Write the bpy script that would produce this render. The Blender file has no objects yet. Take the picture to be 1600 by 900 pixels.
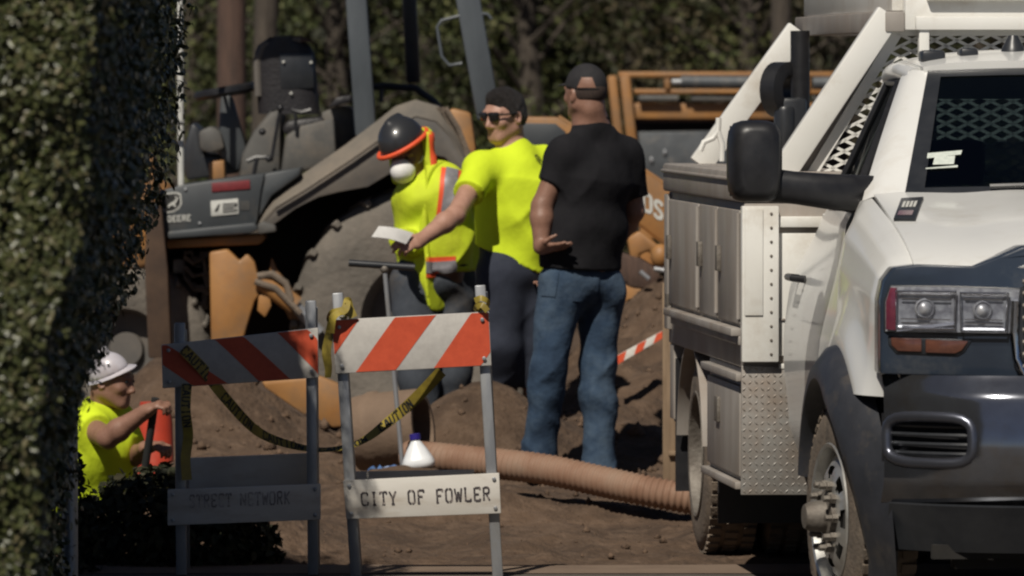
import bpy, bmesh, math, random
import numpy as np
from mathutils import Vector, Matrix
from mathutils.bvhtree import BVHTree

random.seed(7)
rng = np.random.default_rng(7)
SC = bpy.context.scene
COL = SC.collection
R = math.radians

# ------------------------------------------------------------------ camera, sky, sun, exposure
CAM_H = 1.965
FPX = 11200.0                      # focal length in pixels of the 1600 px wide photograph
PITCH = math.atan(330 / FPX)
cam_d = bpy.data.cameras.new('camera')
cam = bpy.data.objects.new('camera', cam_d)
COL.objects.link(cam)
cam_d.sensor_width = 36.0
cam_d.lens = 36.0 * FPX / 1600
cam_d.clip_start = 0.5
cam_d.clip_end = 6000
cam.location = (0, 0, CAM_H)
cam.rotation_euler = (math.pi / 2 - PITCH, 0, 0)
cam_d.dof.use_dof = True
cam_d.dof.focus_distance = 27.0
cam_d.dof.aperture_fstop = 5.2
SC.camera = cam

SUN_AZ = R(20.0)                   # to the left of straight behind the camera
SUN_EL = R(49.0)
world = bpy.data.worlds.new('World')
SC.world = world
world.use_nodes = True
wn = world.node_tree
bg = wn.nodes['Background']
sky = wn.nodes.new('ShaderNodeTexSky')
sky.sky_type = 'NISHITA'
sky.sun_disc = False
sky.sun_elevation = SUN_EL
sky.sun_rotation = math.pi + SUN_AZ
sky.air_density = 0.4
sky.dust_density = 0.3
wn.links.new(sky.outputs[0], bg.inputs[0])
bg.inputs[1].default_value = 0.05
sun_d = bpy.data.lights.new('sun', 'SUN')
sun_d.energy = 5.0
sun_d.angle = R(0.53)
sun_d.color = (1.0, 0.93, 0.82)
sun = bpy.data.objects.new('sun', sun_d)
COL.objects.link(sun)
sun_to = Vector((-math.sin(SUN_AZ) * math.cos(SUN_EL), -math.cos(SUN_AZ) * math.cos(SUN_EL), math.sin(SUN_EL)))
sun.rotation_euler = sun_to.to_track_quat('Z', 'Y').to_euler()
sun.location = (-5, -20, 30)
SC.view_settings.view_transform = 'Standard'
SC.view_settings.look = 'None'
SC.view_settings.gamma = 1.0
SC.view_settings.exposure = -0.25
SC.cycles.max_bounces = 6
SC.cycles.transparent_max_bounces = 8
SC.cycles.filter_width = 2.2

# ------------------------------------------------------------------ pixel of the photograph -> point at a depth
_cp, _sp = math.cos(PITCH), math.sin(PITCH)
def ray(px, py):
    dx = (px - 800) / FPX
    dy = -(py - 450) / FPX
    return np.array([dx, _cp + dy * _sp, -_sp + dy * _cp])
def P(px, py, Y):
    d = ray(px, py)
    return np.array([0, 0, CAM_H]) + d * (Y / d[1])
def V(a): return np.array(a, float)
def unit(a):
    a = np.asarray(a, float)
    return a / (np.linalg.norm(a) + 1e-12)
UP = V((0, 0, 1))

# ------------------------------------------------------------------ naming, parenting
ORG = {}                            # object name -> world offset its mesh is stored against
def tag(o, label=None, cat=None, group=None, kind=None):
    if label: o['label'] = label
    if cat: o['category'] = cat
    if group: o['group'] = group
    if kind: o['kind'] = kind
    return o
def thing(name, loc, label, cat, group=None, rz=0.0):
    o = bpy.data.objects.new(name, None)
    COL.objects.link(o)
    o.empty_display_size = 0.2
    o.location = [float(v) for v in loc]
    o.rotation_euler = (0, 0, rz)
    ORG[o.name] = V(loc)
    return tag(o, label, cat, group)
def link(name, me, mat, parent=None, org=None):
    o = bpy.data.objects.new(name, me)
    COL.objects.link(o)
    if mat is not None and len(me.materials) == 0: me.materials.append(mat)
    if parent is not None: o.parent = parent
    ORG[o.name] = org if org is not None else V((0, 0, 0))
    return o

# ------------------------------------------------------------------ mesh builder
class MB:
    def __init__(s):
        s.v = []; s.f = []
    def add(s, vs, fs):
        b = len(s.v)
        s.v += [tuple(float(c) for c in p) for p in vs]
        s.f += [tuple(b + i for i in f) for f in fs]
        return s
    def box(s, c, size, ax=None):
        c = V(c); hx, hy, hz = [k / 2 for k in size]
        A = np.eye(3) if ax is None else np.array([unit(a) for a in ax])
        vs = [c + A[0] * (hx * i) + A[1] * (hy * j) + A[2] * (hz * k) for k in (-1, 1) for j in (-1, 1) for i in (-1, 1)]
        return s.add(vs, [(0, 2, 3, 1), (4, 5, 7, 6), (0, 1, 5, 4), (2, 6, 7, 3), (0, 4, 6, 2), (1, 3, 7, 5)])
    def bar(s, a, b, w, t, side=None):
        """a straight bar of w by t section from a to b; side: direction of w"""
        a, b = V(a), V(b); d = unit(b - a)
        sd = V((1, 0, 0)) if side is None else V(side)
        sd = unit(sd - d * sd.dot(d)); th = np.cross(d, sd)
        return s.box((a + b) / 2, (np.linalg.norm(b - a), w, t), (d, sd, th))
    def prism(s, pts, ext):
        pts = [V(p) for p in pts]; ext = V(ext); n = len(pts)
        vs = pts + [p + ext for p in pts]
        fs = [tuple(range(n)), tuple(range(2 * n - 1, n - 1, -1))]
        fs += [(i, (i + 1) % n + 0, (i + 1) % n + n, i + n)[::-1] for i in range(n)]
        return s.add(vs, fs)
    def cyl(s, a, b, r0, r1=None, n=16, caps=True):
        return s.tube([a, b], [r0, r0 if r1 is None else r1], n, caps)
    def tube(s, path, rad, n=10, caps=True, closed=False):
        path = [V(p) for p in path]; m = len(path)
        if np.isscalar(rad): rad = [rad] * m
        tang = []
        for i in range(m):
            if closed: t = path[(i + 1) % m] - path[i - 1]
            else: t = path[min(i + 1, m - 1)] - path[max(i - 1, 0)]
            tang.append(unit(t))
        ref = V((0, 0, 1)) if abs(tang[0][2]) < 0.9 else V((1, 0, 0))
        u = unit(np.cross(tang[0], ref)); vs = []
        for i in range(m):
            u = unit(u - tang[i] * u.dot(tang[i])); w = np.cross(tang[i], u)
            for k in range(n):
                a = 2 * math.pi * k / n
                vs.append(path[i] + (u * math.cos(a) + w * math.sin(a)) * rad[i])
        fs = []
        for i in range(m if closed else m - 1):
            j = (i + 1) % m
            for k in range(n):
                l = (k + 1) % n
                fs.append((i * n + k, i * n + l, j * n + l, j * n + k))
        if caps and not closed:
            fs.append(tuple(range(n - 1, -1, -1))); fs.append(tuple((m - 1) * n + k for k in range(n)))
        return s.add(vs, fs)
    def lathe(s, prof, o, axis, n=32, a0=0, a1=2 * math.pi, xd=None):
        """prof: (distance along axis, radius)"""
        o = V(o); ax = unit(axis)
        ref = V((0, 0, 1)) if abs(ax[2]) < 0.9 else V((1, 0, 0))
        u = unit(np.cross(ref, ax)) if xd is None else unit(xd); w = np.cross(ax, u)
        full = abs(a1 - a0 - 2 * math.pi) < 1e-6; m = n if full else n + 1
        vs = []
        for (h, r) in prof:
            for k in range(m):
                a = a0 + (a1 - a0) * k / n
                vs.append(o + ax * h + (u * math.cos(a) + w * math.sin(a)) * r)
        fs = []
        for i in range(len(prof) - 1):
            for k in range(n):
                l = (k + 1) % m
                fs.append((i * m + k, i * m + l, (i + 1) * m + l, (i + 1) * m + k))
        return s.add(vs, fs)
    def ell(s, c, r, ax=None, n=16, m=10):
        c = V(c); A = np.eye(3) if ax is None else np.array([unit(a) for a in ax]); vs = []; fs = []
        for i in range(m + 1):
            th = math.pi * i / m
            for k in range(n):
                ph = 2 * math.pi * k / n
                d = V((math.sin(th) * math.cos(ph) * r[0], math.sin(th) * math.sin(ph) * r[1], math.cos(th) * r[2]))
                vs.append(c + A.T @ d)
        for i in range(m):
            for k in range(n):
                l = (k + 1) % n
                fs.append((i * n + k, (i + 1) * n + k, (i + 1) * n + l, i * n + l))
        return s.add(vs, fs)
    def grid(s, fn, us, vs_, skip=None):
        nu, nv = len(us), len(vs_)
        pts = [fn(u, v) for u in us for v in vs_]
        fs = []
        for i in range(nu - 1):
            for j in range(nv - 1):
                if skip and skip((us[i] + us[i + 1]) / 2, (vs_[j] + vs_[j + 1]) / 2): continue
                fs.append((i * nv + j, (i + 1) * nv + j, (i + 1) * nv + j + 1, i * nv + j + 1))
        return s.add(pts, fs)
    def mirror_x(s):
        n = len(s.v)
        s.v += [(-x, y, z) for x, y, z in s.v]
        s.f += [tuple(n + i for i in f[::-1]) for f in s.f]
        return s
    def mirrored(s):
        o = MB(); o.v = [(-x, y, z) for x, y, z in s.v]; o.f = [f[::-1] for f in s.f]; return o
    def xf(s, M4):
        o = MB(); o.v = [tuple(M4 @ Vector(p)) for p in s.v]; o.f = list(s.f); return o
    def build(s, name, mat, parent=None, bevel=0.0, seg=2, smooth=True, angle=40, solid=0.0, local=False, norm=True):
        org = V((0, 0, 0)) if parent is None else ORG[parent.name]
        off = V((0, 0, 0)) if local else org
        me = bpy.data.meshes.new(name)
        me.from_pydata([(p[0] - off[0], p[1] - off[1], p[2] - off[2]) for p in s.v], [], s.f)
        bm = bmesh.new(); bm.from_mesh(me)
        bmesh.ops.remove_doubles(bm, verts=bm.verts, dist=1e-5)
        if norm: bmesh.ops.recalc_face_normals(bm, faces=bm.faces)
        if solid:
            bmesh.ops.solidify(bm, geom=list(bm.faces), thickness=solid)
        if bevel:
            ed = [e for e in bm.edges if len(e.link_faces) == 2 and e.calc_face_angle(0) > R(25)]
            bmesh.ops.bevel(bm, geom=ed, offset=bevel, segments=seg, affect='EDGES', clamp_overlap=True, profile=0.5)
        bm.to_mesh(me); bm.free()
        if smooth:
            me.polygons.foreach_set('use_smooth', [True] * len(me.polygons))
            me.set_sharp_from_angle(angle=R(angle))
        return link(name, me, mat, parent, org)

def mesh_np(name, verts, quads, mat, parent=None, smooth=True):
    org = V((0, 0, 0)) if parent is None else ORG[parent.name]
    verts = np.asarray(verts, np.float32) - org.astype(np.float32)
    quads = np.asarray(quads, np.int32)
    me = bpy.data.meshes.new(name)
    me.vertices.add(len(verts)); me.vertices.foreach_set('co', verts.ravel())
    k = quads.shape[1]
    me.loops.add(quads.size); me.loops.foreach_set('vertex_index', quads.ravel())
    me.polygons.add(len(quads)); me.polygons.foreach_set('loop_start', np.arange(0, quads.size, k, dtype=np.int32))
    me.update(calc_edges=True)
    if smooth: me.polygons.foreach_set('use_smooth', np.ones(len(quads), bool))
    return link(name, me, mat, parent, org)

# ------------------------------------------------------------------ materials
def mat(name, c1, c2=None, rough=0.6, metal=0.0, scale=12.0, bump=0.0, bscale=60.0, dirt=None, dscale=4.0, damt=0.5,
        stretch=(1, 1, 1), coat=0.0, spec=0.5, rvar=0.0, ramp=(0.35, 0.65), emit=None):
    m = bpy.data.materials.new(name); m.use_nodes = True
    nt = m.node_tree; N = nt.nodes; L = nt.links
    b = N['Principled BSDF']
    tc = N.new('ShaderNodeTexCoord'); mp = N.new('ShaderNodeMapping'); mp.inputs['Scale'].default_value = stretch
    L.new(tc.outputs['Object'], mp.inputs['Vector'])
    if c2 is None: c2 = tuple(k * 0.8 for k in c1)
    no = N.new('ShaderNodeTexNoise'); no.inputs['Scale'].default_value = scale; no.inputs['Detail'].default_value = 6; no.inputs['Roughness'].default_value = 0.62
    L.new(mp.outputs[0], no.inputs['Vector'])
    rp = N.new('ShaderNodeValToRGB')
    rp.color_ramp.elements[0].position = ramp[0]; rp.color_ramp.elements[1].position = ramp[1]
    rp.color_ramp.elements[0].color = (*c2, 1); rp.color_ramp.elements[1].color = (*c1, 1)
    L.new(no.outputs['Fac'], rp.inputs[0]); out = rp.outputs[0]
    if dirt:
        n2 = N.new('ShaderNodeTexNoise'); n2.inputs['Scale'].default_value = dscale; n2.inputs['Detail'].default_value = 9; n2.inputs['Roughness'].default_value = 0.7
        L.new(mp.outputs[0], n2.inputs['Vector'])
        r2 = N.new('ShaderNodeValToRGB'); r2.color_ramp.elements[0].position = 1 - damt - 0.12; r2.color_ramp.elements[1].position = min(1, 1 - damt + 0.16)
        L.new(n2.outputs['Fac'], r2.inputs[0])
        mx = N.new('ShaderNodeMix'); mx.data_type = 'RGBA'; mx.inputs['B'].default_value = (*dirt, 1)
        L.new(r2.outputs[0], mx.inputs['Factor']); L.new(out, mx.inputs['A']); out = mx.outputs['Result']
    L.new(out, b.inputs['Base Color'])
    b.inputs['Roughness'].default_value = rough; b.inputs['Metallic'].default_value = metal
    b.inputs['Specular IOR Level'].default_value = spec
    if rvar:
        mr = N.new('ShaderNodeMapRange'); mr.inputs['To Min'].default_value = max(0.02, rough - rvar); mr.inputs['To Max'].default_value = min(1, rough + rvar)
        L.new(no.outputs['Fac'], mr.inputs['Value']); L.new(mr.outputs[0], b.inputs['Roughness'])
    if coat: b.inputs['Coat Weight'].default_value = coat; b.inputs['Coat Roughness'].default_value = 0.08
    if bump:
        n3 = N.new('ShaderNodeTexNoise'); n3.inputs['Scale'].default_value = bscale; n3.inputs['Detail'].default_value = 5
        L.new(mp.outputs[0], n3.inputs['Vector'])
        bp = N.new('ShaderNodeBump'); bp.inputs['Strength'].default_value = bump; bp.inputs['Distance'].default_value = 0.02
        L.new(n3.outputs['Fac'], bp.inputs['Height']); L.new(bp.outputs[0], b.inputs['Normal'])
    return m

def leaf_mat(name, cols, rough=0.5, trans=0.25, clump=None, cscale=1.2):
    m = bpy.data.materials.new(name); m.use_nodes = True
    nt = m.node_tree; N = nt.nodes; L = nt.links
    b = N['Principled BSDF']; out = N['Material Output']
    g = N.new('ShaderNodeNewGeometry'); rp = N.new('ShaderNodeValToRGB')
    els = rp.color_ramp.elements
    while len(els) < len(cols): els.new(0.5)
    for i, c in enumerate(cols):
        els[i].position = i / (len(cols) - 1); els[i].color = (*c, 1)
    L.new(g.outputs['Random Per Island'], rp.inputs[0]); oc = rp.outputs[0]
    if clump:
        tc = N.new('ShaderNodeTexCoord'); no = N.new('ShaderNodeTexNoise'); no.inputs['Scale'].default_value = cscale; no.inputs['Detail'].default_value = 3
        L.new(tc.outputs['Object'], no.inputs['Vector']); r2 = N.new('ShaderNodeValToRGB'); r2.color_ramp.elements[0].position = .42; r2.color_ramp.elements[1].position = .60
        L.new(no.outputs['Fac'], r2.inputs[0]); mx2 = N.new('ShaderNodeMix'); mx2.data_type = 'RGBA'; mx2.blend_type = 'MULTIPLY'; mx2.inputs['B'].default_value = (*clump, 1)
        L.new(r2.outputs[0], mx2.inputs['Factor']); L.new(oc, mx2.inputs['A']); oc = mx2.outputs['Result']
    L.new(oc, b.inputs['Base Color'])
    b.inputs['Roughness'].default_value = rough
    b.inputs['Specular IOR Level'].default_value = 0.35
    t = N.new('ShaderNodeBsdfTranslucent'); L.new(oc, t.inputs['Color'])
    mx = N.new('ShaderNodeMixShader'); mx.inputs[0].default_value = trans
    L.new(b.outputs[0], mx.inputs[1]); L.new(t.outputs[0], mx.inputs[2]); L.new(mx.outputs[0], out.inputs['Surface'])
    return m

def glass_mat(name, tint=(0.75, 0.82, 0.82), refl=0.06, rough=0.02, k=1.0):
    """window glass: see-through tint under a clear reflecting face"""
    m = bpy.data.materials.new(name); m.use_nodes = True
    nt = m.node_tree; N = nt.nodes; L = nt.links
    out = N['Material Output']; N.remove(N['Principled BSDF'])
    tr = N.new('ShaderNodeBsdfTransparent'); tr.inputs[0].default_value = (*tint, 1)
    gl = N.new('ShaderNodeBsdfGlossy'); gl.inputs['Roughness'].default_value = rough
    fr = N.new('ShaderNodeFresnel'); gm = N.new('ShaderNodeNewGeometry'); mi = N.new('ShaderNodeMapRange'); mi.inputs['To Min'].default_value = 1.5; mi.inputs['To Max'].default_value = 1 / 1.5
    L.new(gm.outputs['Backfacing'], mi.inputs['Value']); L.new(mi.outputs[0], fr.inputs[0])
    ad = N.new('ShaderNodeMath'); ad.operation = 'MULTIPLY_ADD'; ad.use_clamp = True; ad.inputs[1].default_value = k; ad.inputs[2].default_value = refl
    L.new(fr.outputs[0], ad.inputs[0])
    mx = N.new('ShaderNodeMixShader'); L.new(ad.outputs[0], mx.inputs[0]); L.new(tr.outputs[0], mx.inputs[1]); L.new(gl.outputs[0], mx.inputs[2])
    L.new(mx.outputs[0], out.inputs['Surface'])
    return m

M = {}
M['dirt'] = mat('dirt', (0.100, 0.062, 0.038), (0.050, 0.030, 0.018), rough=0.95, scale=3.2, bump=1.0, bscale=34, dirt=(0.145, 0.096, 0.064), dscale=11, damt=0.40)
M['clod'] = mat('clod', (0.15, 0.096, 0.062), (0.075, 0.047, 0.030), rough=0.95, scale=9, bump=0.8, bscale=50)
M['road'] = mat('concrete', (0.20, 0.143, 0.10), (0.15, 0.105, 0.075), rough=0.9, scale=3, bump=0.3, bscale=120, dirt=(0.18, 0.13, 0.095), dscale=3, damt=0.45)
M['asphalt'] = mat('asphalt', (0.10, 0.085, 0.070), (0.065, 0.057, 0.048), rough=0.9, scale=5, bump=0.4, bscale=200, dirt=(0.12, 0.095, 0.075), dscale=1.5, damt=0.42)
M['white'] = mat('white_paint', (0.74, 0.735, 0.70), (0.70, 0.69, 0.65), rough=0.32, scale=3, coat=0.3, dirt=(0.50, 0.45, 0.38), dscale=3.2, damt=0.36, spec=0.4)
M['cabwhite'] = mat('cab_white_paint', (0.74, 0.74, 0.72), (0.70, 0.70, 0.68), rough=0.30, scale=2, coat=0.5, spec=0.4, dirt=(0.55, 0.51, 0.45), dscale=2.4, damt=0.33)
M['shaded_dusty_white'] = mat('shaded_dusty_white_paint', (0.34, 0.313, 0.285), (0.25, 0.225, 0.20), rough=0.55, scale=5, stretch=(1, 1, 0.35), dirt=(0.25, 0.20, 0.16), dscale=4, damt=0.42)  # white body paint under dust, darkened further to paint in the grazing shade
M['tread'] = mat('tread_plate', (0.36, 0.35, 0.33), (0.27, 0.255, 0.235), rough=0.5, metal=0.4, scale=7, dirt=(0.27, 0.22, 0.18), dscale=6, damt=0.45)
M['black'] = mat('black_plastic', (0.018, 0.018, 0.02), (0.012, 0.012, 0.014), rough=0.42, scale=20, rvar=0.08)
M['trim'] = mat('dark_trim', (0.03, 0.032, 0.036), (0.02, 0.022, 0.026), rough=0.35, scale=9, rvar=0.1)
M['flare'] = mat('flare_plastic', (0.035, 0.037, 0.045), (0.024, 0.026, 0.032), rough=0.45, scale=9, dirt=(0.10, 0.085, 0.07), dscale=5, damt=0.36)
M['navy'] = mat('dark_gloss_fascia', (0.030, 0.042, 0.062), (0.022, 0.03, 0.046), rough=0.25, scale=4, coat=0.5, dirt=(0.10, 0.10, 0.10), dscale=4, damt=0.33)
M['chrome'] = mat('dusty_chrome', (0.25, 0.265, 0.30), (0.20, 0.205, 0.23), rough=0.12, metal=0.9, scale=5, rvar=0.05, dirt=(0.20, 0.17, 0.14), dscale=4, damt=0.36)
M['fogchrome'] = mat('bezel_chrome', (0.15, 0.16, 0.195), (0.12, 0.125, 0.15), rough=0.3, metal=0.8, scale=6)
M['brightchrome'] = mat('bright_chrome', (0.72, 0.72, 0.74), (0.6, 0.6, 0.62), rough=0.12, metal=1.0, scale=5)
M['silver'] = mat('lamp_silver', (0.50, 0.51, 0.53), (0.24, 0.24, 0.27), rough=0.36, metal=0.3, scale=34)
M['rubber'] = mat('tyre_rubber', (0.16, 0.125, 0.095), (0.085, 0.07, 0.056), rough=0.9, scale=7, bump=0.3, bscale=60, dirt=(0.20, 0.155, 0.115), dscale=5, damt=0.45)
M['alu'] = mat('wheel_aluminium', (0.62, 0.62, 0.60), (0.5, 0.49, 0.46), rough=0.35, metal=0.75, scale=8, dirt=(0.3, 0.25, 0.2), dscale=7, damt=0.36)
M['steel'] = mat('rough_steel', (0.21, 0.19, 0.165), (0.13, 0.112, 0.095), rough=0.65, metal=0.45, scale=14, bump=0.2)
M['galv'] = mat('galvanised_tube', (0.42, 0.43, 0.44), (0.30, 0.31, 0.33), rough=0.42, metal=0.55, scale=18, stretch=(1, 1, 0.3), dirt=(0.2, 0.18, 0.15), dscale=9, damt=0.36)
M['dark'] = mat('dark_interior', (0.018, 0.018, 0.02), (0.010, 0.010, 0.012), rough=0.85, scale=8)
M['underbody'] = mat('underbody', (0.02, 0.018, 0.016), (0.012, 0.011, 0.010), rough=0.95, scale=8)
M['glass'] = glass_mat('windscreen_glass', (0.22, 0.27, 0.28), 0.02)
M['sideglass'] = glass_mat('side_glass', (0.30, 0.33, 0.33), 0.0, k=.18)
M['lens'] = glass_mat('headlamp_lens', (0.92, 0.93, 0.95), 0.03)
M['amber'] = mat('amber_lens', (0.13, 0.052, 0.034), (0.09, 0.038, 0.028), rough=0.2, scale=40, coat=0.6)
M['redlens'] = mat('red_reflector', (0.15, 0.03, 0.05), (0.11, 0.02, 0.04), rough=0.2, scale=40, coat=0.6)
M['sticker'] = mat('white_sticker', (0.62, 0.66, 0.60), (0.5, 0.55, 0.5), rough=0.6, scale=60)
M['hyellow'] = mat('construction_yellow', (0.36, 0.175, 0.055), (0.29, 0.135, 0.042), rough=0.55, scale=6, dirt=(0.20, 0.125, 0.07), dscale=5, damt=0.42)
M['arm_shade'] = mat('arm_shade_brown', (0.085, 0.05, 0.03), (0.05, 0.03, 0.02), rough=0.8, scale=8)  # shade on the yellow loader arm, put into its colour as dark brown
M['hgrey'] = mat('machine_grey', (0.055, 0.062, 0.067), (0.043, 0.048, 0.053), rough=0.5, scale=5, dirt=(0.13, 0.11, 0.09), dscale=3.2, damt=0.33)
M['hgreyd'] = mat('dusty_machine_grey', (0.108, 0.099, 0.090), (0.078, 0.073, 0.068), rough=0.7, scale=4, dirt=(0.15, 0.128, 0.106), dscale=3, damt=0.48)
M['sunlit_dust'] = mat('sunlit_dusty_grey', (0.165, 0.145, 0.120), (0.115, 0.104, 0.09), rough=0.8, scale=4, dirt=(0.20, 0.168, 0.132), dscale=3, damt=0.45)  # dusty fender grey, paled to put the sunlight into the colour
M['console'] = mat('console_grey', (0.098, 0.095, 0.088), (0.068, 0.066, 0.062), rough=0.65, scale=6, dirt=(0.16, 0.135, 0.108), dscale=5, damt=0.40)
M['post'] = mat('post_grey', (0.085, 0.098, 0.11), (0.062, 0.072, 0.082), rough=0.5, scale=7, stretch=(1, 1, 0.3))
M['tyre_big'] = mat('dusty_tractor_tyre', (0.150, 0.134, 0.114), (0.10, 0.089, 0.076), rough=0.95, scale=3.5, bump=0.4, bscale=30, dirt=(0.19, 0.165, 0.138), dscale=5, damt=0.45)
M['seat'] = mat('seat_vinyl', (0.022, 0.02, 0.022), (0.014, 0.013, 0.015), rough=0.5, scale=10, bump=0.2)
M['reddecal'] = mat('red_reflective_decal', (0.20, 0.028, 0.032), (0.15, 0.022, 0.026), rough=0.5, scale=30)
M['whitedecal'] = mat('white_decal', (0.58, 0.58, 0.54), (0.48, 0.48, 0.45), rough=0.6, scale=30)
M['blackdecal'] = mat('black_decal', (0.02, 0.02, 0.02), rough=0.6)
M['bucketgrey'] = mat('worn_bucket_steel', (0.10, 0.108, 0.115), (0.06, 0.066, 0.072), rough=0.55, metal=0.3, scale=7, dirt=(0.2, 0.18, 0.16), dscale=9, damt=0.35)
M['board_white'] = mat('board_white', (0.60, 0.575, 0.53), (0.52, 0.49, 0.44), rough=0.6, scale=9, stretch=(0.3, 1, 1), dirt=(0.36, 0.29, 0.22), dscale=7, damt=0.38)
M['orange_sheet'] = mat('orange_sheeting', (0.56, 0.085, 0.035), (0.48, 0.068, 0.028), rough=0.45, scale=30)
M['white_sheet'] = mat('white_sheeting', (0.50, 0.48, 0.45), (0.43, 0.41, 0.385), rough=0.5, scale=30)
M['tape'] = mat('caution_tape', (0.33, 0.255, 0.035), (0.22, 0.165, 0.03), rough=0.5, scale=20)
M['ink'] = mat('stencil_ink', (0.035, 0.028, 0.032), (0.36, 0.31, 0.28), rough=0.8, scale=45, ramp=(0.36, 0.47))
M['ink_faded'] = mat('faded_ink', (0.22, 0.195, 0.19), (0.46, 0.43, 0.40), rough=0.8, scale=30, ramp=(0.42, 0.58))
M['hose'] = mat('tan_hose', (0.27, 0.150, 0.094), (0.195, 0.107, 0.067), rough=0.75, scale=5, dirt=(0.25, 0.17, 0.12), dscale=5, damt=0.45)
M['bucket_tan'] = mat('dusty_tan_drum', (0.20, 0.138, 0.094), (0.15, 0.102, 0.07), rough=0.85, scale=5, bump=0.15, bscale=40, dirt=(0.16, 0.105, 0.07), dscale=4, damt=0.4)
M['jug'] = mat('jug_plastic', (0.74, 0.76, 0.78), (0.66, 0.68, 0.70), rough=0.35, scale=10)
M['bluecap'] = mat('blue_cap', (0.03, 0.02, 0.22), rough=0.4)
M['bluecloth'] = mat('blue_wrapper', (0.10, 0.20, 0.42), (0.05, 0.10, 0.22), rough=0.4, scale=40)
M['wood'] = mat('rough_wood', (0.27, 0.19, 0.12), (0.19, 0.13, 0.08), rough=0.85, scale=12, stretch=(4, 4, 0.4), bump=0.2)
M['polewood'] = mat('pole_wood', (0.105, 0.062, 0.045), (0.06, 0.038, 0.03), rough=0.9, scale=10, stretch=(5, 5, 0.4), bump=0.4, bscale=30)
M['bark'] = mat('bark', (0.085, 0.07, 0.055), (0.045, 0.036, 0.028), rough=0.95, scale=9, stretch=(4, 4, 0.6), bump=0.6, bscale=25)
M['drum_orange'] = mat('orange_plastic', (0.50, 0.055, 0.025), (0.42, 0.04, 0.02), rough=0.5, scale=14, dirt=(0.3, 0.12, 0.08), dscale=9, damt=0.4)
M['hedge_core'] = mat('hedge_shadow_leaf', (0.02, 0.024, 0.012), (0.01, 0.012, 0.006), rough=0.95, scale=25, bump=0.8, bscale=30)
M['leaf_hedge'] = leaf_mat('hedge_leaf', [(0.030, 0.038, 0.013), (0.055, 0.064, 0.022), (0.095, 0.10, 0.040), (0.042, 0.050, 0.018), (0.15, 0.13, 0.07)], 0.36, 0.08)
M['leaf_a'] = leaf_mat('olive_leaf', [(0.044, 0.058, 0.022), (0.078, 0.096, 0.036), (0.12, 0.124, 0.05), (0.055, 0.062, 0.026)], 0.6, 0.2, (.35, .36, .36))
M['leaf_b'] = leaf_mat('brown_olive_leaf', [(0.058, 0.052, 0.026), (0.105, 0.088, 0.046), (0.14, 0.112, 0.064), (0.062, 0.058, 0.028)], 0.6, 0.2, (.35, .38, .36))
M['leaf_c'] = leaf_mat('bright_olive_leaf', [(0.066, 0.084, 0.028), (0.12, 0.14, 0.046), (0.175, 0.175, 0.07), (0.085, 0.10, 0.036)], 0.6, 0.2, (.38, .42, .36))
M['leaf_d'] = leaf_mat('dark_wood_leaf', [(0.018, 0.021, 0.009), (0.03, 0.032, 0.014), (0.045, 0.04, 0.02)], 0.7, 0.1)

# ------------------------------------------------------------------ value noise for shaping
_tab = rng.random((64, 64)).astype(np.float64)
def vnoise2(x, y):
    x = np.asarray(x, float); y = np.asarray(y, float)
    xi = np.floor(x).astype(int); yi = np.floor(y).astype(int)
    fx = x - xi; fy = y - yi
    fx = fx * fx * (3 - 2 * fx); fy = fy * fy * (3 - 2 * fy)
    t = lambda i, j: _tab[i % 64, j % 64]
    return ((t(xi, yi) * (1 - fx) + t(xi + 1, yi) * fx) * (1 - fy) + (t(xi, yi + 1) * (1 - fx) + t(xi + 1, yi + 1) * fx) * fy) * 2 - 1
def fbm2(x, y, o=4):
    s = 0; a = 1; f = 1
    for k in range(o):
        s = s + a * vnoise2(x * f + 17.3 * k, y * f + 5.1 * k); a *= 0.5; f *= 2.07
    return s
def sstep(a, b, x):
    t = np.clip((np.asarray(x, float) - a) / (b - a), 0, 1); return t * t * (3 - 2 * t)
def gz(x, y):
    """height of the dirt"""
    x = np.asarray(x, float); y = np.asarray(y, float)
    G = lambda cx, cy, sx, sy: np.exp(-((x - cx) / sx) ** 2 - ((y - cy) / sy) ** 2)
    z = 0.17 * sstep(28.9, 31.8, y) * (1 - sstep(2.6, 4, np.abs(x)))
    z = z + 0.165 * G(-0.42, 30.80, 0.50, 0.22)
    z = z + 0.40 * G(-0.16, 32.62, 0.42, 0.36)
    z = z + 0.95 * G(1.05, 35.4, 0.80, 1.35) + 0.28 * G(0.45, 33.7, 0.55, 0.8)
    z = z + 0.46 * G(-1.50, 33.4, 0.58, 0.75) + 0.05 * G(-1.0, 32.2, 0.5, 0.4)
    z = z + 0.37 * G(-1.28, 29.7, 0.40, 0.42)
    z = z - 0.85 * sstep(-2.5, -2.35, x) * (1 - sstep(-1.35, -1.2, x)) * sstep(30.25, 30.5, y) * (1 - sstep(31.6, 31.9, y))
    rough = sstep(28.6, 29.3, y) * (1 - sstep(45, 60, y))
    z = z + rough * 0.05 * sstep(32.3, 33.2, y) * (fbm2(x * 3.1 + 9, y * 3.1, 4) + .5 * np.maximum(0, fbm2(x * 9, y * 9 + 4, 2)))
    z = z + rough * (0.030 * fbm2(x * 2.2, y * 2.2, 5) + 0.022 * np.maximum(0, fbm2(x * 6, y * 6, 4)) ** 1.3 + 0.006 * fbm2(x * 21, y * 21, 2))
    z = z - 0.02 * sstep(28.85, 29.0, y)
    return z

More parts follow.
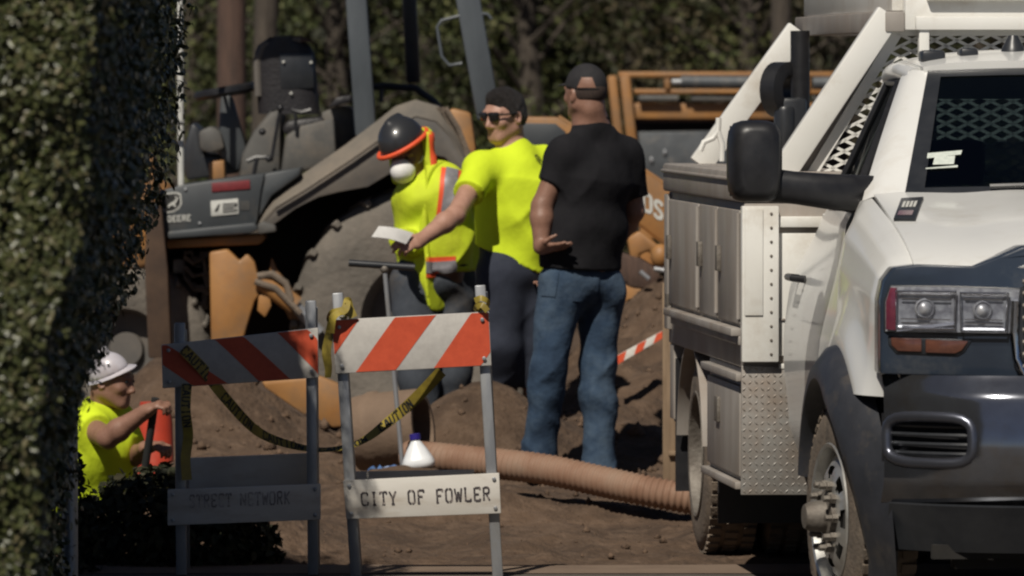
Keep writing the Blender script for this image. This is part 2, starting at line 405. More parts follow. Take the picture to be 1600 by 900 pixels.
# ------------------------------------------------------------------ ground, road
def seq(lo, a, b, hi, fine, growth=1.35):
    mid = list(np.arange(a, b + 1e-6, fine)); s = fine; x = a; left = []
    while x > lo: s *= growth; x -= s; left.append(max(x, lo))
    s = fine; x = mid[-1]; right = []
    while x < hi: s *= growth; x += s; right.append(min(x, hi))
    return np.array(left[::-1] + mid + right)
gx = seq(-1500, -3.0, 3.2, 1500, 0.03); gy = seq(-600, 28.4, 37.5, 3000, 0.03)
GX, GY = np.meshgrid(gx, gy, indexing='ij')
GZ = gz(GX, GY)
gv = np.stack([GX, GY, GZ], -1).reshape(-1, 3)
ii, jj = np.meshgrid(np.arange(len(gx) - 1), np.arange(len(gy) - 1), indexing='ij')
n_ = len(gy); a_ = (ii * n_ + jj).ravel()
gq = np.stack([a_, a_ + n_, a_ + n_ + 1, a_ + 1], 1)
ground = mesh_np('ground', gv, gq, M['dirt']); tag(ground, kind='structure')
rd = MB()
rxs = np.concatenate([[-200], np.linspace(-5, 6, 60), [200]])
edge = 28.78 + 0.06 * fbm2(rxs * 1.7, rxs * 0 + 3, 3)
rv = [(x, 28.25, 0.006) for x in rxs] + [(x, e, 0.006) for x, e in zip(rxs, edge)]
rd.add(rv, [(i, i + 1, i + 1 + len(rxs), i + len(rxs)) for i in range(len(rxs) - 1)])
gut = rd.build('concrete_gutter', M['road'], smooth=False); tag(gut, kind='structure')
road = MB().add([(-200, -300, .003), (200, -300, .003), (200, 28.25, .003), (-200, 28.25, .003)], [(0, 1, 2, 3)]).build('road', M['asphalt'], smooth=False); tag(road, kind='structure')

# clods and pebbles lying on the dirt
def rocks(name, n, material, y0=28.9, r0=0.0, label='loose brown crumbs and pebbles strewn over the dirt'):
    xs = rng.uniform(-1.6, 1.6, n); ys = rng.uniform(y0, 36.5, n)
    zs = gz(xs, ys); r = (0.004 + 0.020 * rng.random(n) ** 5) * np.where(ys > 32.2, 1.7, 1.0) + r0 * rng.random(n)
    base = np.array([(1, 0, 0), (-1, 0, 0), (0, 1, 0), (0, -1, 0), (0, 0, 1), (0, 0, -1)], float)
    vs = base[None] * (r[:, None, None] * rng.uniform(0.65, 1.25, (n, 6, 1)))
    an = rng.uniform(0, 6.28, n); c, s = np.cos(an), np.sin(an)
    x = vs[..., 0] * c[:, None] - vs[..., 1] * s[:, None]; y = vs[..., 0] * s[:, None] + vs[..., 1] * c[:, None]
    vs = np.stack([x + xs[:, None], y + ys[:, None], vs[..., 2] + zs[:, None] + r[:, None] * 0.3], -1)
    f = np.array([(0, 2, 4), (2, 1, 4), (1, 3, 4), (3, 0, 4), (2, 0, 5), (1, 2, 5), (3, 1, 5), (0, 3, 5)])
    q = (np.arange(n)[:, None, None] * 6 + f[None]).reshape(-1, 3)
    o = mesh_np(name, vs.reshape(-1, 3), q, material, smooth=False)
    tag(o, label, 'rubble', kind='stuff')
rocks('rubble', 1000, M['clod'])
rocks('rubble', 380, M['clod'], 32.2, 0.014, 'larger brown clods lying on the dirt mounds behind the hose')

# ------------------------------------------------------------------ leaves
LEAF = np.array([(-.5, 0, 0), (-.15, .27, .06), (.22, .22, .05), (.5, 0, -.03), (.22, -.22, .05), (-.15, -.27, .06)])
def leaf_verts(pos, nrm, size, jitter=0.7):
    n = len(pos)
    nr = nrm + rng.normal(0, jitter, (n, 3)); nr /= np.linalg.norm(nr, axis=1)[:, None] + 1e-9
    t = rng.normal(0, 1, (n, 3)); t -= nr * (t * nr).sum(1)[:, None]; t /= np.linalg.norm(t, axis=1)[:, None] + 1e-9
    b = np.cross(nr, t)
    L = LEAF[None] * size[:, None, None]
    return pos[:, None] + L[..., 0:1] * t[:, None] + L[..., 1:2] * b[:, None] + L[..., 2:3] * nr[:, None]
def leaves(name, pos, nrm, size, material, parent=None, jitter=0.7):
    v = leaf_verts(pos, nrm, size, jitter); n = len(pos)
    f = np.array([(0, 1, 2, 3), (0, 3, 4, 5)])
    q = (np.arange(n)[:, None, None] * 6 + f[None]).reshape(-1, 4)
    return mesh_np(name, v.reshape(-1, 3), q, material, parent, smooth=False)

# the clipped hedge on the left: its end faces the street, its long flank is in shade
def hedge():
    t = thing('hedge', (-2.2, 22.5, 0), 'tall clipped green hedge with its sunlit end towards the street and a black shaded flank', 'hedge')
    Y0, Y1, ZT = 19.0, 26.3, 3.65
    def flank(y, z):                 # x of the right flank
        f = np.clip((np.asarray(y, float) - Y0) / (Y1 - Y0), 0, 1)
        zz = [0, .13, .744, .979, 1.31, 1.54, 1.78, 2.01, 2.25, 2.6, 2.85, 3.2, 3.65]
        far = np.interp(z, zz, [-1.72, -1.71, -1.67, -1.56, -1.42, -1.335, -1.30, -1.25, -1.21, -1.34, -1.41, -1.47, -1.60])
        near = np.interp(z, [0, .81, 1.32, 1.66, 2.17, 4.3], [-1.36, -1.255, -1.187, -1.10, -1.077, -1.35])
        return near * (1 - f) + far * f + 0.04 * fbm2(np.asarray(y, float) * 1.3, np.asarray(z, float) * 1.6, 3)
    N = 60000
    z = rng.uniform(0.0, 2.6, N); dep = rng.exponential(0.07, N)
    x = flank(np.full(N, Y0), z) - rng.uniform(0, 1.0, N) ** 0.9 * 1.0
    y = Y0 + dep + 0.09 * fbm2(x * 3, z * 3, 3)
    pf = np.stack([x, y, z], 1); nf = np.tile((-.1, -1, .35), (N, 1))
    N2 = 26000
    z2 = rng.uniform(0.0, ZT, N2); y2 = Y0 + (Y1 - Y0) * rng.random(N2); dep2 = rng.exponential(0.05, N2)
    x2 = flank(y2, z2) - dep2 + 0.03 + 0.05 * fbm2(y2 * 4, z2 * 4, 3)
    ps = np.stack([x2, y2, z2], 1); ns = np.tile((1, -.1, .3), (N2, 1))
    N3 = 6000
    y3 = Y0 + (Y1 - Y0) * rng.random(N3); x3 = flank(y3, np.full(N3, ZT)) - 0.05 - 2.4 * rng.random(N3)
    pt = np.stack([x3, y3, ZT + 0.08 * rng.normal(size=N3)], 1); nt_ = np.tile((0, 0, 1.), (N3, 1))
    N5 = 5000
    z5 = rng.uniform(0.0, ZT, N5); x5 = flank(np.full(N5, Y1), z5) - 2.2 * rng.random(N5)
    pe = np.stack([x5, Y1 - rng.exponential(.05, N5), z5], 1); ne = np.tile((0, 1., .3), (N5, 1))
    pos = np.concatenate([pf, ps, pt, pe]); nrm = np.concatenate([nf, ns, nt_, ne])
    size = rng.uniform(0.014, 0.030, len(pos)); size[N:N + N2] *= 1.4; size[N + N2:] *= 2.3
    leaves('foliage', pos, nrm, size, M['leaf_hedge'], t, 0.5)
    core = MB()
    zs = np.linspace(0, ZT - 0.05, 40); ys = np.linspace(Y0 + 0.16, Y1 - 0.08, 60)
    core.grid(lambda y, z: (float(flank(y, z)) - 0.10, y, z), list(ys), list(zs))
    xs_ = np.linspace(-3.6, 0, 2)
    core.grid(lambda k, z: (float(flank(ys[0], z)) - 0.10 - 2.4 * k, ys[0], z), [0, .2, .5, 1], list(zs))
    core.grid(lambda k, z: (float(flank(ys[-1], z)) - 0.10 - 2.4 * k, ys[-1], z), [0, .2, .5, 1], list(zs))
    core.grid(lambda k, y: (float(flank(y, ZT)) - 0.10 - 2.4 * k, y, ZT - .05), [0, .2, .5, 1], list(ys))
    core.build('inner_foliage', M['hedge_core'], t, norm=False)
    for k in range(4):
        MB().tube([(-2.0 - .25 * (k % 2), 20 + k * 1.8, -0.05), (-2.0, 20.1 + k * 1.8, 1.2), (-2.1, 20 + k * 1.8, 2.8)], [.07, .05, .02], 8).build('trunk', M['bark'], t)
    # low shaded growth at the hedge's foot, in front of the trench
    return t
hedge()

def low_shrub(cx, cy, w, h, n, label):
    z0 = float(gz(cx, cy))
    t = thing('low_shrub', (cx, cy, z0 - .02), label, 'shrub', 'low shrubs in the shade of the hedge')
    u = rng.normal(0, 1, (n, 3)); u /= np.linalg.norm(u, axis=1)[:, None]; u[:, 2] = np.abs(u[:, 2])
    r = 0.6 + 0.4 * rng.random(n) ** .5
    pos = np.array([cx, cy, z0]) + u * r[:, None] * np.array([w, w * .8, h])
    leaves('foliage', pos, u, rng.uniform(.03, .06, n), M['leaf_d'], t)  # darker leaf colour paints in the hedge's shade on these shrubs
    s = MB()
    for k in range(6):
        a = k * 1.05; s.tube([(cx, cy, z0 - .05), (cx + .3 * w * math.cos(a), cy + .3 * w * math.sin(a), z0 + .5 * h), (cx + .6 * w * math.cos(a), cy + .6 * w * math.sin(a), z0 + .8 * h)], [.012, .008, .004], 6)
    s.build('stem', M['bark'], t)

# ------------------------------------------------------------------ trees behind the site
def tree(x, y, h, rad, material, label, nclump=26, nleaf=3600, size=(.05, .10), low=0.3, name='tree'):
    z0 = float(gz(x, y))
    t = thing(name, (x, y, z0), label, 'tree', 'trees behind the work site')
    tr = MB(); tr.tube([(x, y, z0 - .1), (x + .05, y, z0 + h * .3), (x - .04, y + .05, z0 + h * .6), (x + .02, y, z0 + h * .92)], [.06 * rad + .04, .05 * rad + .03, .035, .015], 10)
    tr.build('trunk', M['bark'], t)
    lb = MB(); pos = []; nr = []
    for k in range(nclump):
        f = low + (1 - low) * (k + .5) / nclump
        a = k * 2.4 + random.random(); rr = rad * (0.35 + 0.75 * random.random()) * (1.15 - 0.5 * abs(f - .5))
        c = np.array([x + rr * math.cos(a), y + rr * math.sin(a), z0 + h * f * .95])
        s = rad * random.uniform(.28, .5)
        lb.tube([(x, y, z0 + h * f * .7), (np.array([x, y, z0 + h * f * .8]) + c) / 2, c], [.028, .018, .008], 5)
        m = nleaf // nclump
        u = rng.normal(0, 1, (m, 3)); u /= np.linalg.norm(u, axis=1)[:, None]
        q = (0.45 + .6 * rng.random(m)) * (1 + .25 * np.sin(u[:, 0] * 5 + k) * np.sin(u[:, 2] * 6))
        pos.append(c + u * q[:, None] * s * np.array([1, 1, .8])); nr.append(u)
    lb.build('limb', M['bark'], t)
    pos = np.concatenate(pos); nr = np.concatenate(nr)
    leaves('crown', pos, nr, rng.uniform(size[0], size[1], len(pos)), material, t, .8)
    return t
_trees = [
    (-3.6, 52.0, 4.6, 1.5, 'leaf_c', 'bright olive bushy tree left of the brown utility pole', .05),
    (-2.55, 56.0, 5.2, 1.4, 'leaf_a', 'dark tree directly behind the two bare poles', .05),
    (-1.35, 54.0, 5.0, 1.25, 'leaf_a', 'dark olive tree behind the seat of the backhoe', .05),
    (-0.75, 58.0, 5.6, 1.5, 'leaf_c', 'loose olive tree seen between the grey posts of the backhoe', .05),
    (0.1, 55.0, 5.4, 1.35, 'leaf_c', 'yellowish olive tree above the sunglasses man', .04),
    (0.95, 57.0, 5.2, 1.4, 'leaf_a', 'green brown tree above the man in the black cap', .05),
    (1.8, 55.0, 5.0, 1.35, 'leaf_b', 'brownish tree above the orange rail of the trailer', .05),
    (2.6, 57.5, 5.5, 1.5, 'leaf_b', 'brown tree behind the white ladder rack', .05),
    (3.9, 56.0, 5.2, 1.5, 'leaf_a', 'dark tree behind the cab of the white truck', .05),
]
for (x, y, h, r_, mk, lab, lo) in _trees:
    tree(x, y, h, r_, M[mk], lab, 30, 9500, (.032, .078), lo)
# the wood beyond them reads as one dark mass
def woods():
    n = 26000
    x = rng.uniform(-14, 14, n); z = rng.uniform(-0.1, 7.5, n) ** 1.0
    y = 66 + 1.6 * fbm2(x * .5, z * .5, 4) + rng.exponential(.4, n)
    pos = np.stack([x, y, z], 1)
    o = leaves('woods', pos, np.tile((-.1, -1, .4), (n, 1)), rng.uniform(.14, .30, n), M['leaf_d'], None, .8)
    tag(o, 'dense dark olive wood closing the view behind the trees', 'woods', kind='stuff')
    c = MB(); xs = list(np.linspace(-16, 16, 60)); zs = list(np.linspace(-0.5, 7.2, 24))
    c.grid(lambda x, z: (x, 68.2 + .8 * float(fbm2(x * .5, z * .5, 3)) + .06 * z * z, z), xs, zs)
    o2 = c.build('undergrowth', M['hedge_core'], solid=.6); tag(o2, 'black tangled undergrowth filling the wood far behind', 'undergrowth', kind='stuff')
woods()

# ================================================================== the white service truck
TPHI = R(4.85)
T_O = V((2.226, 25.53, 0.0))
_tc, _ts = math.cos(TPHI), math.sin(TPHI)
def to_t(p): # world -> truck
    d = V(p) - T_O
    return V((d[0] * _tc + d[1] * _ts, -d[0] * _ts + d[1] * _tc, d[2]))
_co = to_t((0, 0, CAM_H))
def tray(px, py):
    d = ray(px, py); return V((d[0] * _tc + d[1] * _ts, -d[0] * _ts + d[1] * _tc, d[2]))
def TU(px, py, u):
    d = tray(px, py); return _co + d * ((u - _co[1]) / d[1])
def TV(px, py, v):
    d = tray(px, py); return _co + d * ((v - _co[0]) / d[0])

truck = thing('service_truck', T_O, 'white utility service truck with ladder rack and black towing mirror facing the street', 'truck', rz=TPHI)
ORG['service_truck'] = V((0, 0, 0))          # truck meshes are written in the truck's own frame
def tb(mb, name, material, parent=None, both=False, **k):
    """build a truck part; both: also its mirror image as an object of its own"""
    o = mb.build(name, material, parent or truck, **k)
    if both: return o, mb.mirrored().build(name, material, parent or truck, **k)
    return o

def uf(v, bulge=0.0):                         # plan curve of the nose
    a = abs(v)
    return -0.95 + 0.02 * (a / .5) ** 2 if a < .5 else -0.93 + 0.18 * (a - .5) / .58
def fpanel(poly, u0, proud, depth):
    """px outline on the nose, following the plan curve"""
    pts = [TU(px, py, u0) for px, py in poly]
    dense = []
    for i in range(len(pts)):
        a, b = pts[i], pts[(i + 1) % len(pts)]
        n = max(1, int(np.linalg.norm(b - a) / 0.05))
        for k in range(n): dense.append(a + (b - a) * k / n)
    fr = [V((p[0], uf(p[0]) - proud, p[2])) for p in dense]
    mb = MB(); mb.prism(fr, (0, depth, 0)); return mb

# --- nose: dark fascia round the lamps, grille, bumper
fasc = [(1381, 586), (1381, 470), (1387, 440), (1402, 419), (1440, 414), (1520, 416), (1560, 400), (1592, 384), (1700, 374), (1800, 372),
        (1800, 640), (1640, 640), (1604, 622), (1572, 596), (1520, 588)]
tb(fpanel(fasc, -0.85, 0.0, 0.16), 'front_fascia', M['navy'], both=True, bevel=.008)
# headlamp pocket, reflectors, lens
for sx in (1, -1):
    hs = lambda mb: mb if sx == 1 else mb.mirrored()
    lamp = hs(fpanel([(1384, 520), (1384, 470), (1393, 446), (1480, 446), (1588, 449), (1580, 521), (1500, 524), (1400, 520)], -.82, .006, .05)).build('headlight', M['trim'], truck, bevel=.004)
    a = TU(1398, 515, -.82); b = TU(1570, 452, -.82)
    rfl = MB()
    def refl(px0, px1, py0, py1, pr):
        q = [TU(px0, py0, -.82), TU(px1, py0, -.82), TU(px1, py1, -.82), TU(px0, py1, -.82)]
        rim = [V((p[0], uf(p[0]) - pr - .016, p[2])) for p in q]
        cen = sum(rim) / 4 + V((0, .012, 0))
        inn = [cen + (p - cen) * .62 + V((0, .008, 0)) for p in rim]
        rfl.add(rim + inn, [(0, 1, 5, 4), (1, 2, 6, 5), (2, 3, 7, 6), (3, 0, 4, 7), (4, 5, 6, 7)])
    hs(fpanel([(1386, 518), (1386, 472), (1394, 448), (1480, 448), (1586, 451), (1578, 519)], -.82, .012, .004)).build('lamp_back', M['silver'], lamp)
    refl(1400, 1488, 455, 512, 0); refl(1498, 1566, 457, 515, 0)
    hs(rfl).build('reflector', M['silver'], lamp, smooth=False)
    for (px, py, r_) in ((1444, 482, .034), (1530, 484, .032)):
        c = TU(px, py, -.82); c = V((c[0], uf(c[0]) - .016, c[2]))
        lo = MB(); lo.lathe([(0.0, r_ * 1.05), (-.012, r_ * 1.05), (-.016, r_ * .9), (-.010, r_ * .8), (-.022, r_ * .5), (-.026, 0.0)], c, (0, 1, 0), 20)
        hs(lo).build('projector_lamp', M['silver'], lamp, angle=60)
    for (qa, qb, qc, qd) in (((1400, 455), (1490, 455), (1488, 513), (1401, 513)), ((1497, 457), (1568, 457), (1564, 516), (1498, 516))):
        rim_ = []
        for (px, py) in (qa, qb, qc, qd):
            p = TU(px, py, -.82); rim_.append((p[0], uf(p[0]) - .030, p[2]))
        hs(MB().tube(rim_, .0055, 6, closed=True)).build('lamp_bezel', M['brightchrome'], lamp)
    sl = MB()
    for py in (460, 466, 498, 504): 
        p0 = TU(1408, py, -.82); p1 = TU(1482, py + 1, -.82)
        q0 = TU(1503, py, -.82); q1 = TU(1560, py + 1, -.82); sl.bar((q0[0], uf(q0[0]) - .022, q0[2]), (q1[0], uf(q1[0]) - .022, q1[2]), .004, .004)
        sl.bar((p0[0], uf(p0[0]) - .026, p0[2]), (p1[0], uf(p1[0]) - .026, p1[2]), .004, .004)
    p0 = TU(1402, 516, -.82); p1 = TU(1488, 505, -.82); sl.bar((p0[0], uf(p0[0]) - .028, p0[2]), (p1[0], uf(p1[0]) - .028, p1[2]), .007, .012)
    hs(sl).build('lamp_trim', M['brightchrome'], lamp)
    hs(fpanel([(1384, 515), (1384, 472), (1391, 449), (1401, 449), (1399, 516)], -.80, .034, .006)).build('side_marker', M['redlens'], lamp, bevel=.002)
    hs(fpanel([(1399, 519), (1399, 448), (1480, 448), (1585, 451), (1577, 519)], -.82, .040, .004)).build('lens', M['lens'], lamp, smooth=False)
    turn = hs(fpanel([(1390, 526), (1516, 530), (1505, 549), (1494, 556), (1402, 553), (1391, 540)], -.82, .006, .04)).build('turn_signal', M['trim'], truck, bevel=.004)
    hs(fpanel([(1394, 528), (1440, 529), (1440, 550), (1404, 549), (1395, 540)], -.82, .013, .01)).build('lens', M['amber'], turn, bevel=.003)
    hs(fpanel([(1446, 530), (1510, 532), (1500, 547), (1490, 552), (1446, 551)], -.82, .013, .01)).build('lens', M['amber'], turn, bevel=.003)
# grille: bright surround, dark bars
gr = fpanel([(1592, 452), (1640, 420), (1800, 415), (1800, 610), (1640, 606), (1600, 580), (1590, 540)], -.92, .012, .05)
gp = tb(gr, 'grille', M['trim'], both=False, bevel=.004); tb(gr.mirrored(), 'grille', M['trim'], bevel=.004)
for sx in (1, -1):
    bars = MB()
    for k in range(9):
        py = 440 + k * 19
        pts = []
        for px in np.linspace(1598, 1790, 10):
            p = TU(px, py, -.93); pts.append((p[0] * sx, uf(p[0]) - .024, p[2]))
        bars.tube(pts, .010, 6)
    bars.build('grille_bars', M['steel'], gp)
ring = []
for px, py in [(1586, 470), (1584, 520), (1588, 560), (1602, 590), (1630, 612), (1700, 622), (1800, 624)]:
    p = TU(px, py, -.92); ring.append((p[0], uf(p[0]) - .02, p[2]))
tb(MB().tube(ring, .016, 10), 'grille_surround', M['brightchrome'], both=True, angle=80)

# bumper: a pressed shell bent round the corners, with lamp and intake openings
def bump_pt(v, w):
    t = (w - .50) / .43                       # 0 bottom .. 1 top
    sec = -1.01 - 0.045 * math.sin(math.pi * min(1, max(0, t)) ** .85) + 0.10 * max(0, .18 - t) / .18 * .6 + .03 * max(0, t - .85) / .15
    return (v, sec + 0.30 * (abs(v) / 1.0) ** 5, w)
fogc = TU(1461, 690, -1.0); fog_hw, fog_hh = .128, .076
intc = (0.0, .555 + .10)
def in_fog(v, w):
    a = abs(abs(v) - abs(fogc[0])) / fog_hw; b = abs(w - fogc[2]) / fog_hh
    return a ** 4 + b ** 4 < 1
ctr = TU(1640, 716, -1.0)
def in_mid(v, w): return (abs(v) / .40) ** 8 + (abs(w - ctr[2]) / .088) ** 6 < 1
bv = list(np.linspace(-1.0, 1.0, 161)); bw = list(np.linspace(.50, .935, 40))
bm_ = MB(); bm_.grid(bump_pt, bv, bw, skip=lambda v, w: in_fog(v, w) or in_mid(v, w))
bump = tb(bm_, 'bumper', M['chrome'], solid=-.012, angle=50)
for sx in (1, -1):
    c = V((fogc[0] * sx, 0, fogc[2]))
    rp = []
    for k in range(36):
        a = 2 * math.pi * k / 36
        ca, sa = math.cos(a), math.sin(a)
        s_ = (abs(ca) ** 4 + abs(sa) ** 4) ** -.25
        q = bump_pt(c[0] + ca * s_ * (fog_hw + .004), c[2] + sa * s_ * (fog_hh + .004)); rp.append((q[0], q[1] - .002, q[2]))
    fog = MB().tube(rp, .020, 10, closed=True).build('fog_bezel', M['fogchrome'], bump, angle=80)
    y_ = bump_pt(c[0], c[2])[1]
    B_ = lambda v, w, d: V(bump_pt(v, w)) + V((0, d, 0))
    vv_ = list(np.linspace(c[0] - fog_hw * 1.1, c[0] + fog_hw * 1.1, 12)); ww_ = list(np.linspace(c[2] - fog_hh * 1.1, c[2] + fog_hh * 1.1, 5))
    fp = MB(); fp.grid(lambda v, w: B_(v, w, .050), vv_, ww_); fp.build('fog_pocket', M['black'], bump, solid=.01)
    fs = MB()
    for k in range(4):
        fs = MB(); zz_ = c[2] - .048 + k * .032; fs.tube([B_(v, zz_, .024) for v in np.linspace(c[0] - fog_hw * .97, c[0] + fog_hw * .97, 12)], .0085, 6); fs.build('fog_slat', M['trim'], bump)
rp = []
for k in range(60):
    a = 2 * math.pi * k / 60; ca, sa = math.cos(a), math.sin(a)
    vv = .405 * np.sign(ca) * abs(ca) ** .25; ww = .092 * np.sign(sa) * abs(sa) ** .33
    q = bump_pt(vv, ctr[2] + ww); rp.append((q[0], q[1] - .003, q[2]))
MB().tube(rp, .011, 8, closed=True).build('intake_bezel', M['brightchrome'], bump, angle=80)
ib = MB(); ib.box((0, -.93, ctr[2]), (.86, .04, .2)); 
for k in range(4): ib.bar((-.4, -.985, ctr[2] - .06 + k * .04), (.4, -.985, ctr[2] - .06 + k * .04), .02, .012, side=(0, 1, 0))
ib.build('intake_grille', M['black'], bump)
# air dam under the bumper
def dam_pt(v, w): return (v, -.985 + .26 * (abs(v) / .96) ** 5 + .10 * (0.50 - w) / .19 , w)
dm = MB().grid(dam_pt, list(np.linspace(-.975, .975, 81)), list(np.linspace(.335, .497, 8)))
dam = tb(dm, 'air_dam', M['trim'], solid=-.015)
bl = MB()
for k in range(-3, 4):
    v = k * .27; q = dam_pt(v, .37); bl.cyl((q[0], q[1] - .006, q[2]), (q[0], q[1] + .01, q[2]), .011, n=8)
bl.build('dam_bolts', M['steel'], dam)
cm = MB(); cm.box((0, -.62, .30), (1.5, .10, .08)); cm.box((0, -.80, .33), (1.7, .05, .05)); 
tb(cm, 'crossmember', M['underbody'])

# --- bonnet
def hood_pt(s, t):
    """s -1..1 across, t 0 nose .. 1 cowl"""
    v = s * (0.90 - 0.02 * t)
    edge = 1.318 + 0.050 * (1 - .8 * t) * (1 - sstep(.42, .70, abs(s)))        # centre bulge at the nose
    z = edge + (0.225) * t ** .78 - 0.022 * abs(s) ** 4 - 0.03 * (1 - t) ** 6
    u = uf(v) + .02 + t * (0.46 - (uf(v) + .02))
    return (v, u, float(z))
hd = MB().grid(hood_pt, list(np.linspace(-1, 1, 57)), list(np.linspace(0, 1, 30)))
hood = tb(hd, 'hood', M['cabwhite'], solid=-.02, angle=60)

# --- front wings with the wheel opening
AXW = .405; ARC_R = .50
def wing_v(u, w):
    """how far out the wing stands"""
    top = 1.47 + .04 * (u + .8)
    b = .90 - 0.02 * max(0, (w - 1.15)) / .3
    b -= 0.10 * max(0, (w - 1.22) / .30) ** 2.2
    b += .035 * math.exp(-((math.hypot(u, w - AXW) - ARC_R - .08) / .10) ** 2)      # bulge over the arch
    b -= .16 * max(0, (-.50 - u) / .35) ** 1.5
    return b
us_ = list(np.linspace(-.765, .62, 72)); ws_ = list(np.linspace(0, 1, 64))
def hood_edge(u):
    t = min(1, max(0, (u + .78) / 1.24)); return hood_pt(1, t)[2] + .004
CSF = [0, .2, .40, .54, .66, .76, .86, .94, 1]
CSV = [1.00, 1.015, 1.025, 1.03, 1.025, 1.005, .965, .925, .888]
CSW = [.48, .75, 1.0, 1.15, 1.27, 1.375, 1.445, 1.478, 1.490]
def wing_pt(u, f):
    v = float(np.interp(f, CSF, CSV)); w = float(np.interp(f, CSF, CSW))
    if w > 1.0: w = 1.0 + (w - 1.0) * (hood_edge(u) - 1.0) / .49
    v += .055 * math.exp(-((math.hypot(u, w - AXW) - ARC_R - .10) / .13) ** 2) * (1 - sstep(.8, 1, f))
    v -= .10 * max(0, (-.50 - u) / .30) ** 1.5 * (1 - .6 * f)
    v -= .045 * sstep(.3, .62, u) * (1 - sstep(.8, 1, f))
    return (-v, u, w)
wg = MB().grid(wing_pt, us_, ws_, skip=lambda u, f: math.hypot(u, wing_pt(u, f)[2] - AXW) < ARC_R or (u < -.36 and wing_pt(u, f)[2] < .86))
wing, wing2 = tb(wg, 'fender', M['cabwhite'], both=True, solid=0.0, angle=60)
# black flare round the opening
def flare(sx):
    mb = MB(); n = 48; rows = []
    for k in range(n + 1):
        a = R(14) + (math.pi + R(8)) * k / n             # from rear low, over the top, to front low
        ca, sa = math.cos(a), math.sin(a)
        f = max(0.0, min(1.0, (a - R(120)) / R(75)))          # towards the front foot it tucks in
        out = 1.155 - .13 * f ** 1.3
        rows.append([(ARC_R + .13 + .12 * f, 1.02 - .06 * f), (ARC_R + .10 + .08 * f, out - .05 - .02 * f), (ARC_R + .04, out - .005), (ARC_R - .01, out), (ARC_R - .03, out - .02), (ARC_R - .03, .92)])
        rows[-1] = [(-v_, ca * r_, AXW + sa * r_) for r_, v_ in rows[-1]]
    m = len(rows[0])
    mb.add([p for r_ in rows for p in r_], [(i * m + j, i * m + j + 1, (i + 1) * m + j + 1, (i + 1) * m + j) for i in range(n) for j in range(m - 1)])
    return mb if sx < 0 else mb.mirrored()
for sx in (-1, 1): flare(sx).build('fender_flare', M['flare'], truck, angle=50)
wl = MB()
wl.lathe([(-1.0, .525), (-.50, .525)], (0, 0, AXW), (1, 0, 0), 32, a0=R(-100), a1=R(100), xd=(0, 0, 1))
tb(wl, 'wheel_housing', M['underbody'], both=True)
# badge on the wing, bonnet shut line
bd = [TV(px, py, -.87) for px, py in [(1397, 350), (1407, 322), (1442, 320), (1428, 350)]]
badge = [V((-wing_v(p[1], p[2]) , p[1], p[2])) for p in bd]
# the badge sits on the bonnet's shoulder as seen from the street
badge = []
for px, py in [(1395, 353), (1408, 321), (1446, 319), (1430, 353)]:
    badge.append(TU(px, py, 0.17))
bw_ = MB()
def hood_at(px, py):
    """walk the ray until it meets the bonnet"""
    best = None
    for u in np.linspace(-.8, .6, 700):
        p = TU(px, py, u); s_ = p[0] / .89
        if abs(s_) > 1: continue
        h = hood_pt(s_, min(1, max(0, (u - uf(p[0])) / (.46 - uf(p[0])))))[2]
        if p[2] <= h: best = V((p[0], u, h)); break
    return best
_b = [hood_at(px, py) for px, py in [(1397, 354), (1409, 322), (1444, 320), (1431, 354)]]
if all(b is not None for b in _b):
    n_b = unit(np.cross(_b[1] - _b[0], _b[3] - _b[0])); n_b = n_b if n_b[2] > 0 else -n_b
    bw_.prism([p + n_b * .030 for p in _b], -n_b * .03)
    bdg = tb(bw_, 'badge', M['trim'], bevel=.002)
    L = lambda s, t: (_b[0] * (1 - t) + _b[1] * t) * (1 - s) + (_b[3] * (1 - t) + _b[2] * t) * s + n_b * .0315
    wb = MB()
    for k in range(4):
        wb.add([L(.18 + k * .17, .52), L(.30 + k * .17, .52), L(.30 + k * .17, .80), L(.18 + k * .17, .80)], [(0, 1, 2, 3)])
    wb.build('badge_mark', M['whitedecal'], bdg, smooth=False, norm=False)
    rb = MB(); rb.add([L(.12, .14), L(.8, .14), L(.8, .36), L(.12, .36)], [(0, 1, 2, 3)])
    rb.build('badge_stripe', M['redlens'], bdg, smooth=False, norm=False)

# --- cab: doors, pillars, roof, glass
CAB_B = 2.06
WS_B = .43; WS_T = 1.17                         # windscreen foot and head
def side_v(u, w):
    b = .985 - .02 * max(0, (w - .9)) / .5
    if w > 1.42: b -= .25 * (w - 1.42) / .55 + .06 * ((w - 1.42) / .55) ** 3
    b -= .10 * min(1, max(0, (u - .8) / 1.26)) * float(sstep(1.15, 1.45, w))
    b += .03 * math.exp(-((w - .95) / .25) ** 2) - .05 * max(0, .62 - w) / .15
    return b
dz = MB().grid(lambda u, w: (-side_v(u, w), u, w), list(np.linspace(.625, CAB_B, 24)), list(np.linspace(.50, 1.47, 24)))
door, door2 = tb(dz, 'door', M['cabwhite'], both=True, angle=60)
for sx, d in ((-1, door), (1, door2)):
    hb = MB(); hb.tube([(sx * .985, 1.62, 1.20), (sx * 1.03, 1.64, 1.205), (sx * 1.03, 1.80, 1.205), (sx * .985, 1.82, 1.20)], .014, 8); hb.build('door_handle', M['black'], d)
def ws_pt(s, t):
    """windscreen, s -1..1, t 0 foot 1 head"""
    half = .775 + (.585 - .775) * t
    u = WS_B + (WS_T - WS_B) * t - .16 * (1 - s * s) * (1 - .45 * t)
    z = 1.535 + (1.985 - 1.535) * t + .012 * (1 - s * s)
    return V((half * s, u, z))
tb(MB().grid(lambda s, t: ws_pt(s * .965, .02 + .96 * t), list(np.linspace(-1, 1, 25)), list(np.linspace(0, 1, 10))), 'windshield', M['glass'], angle=80)
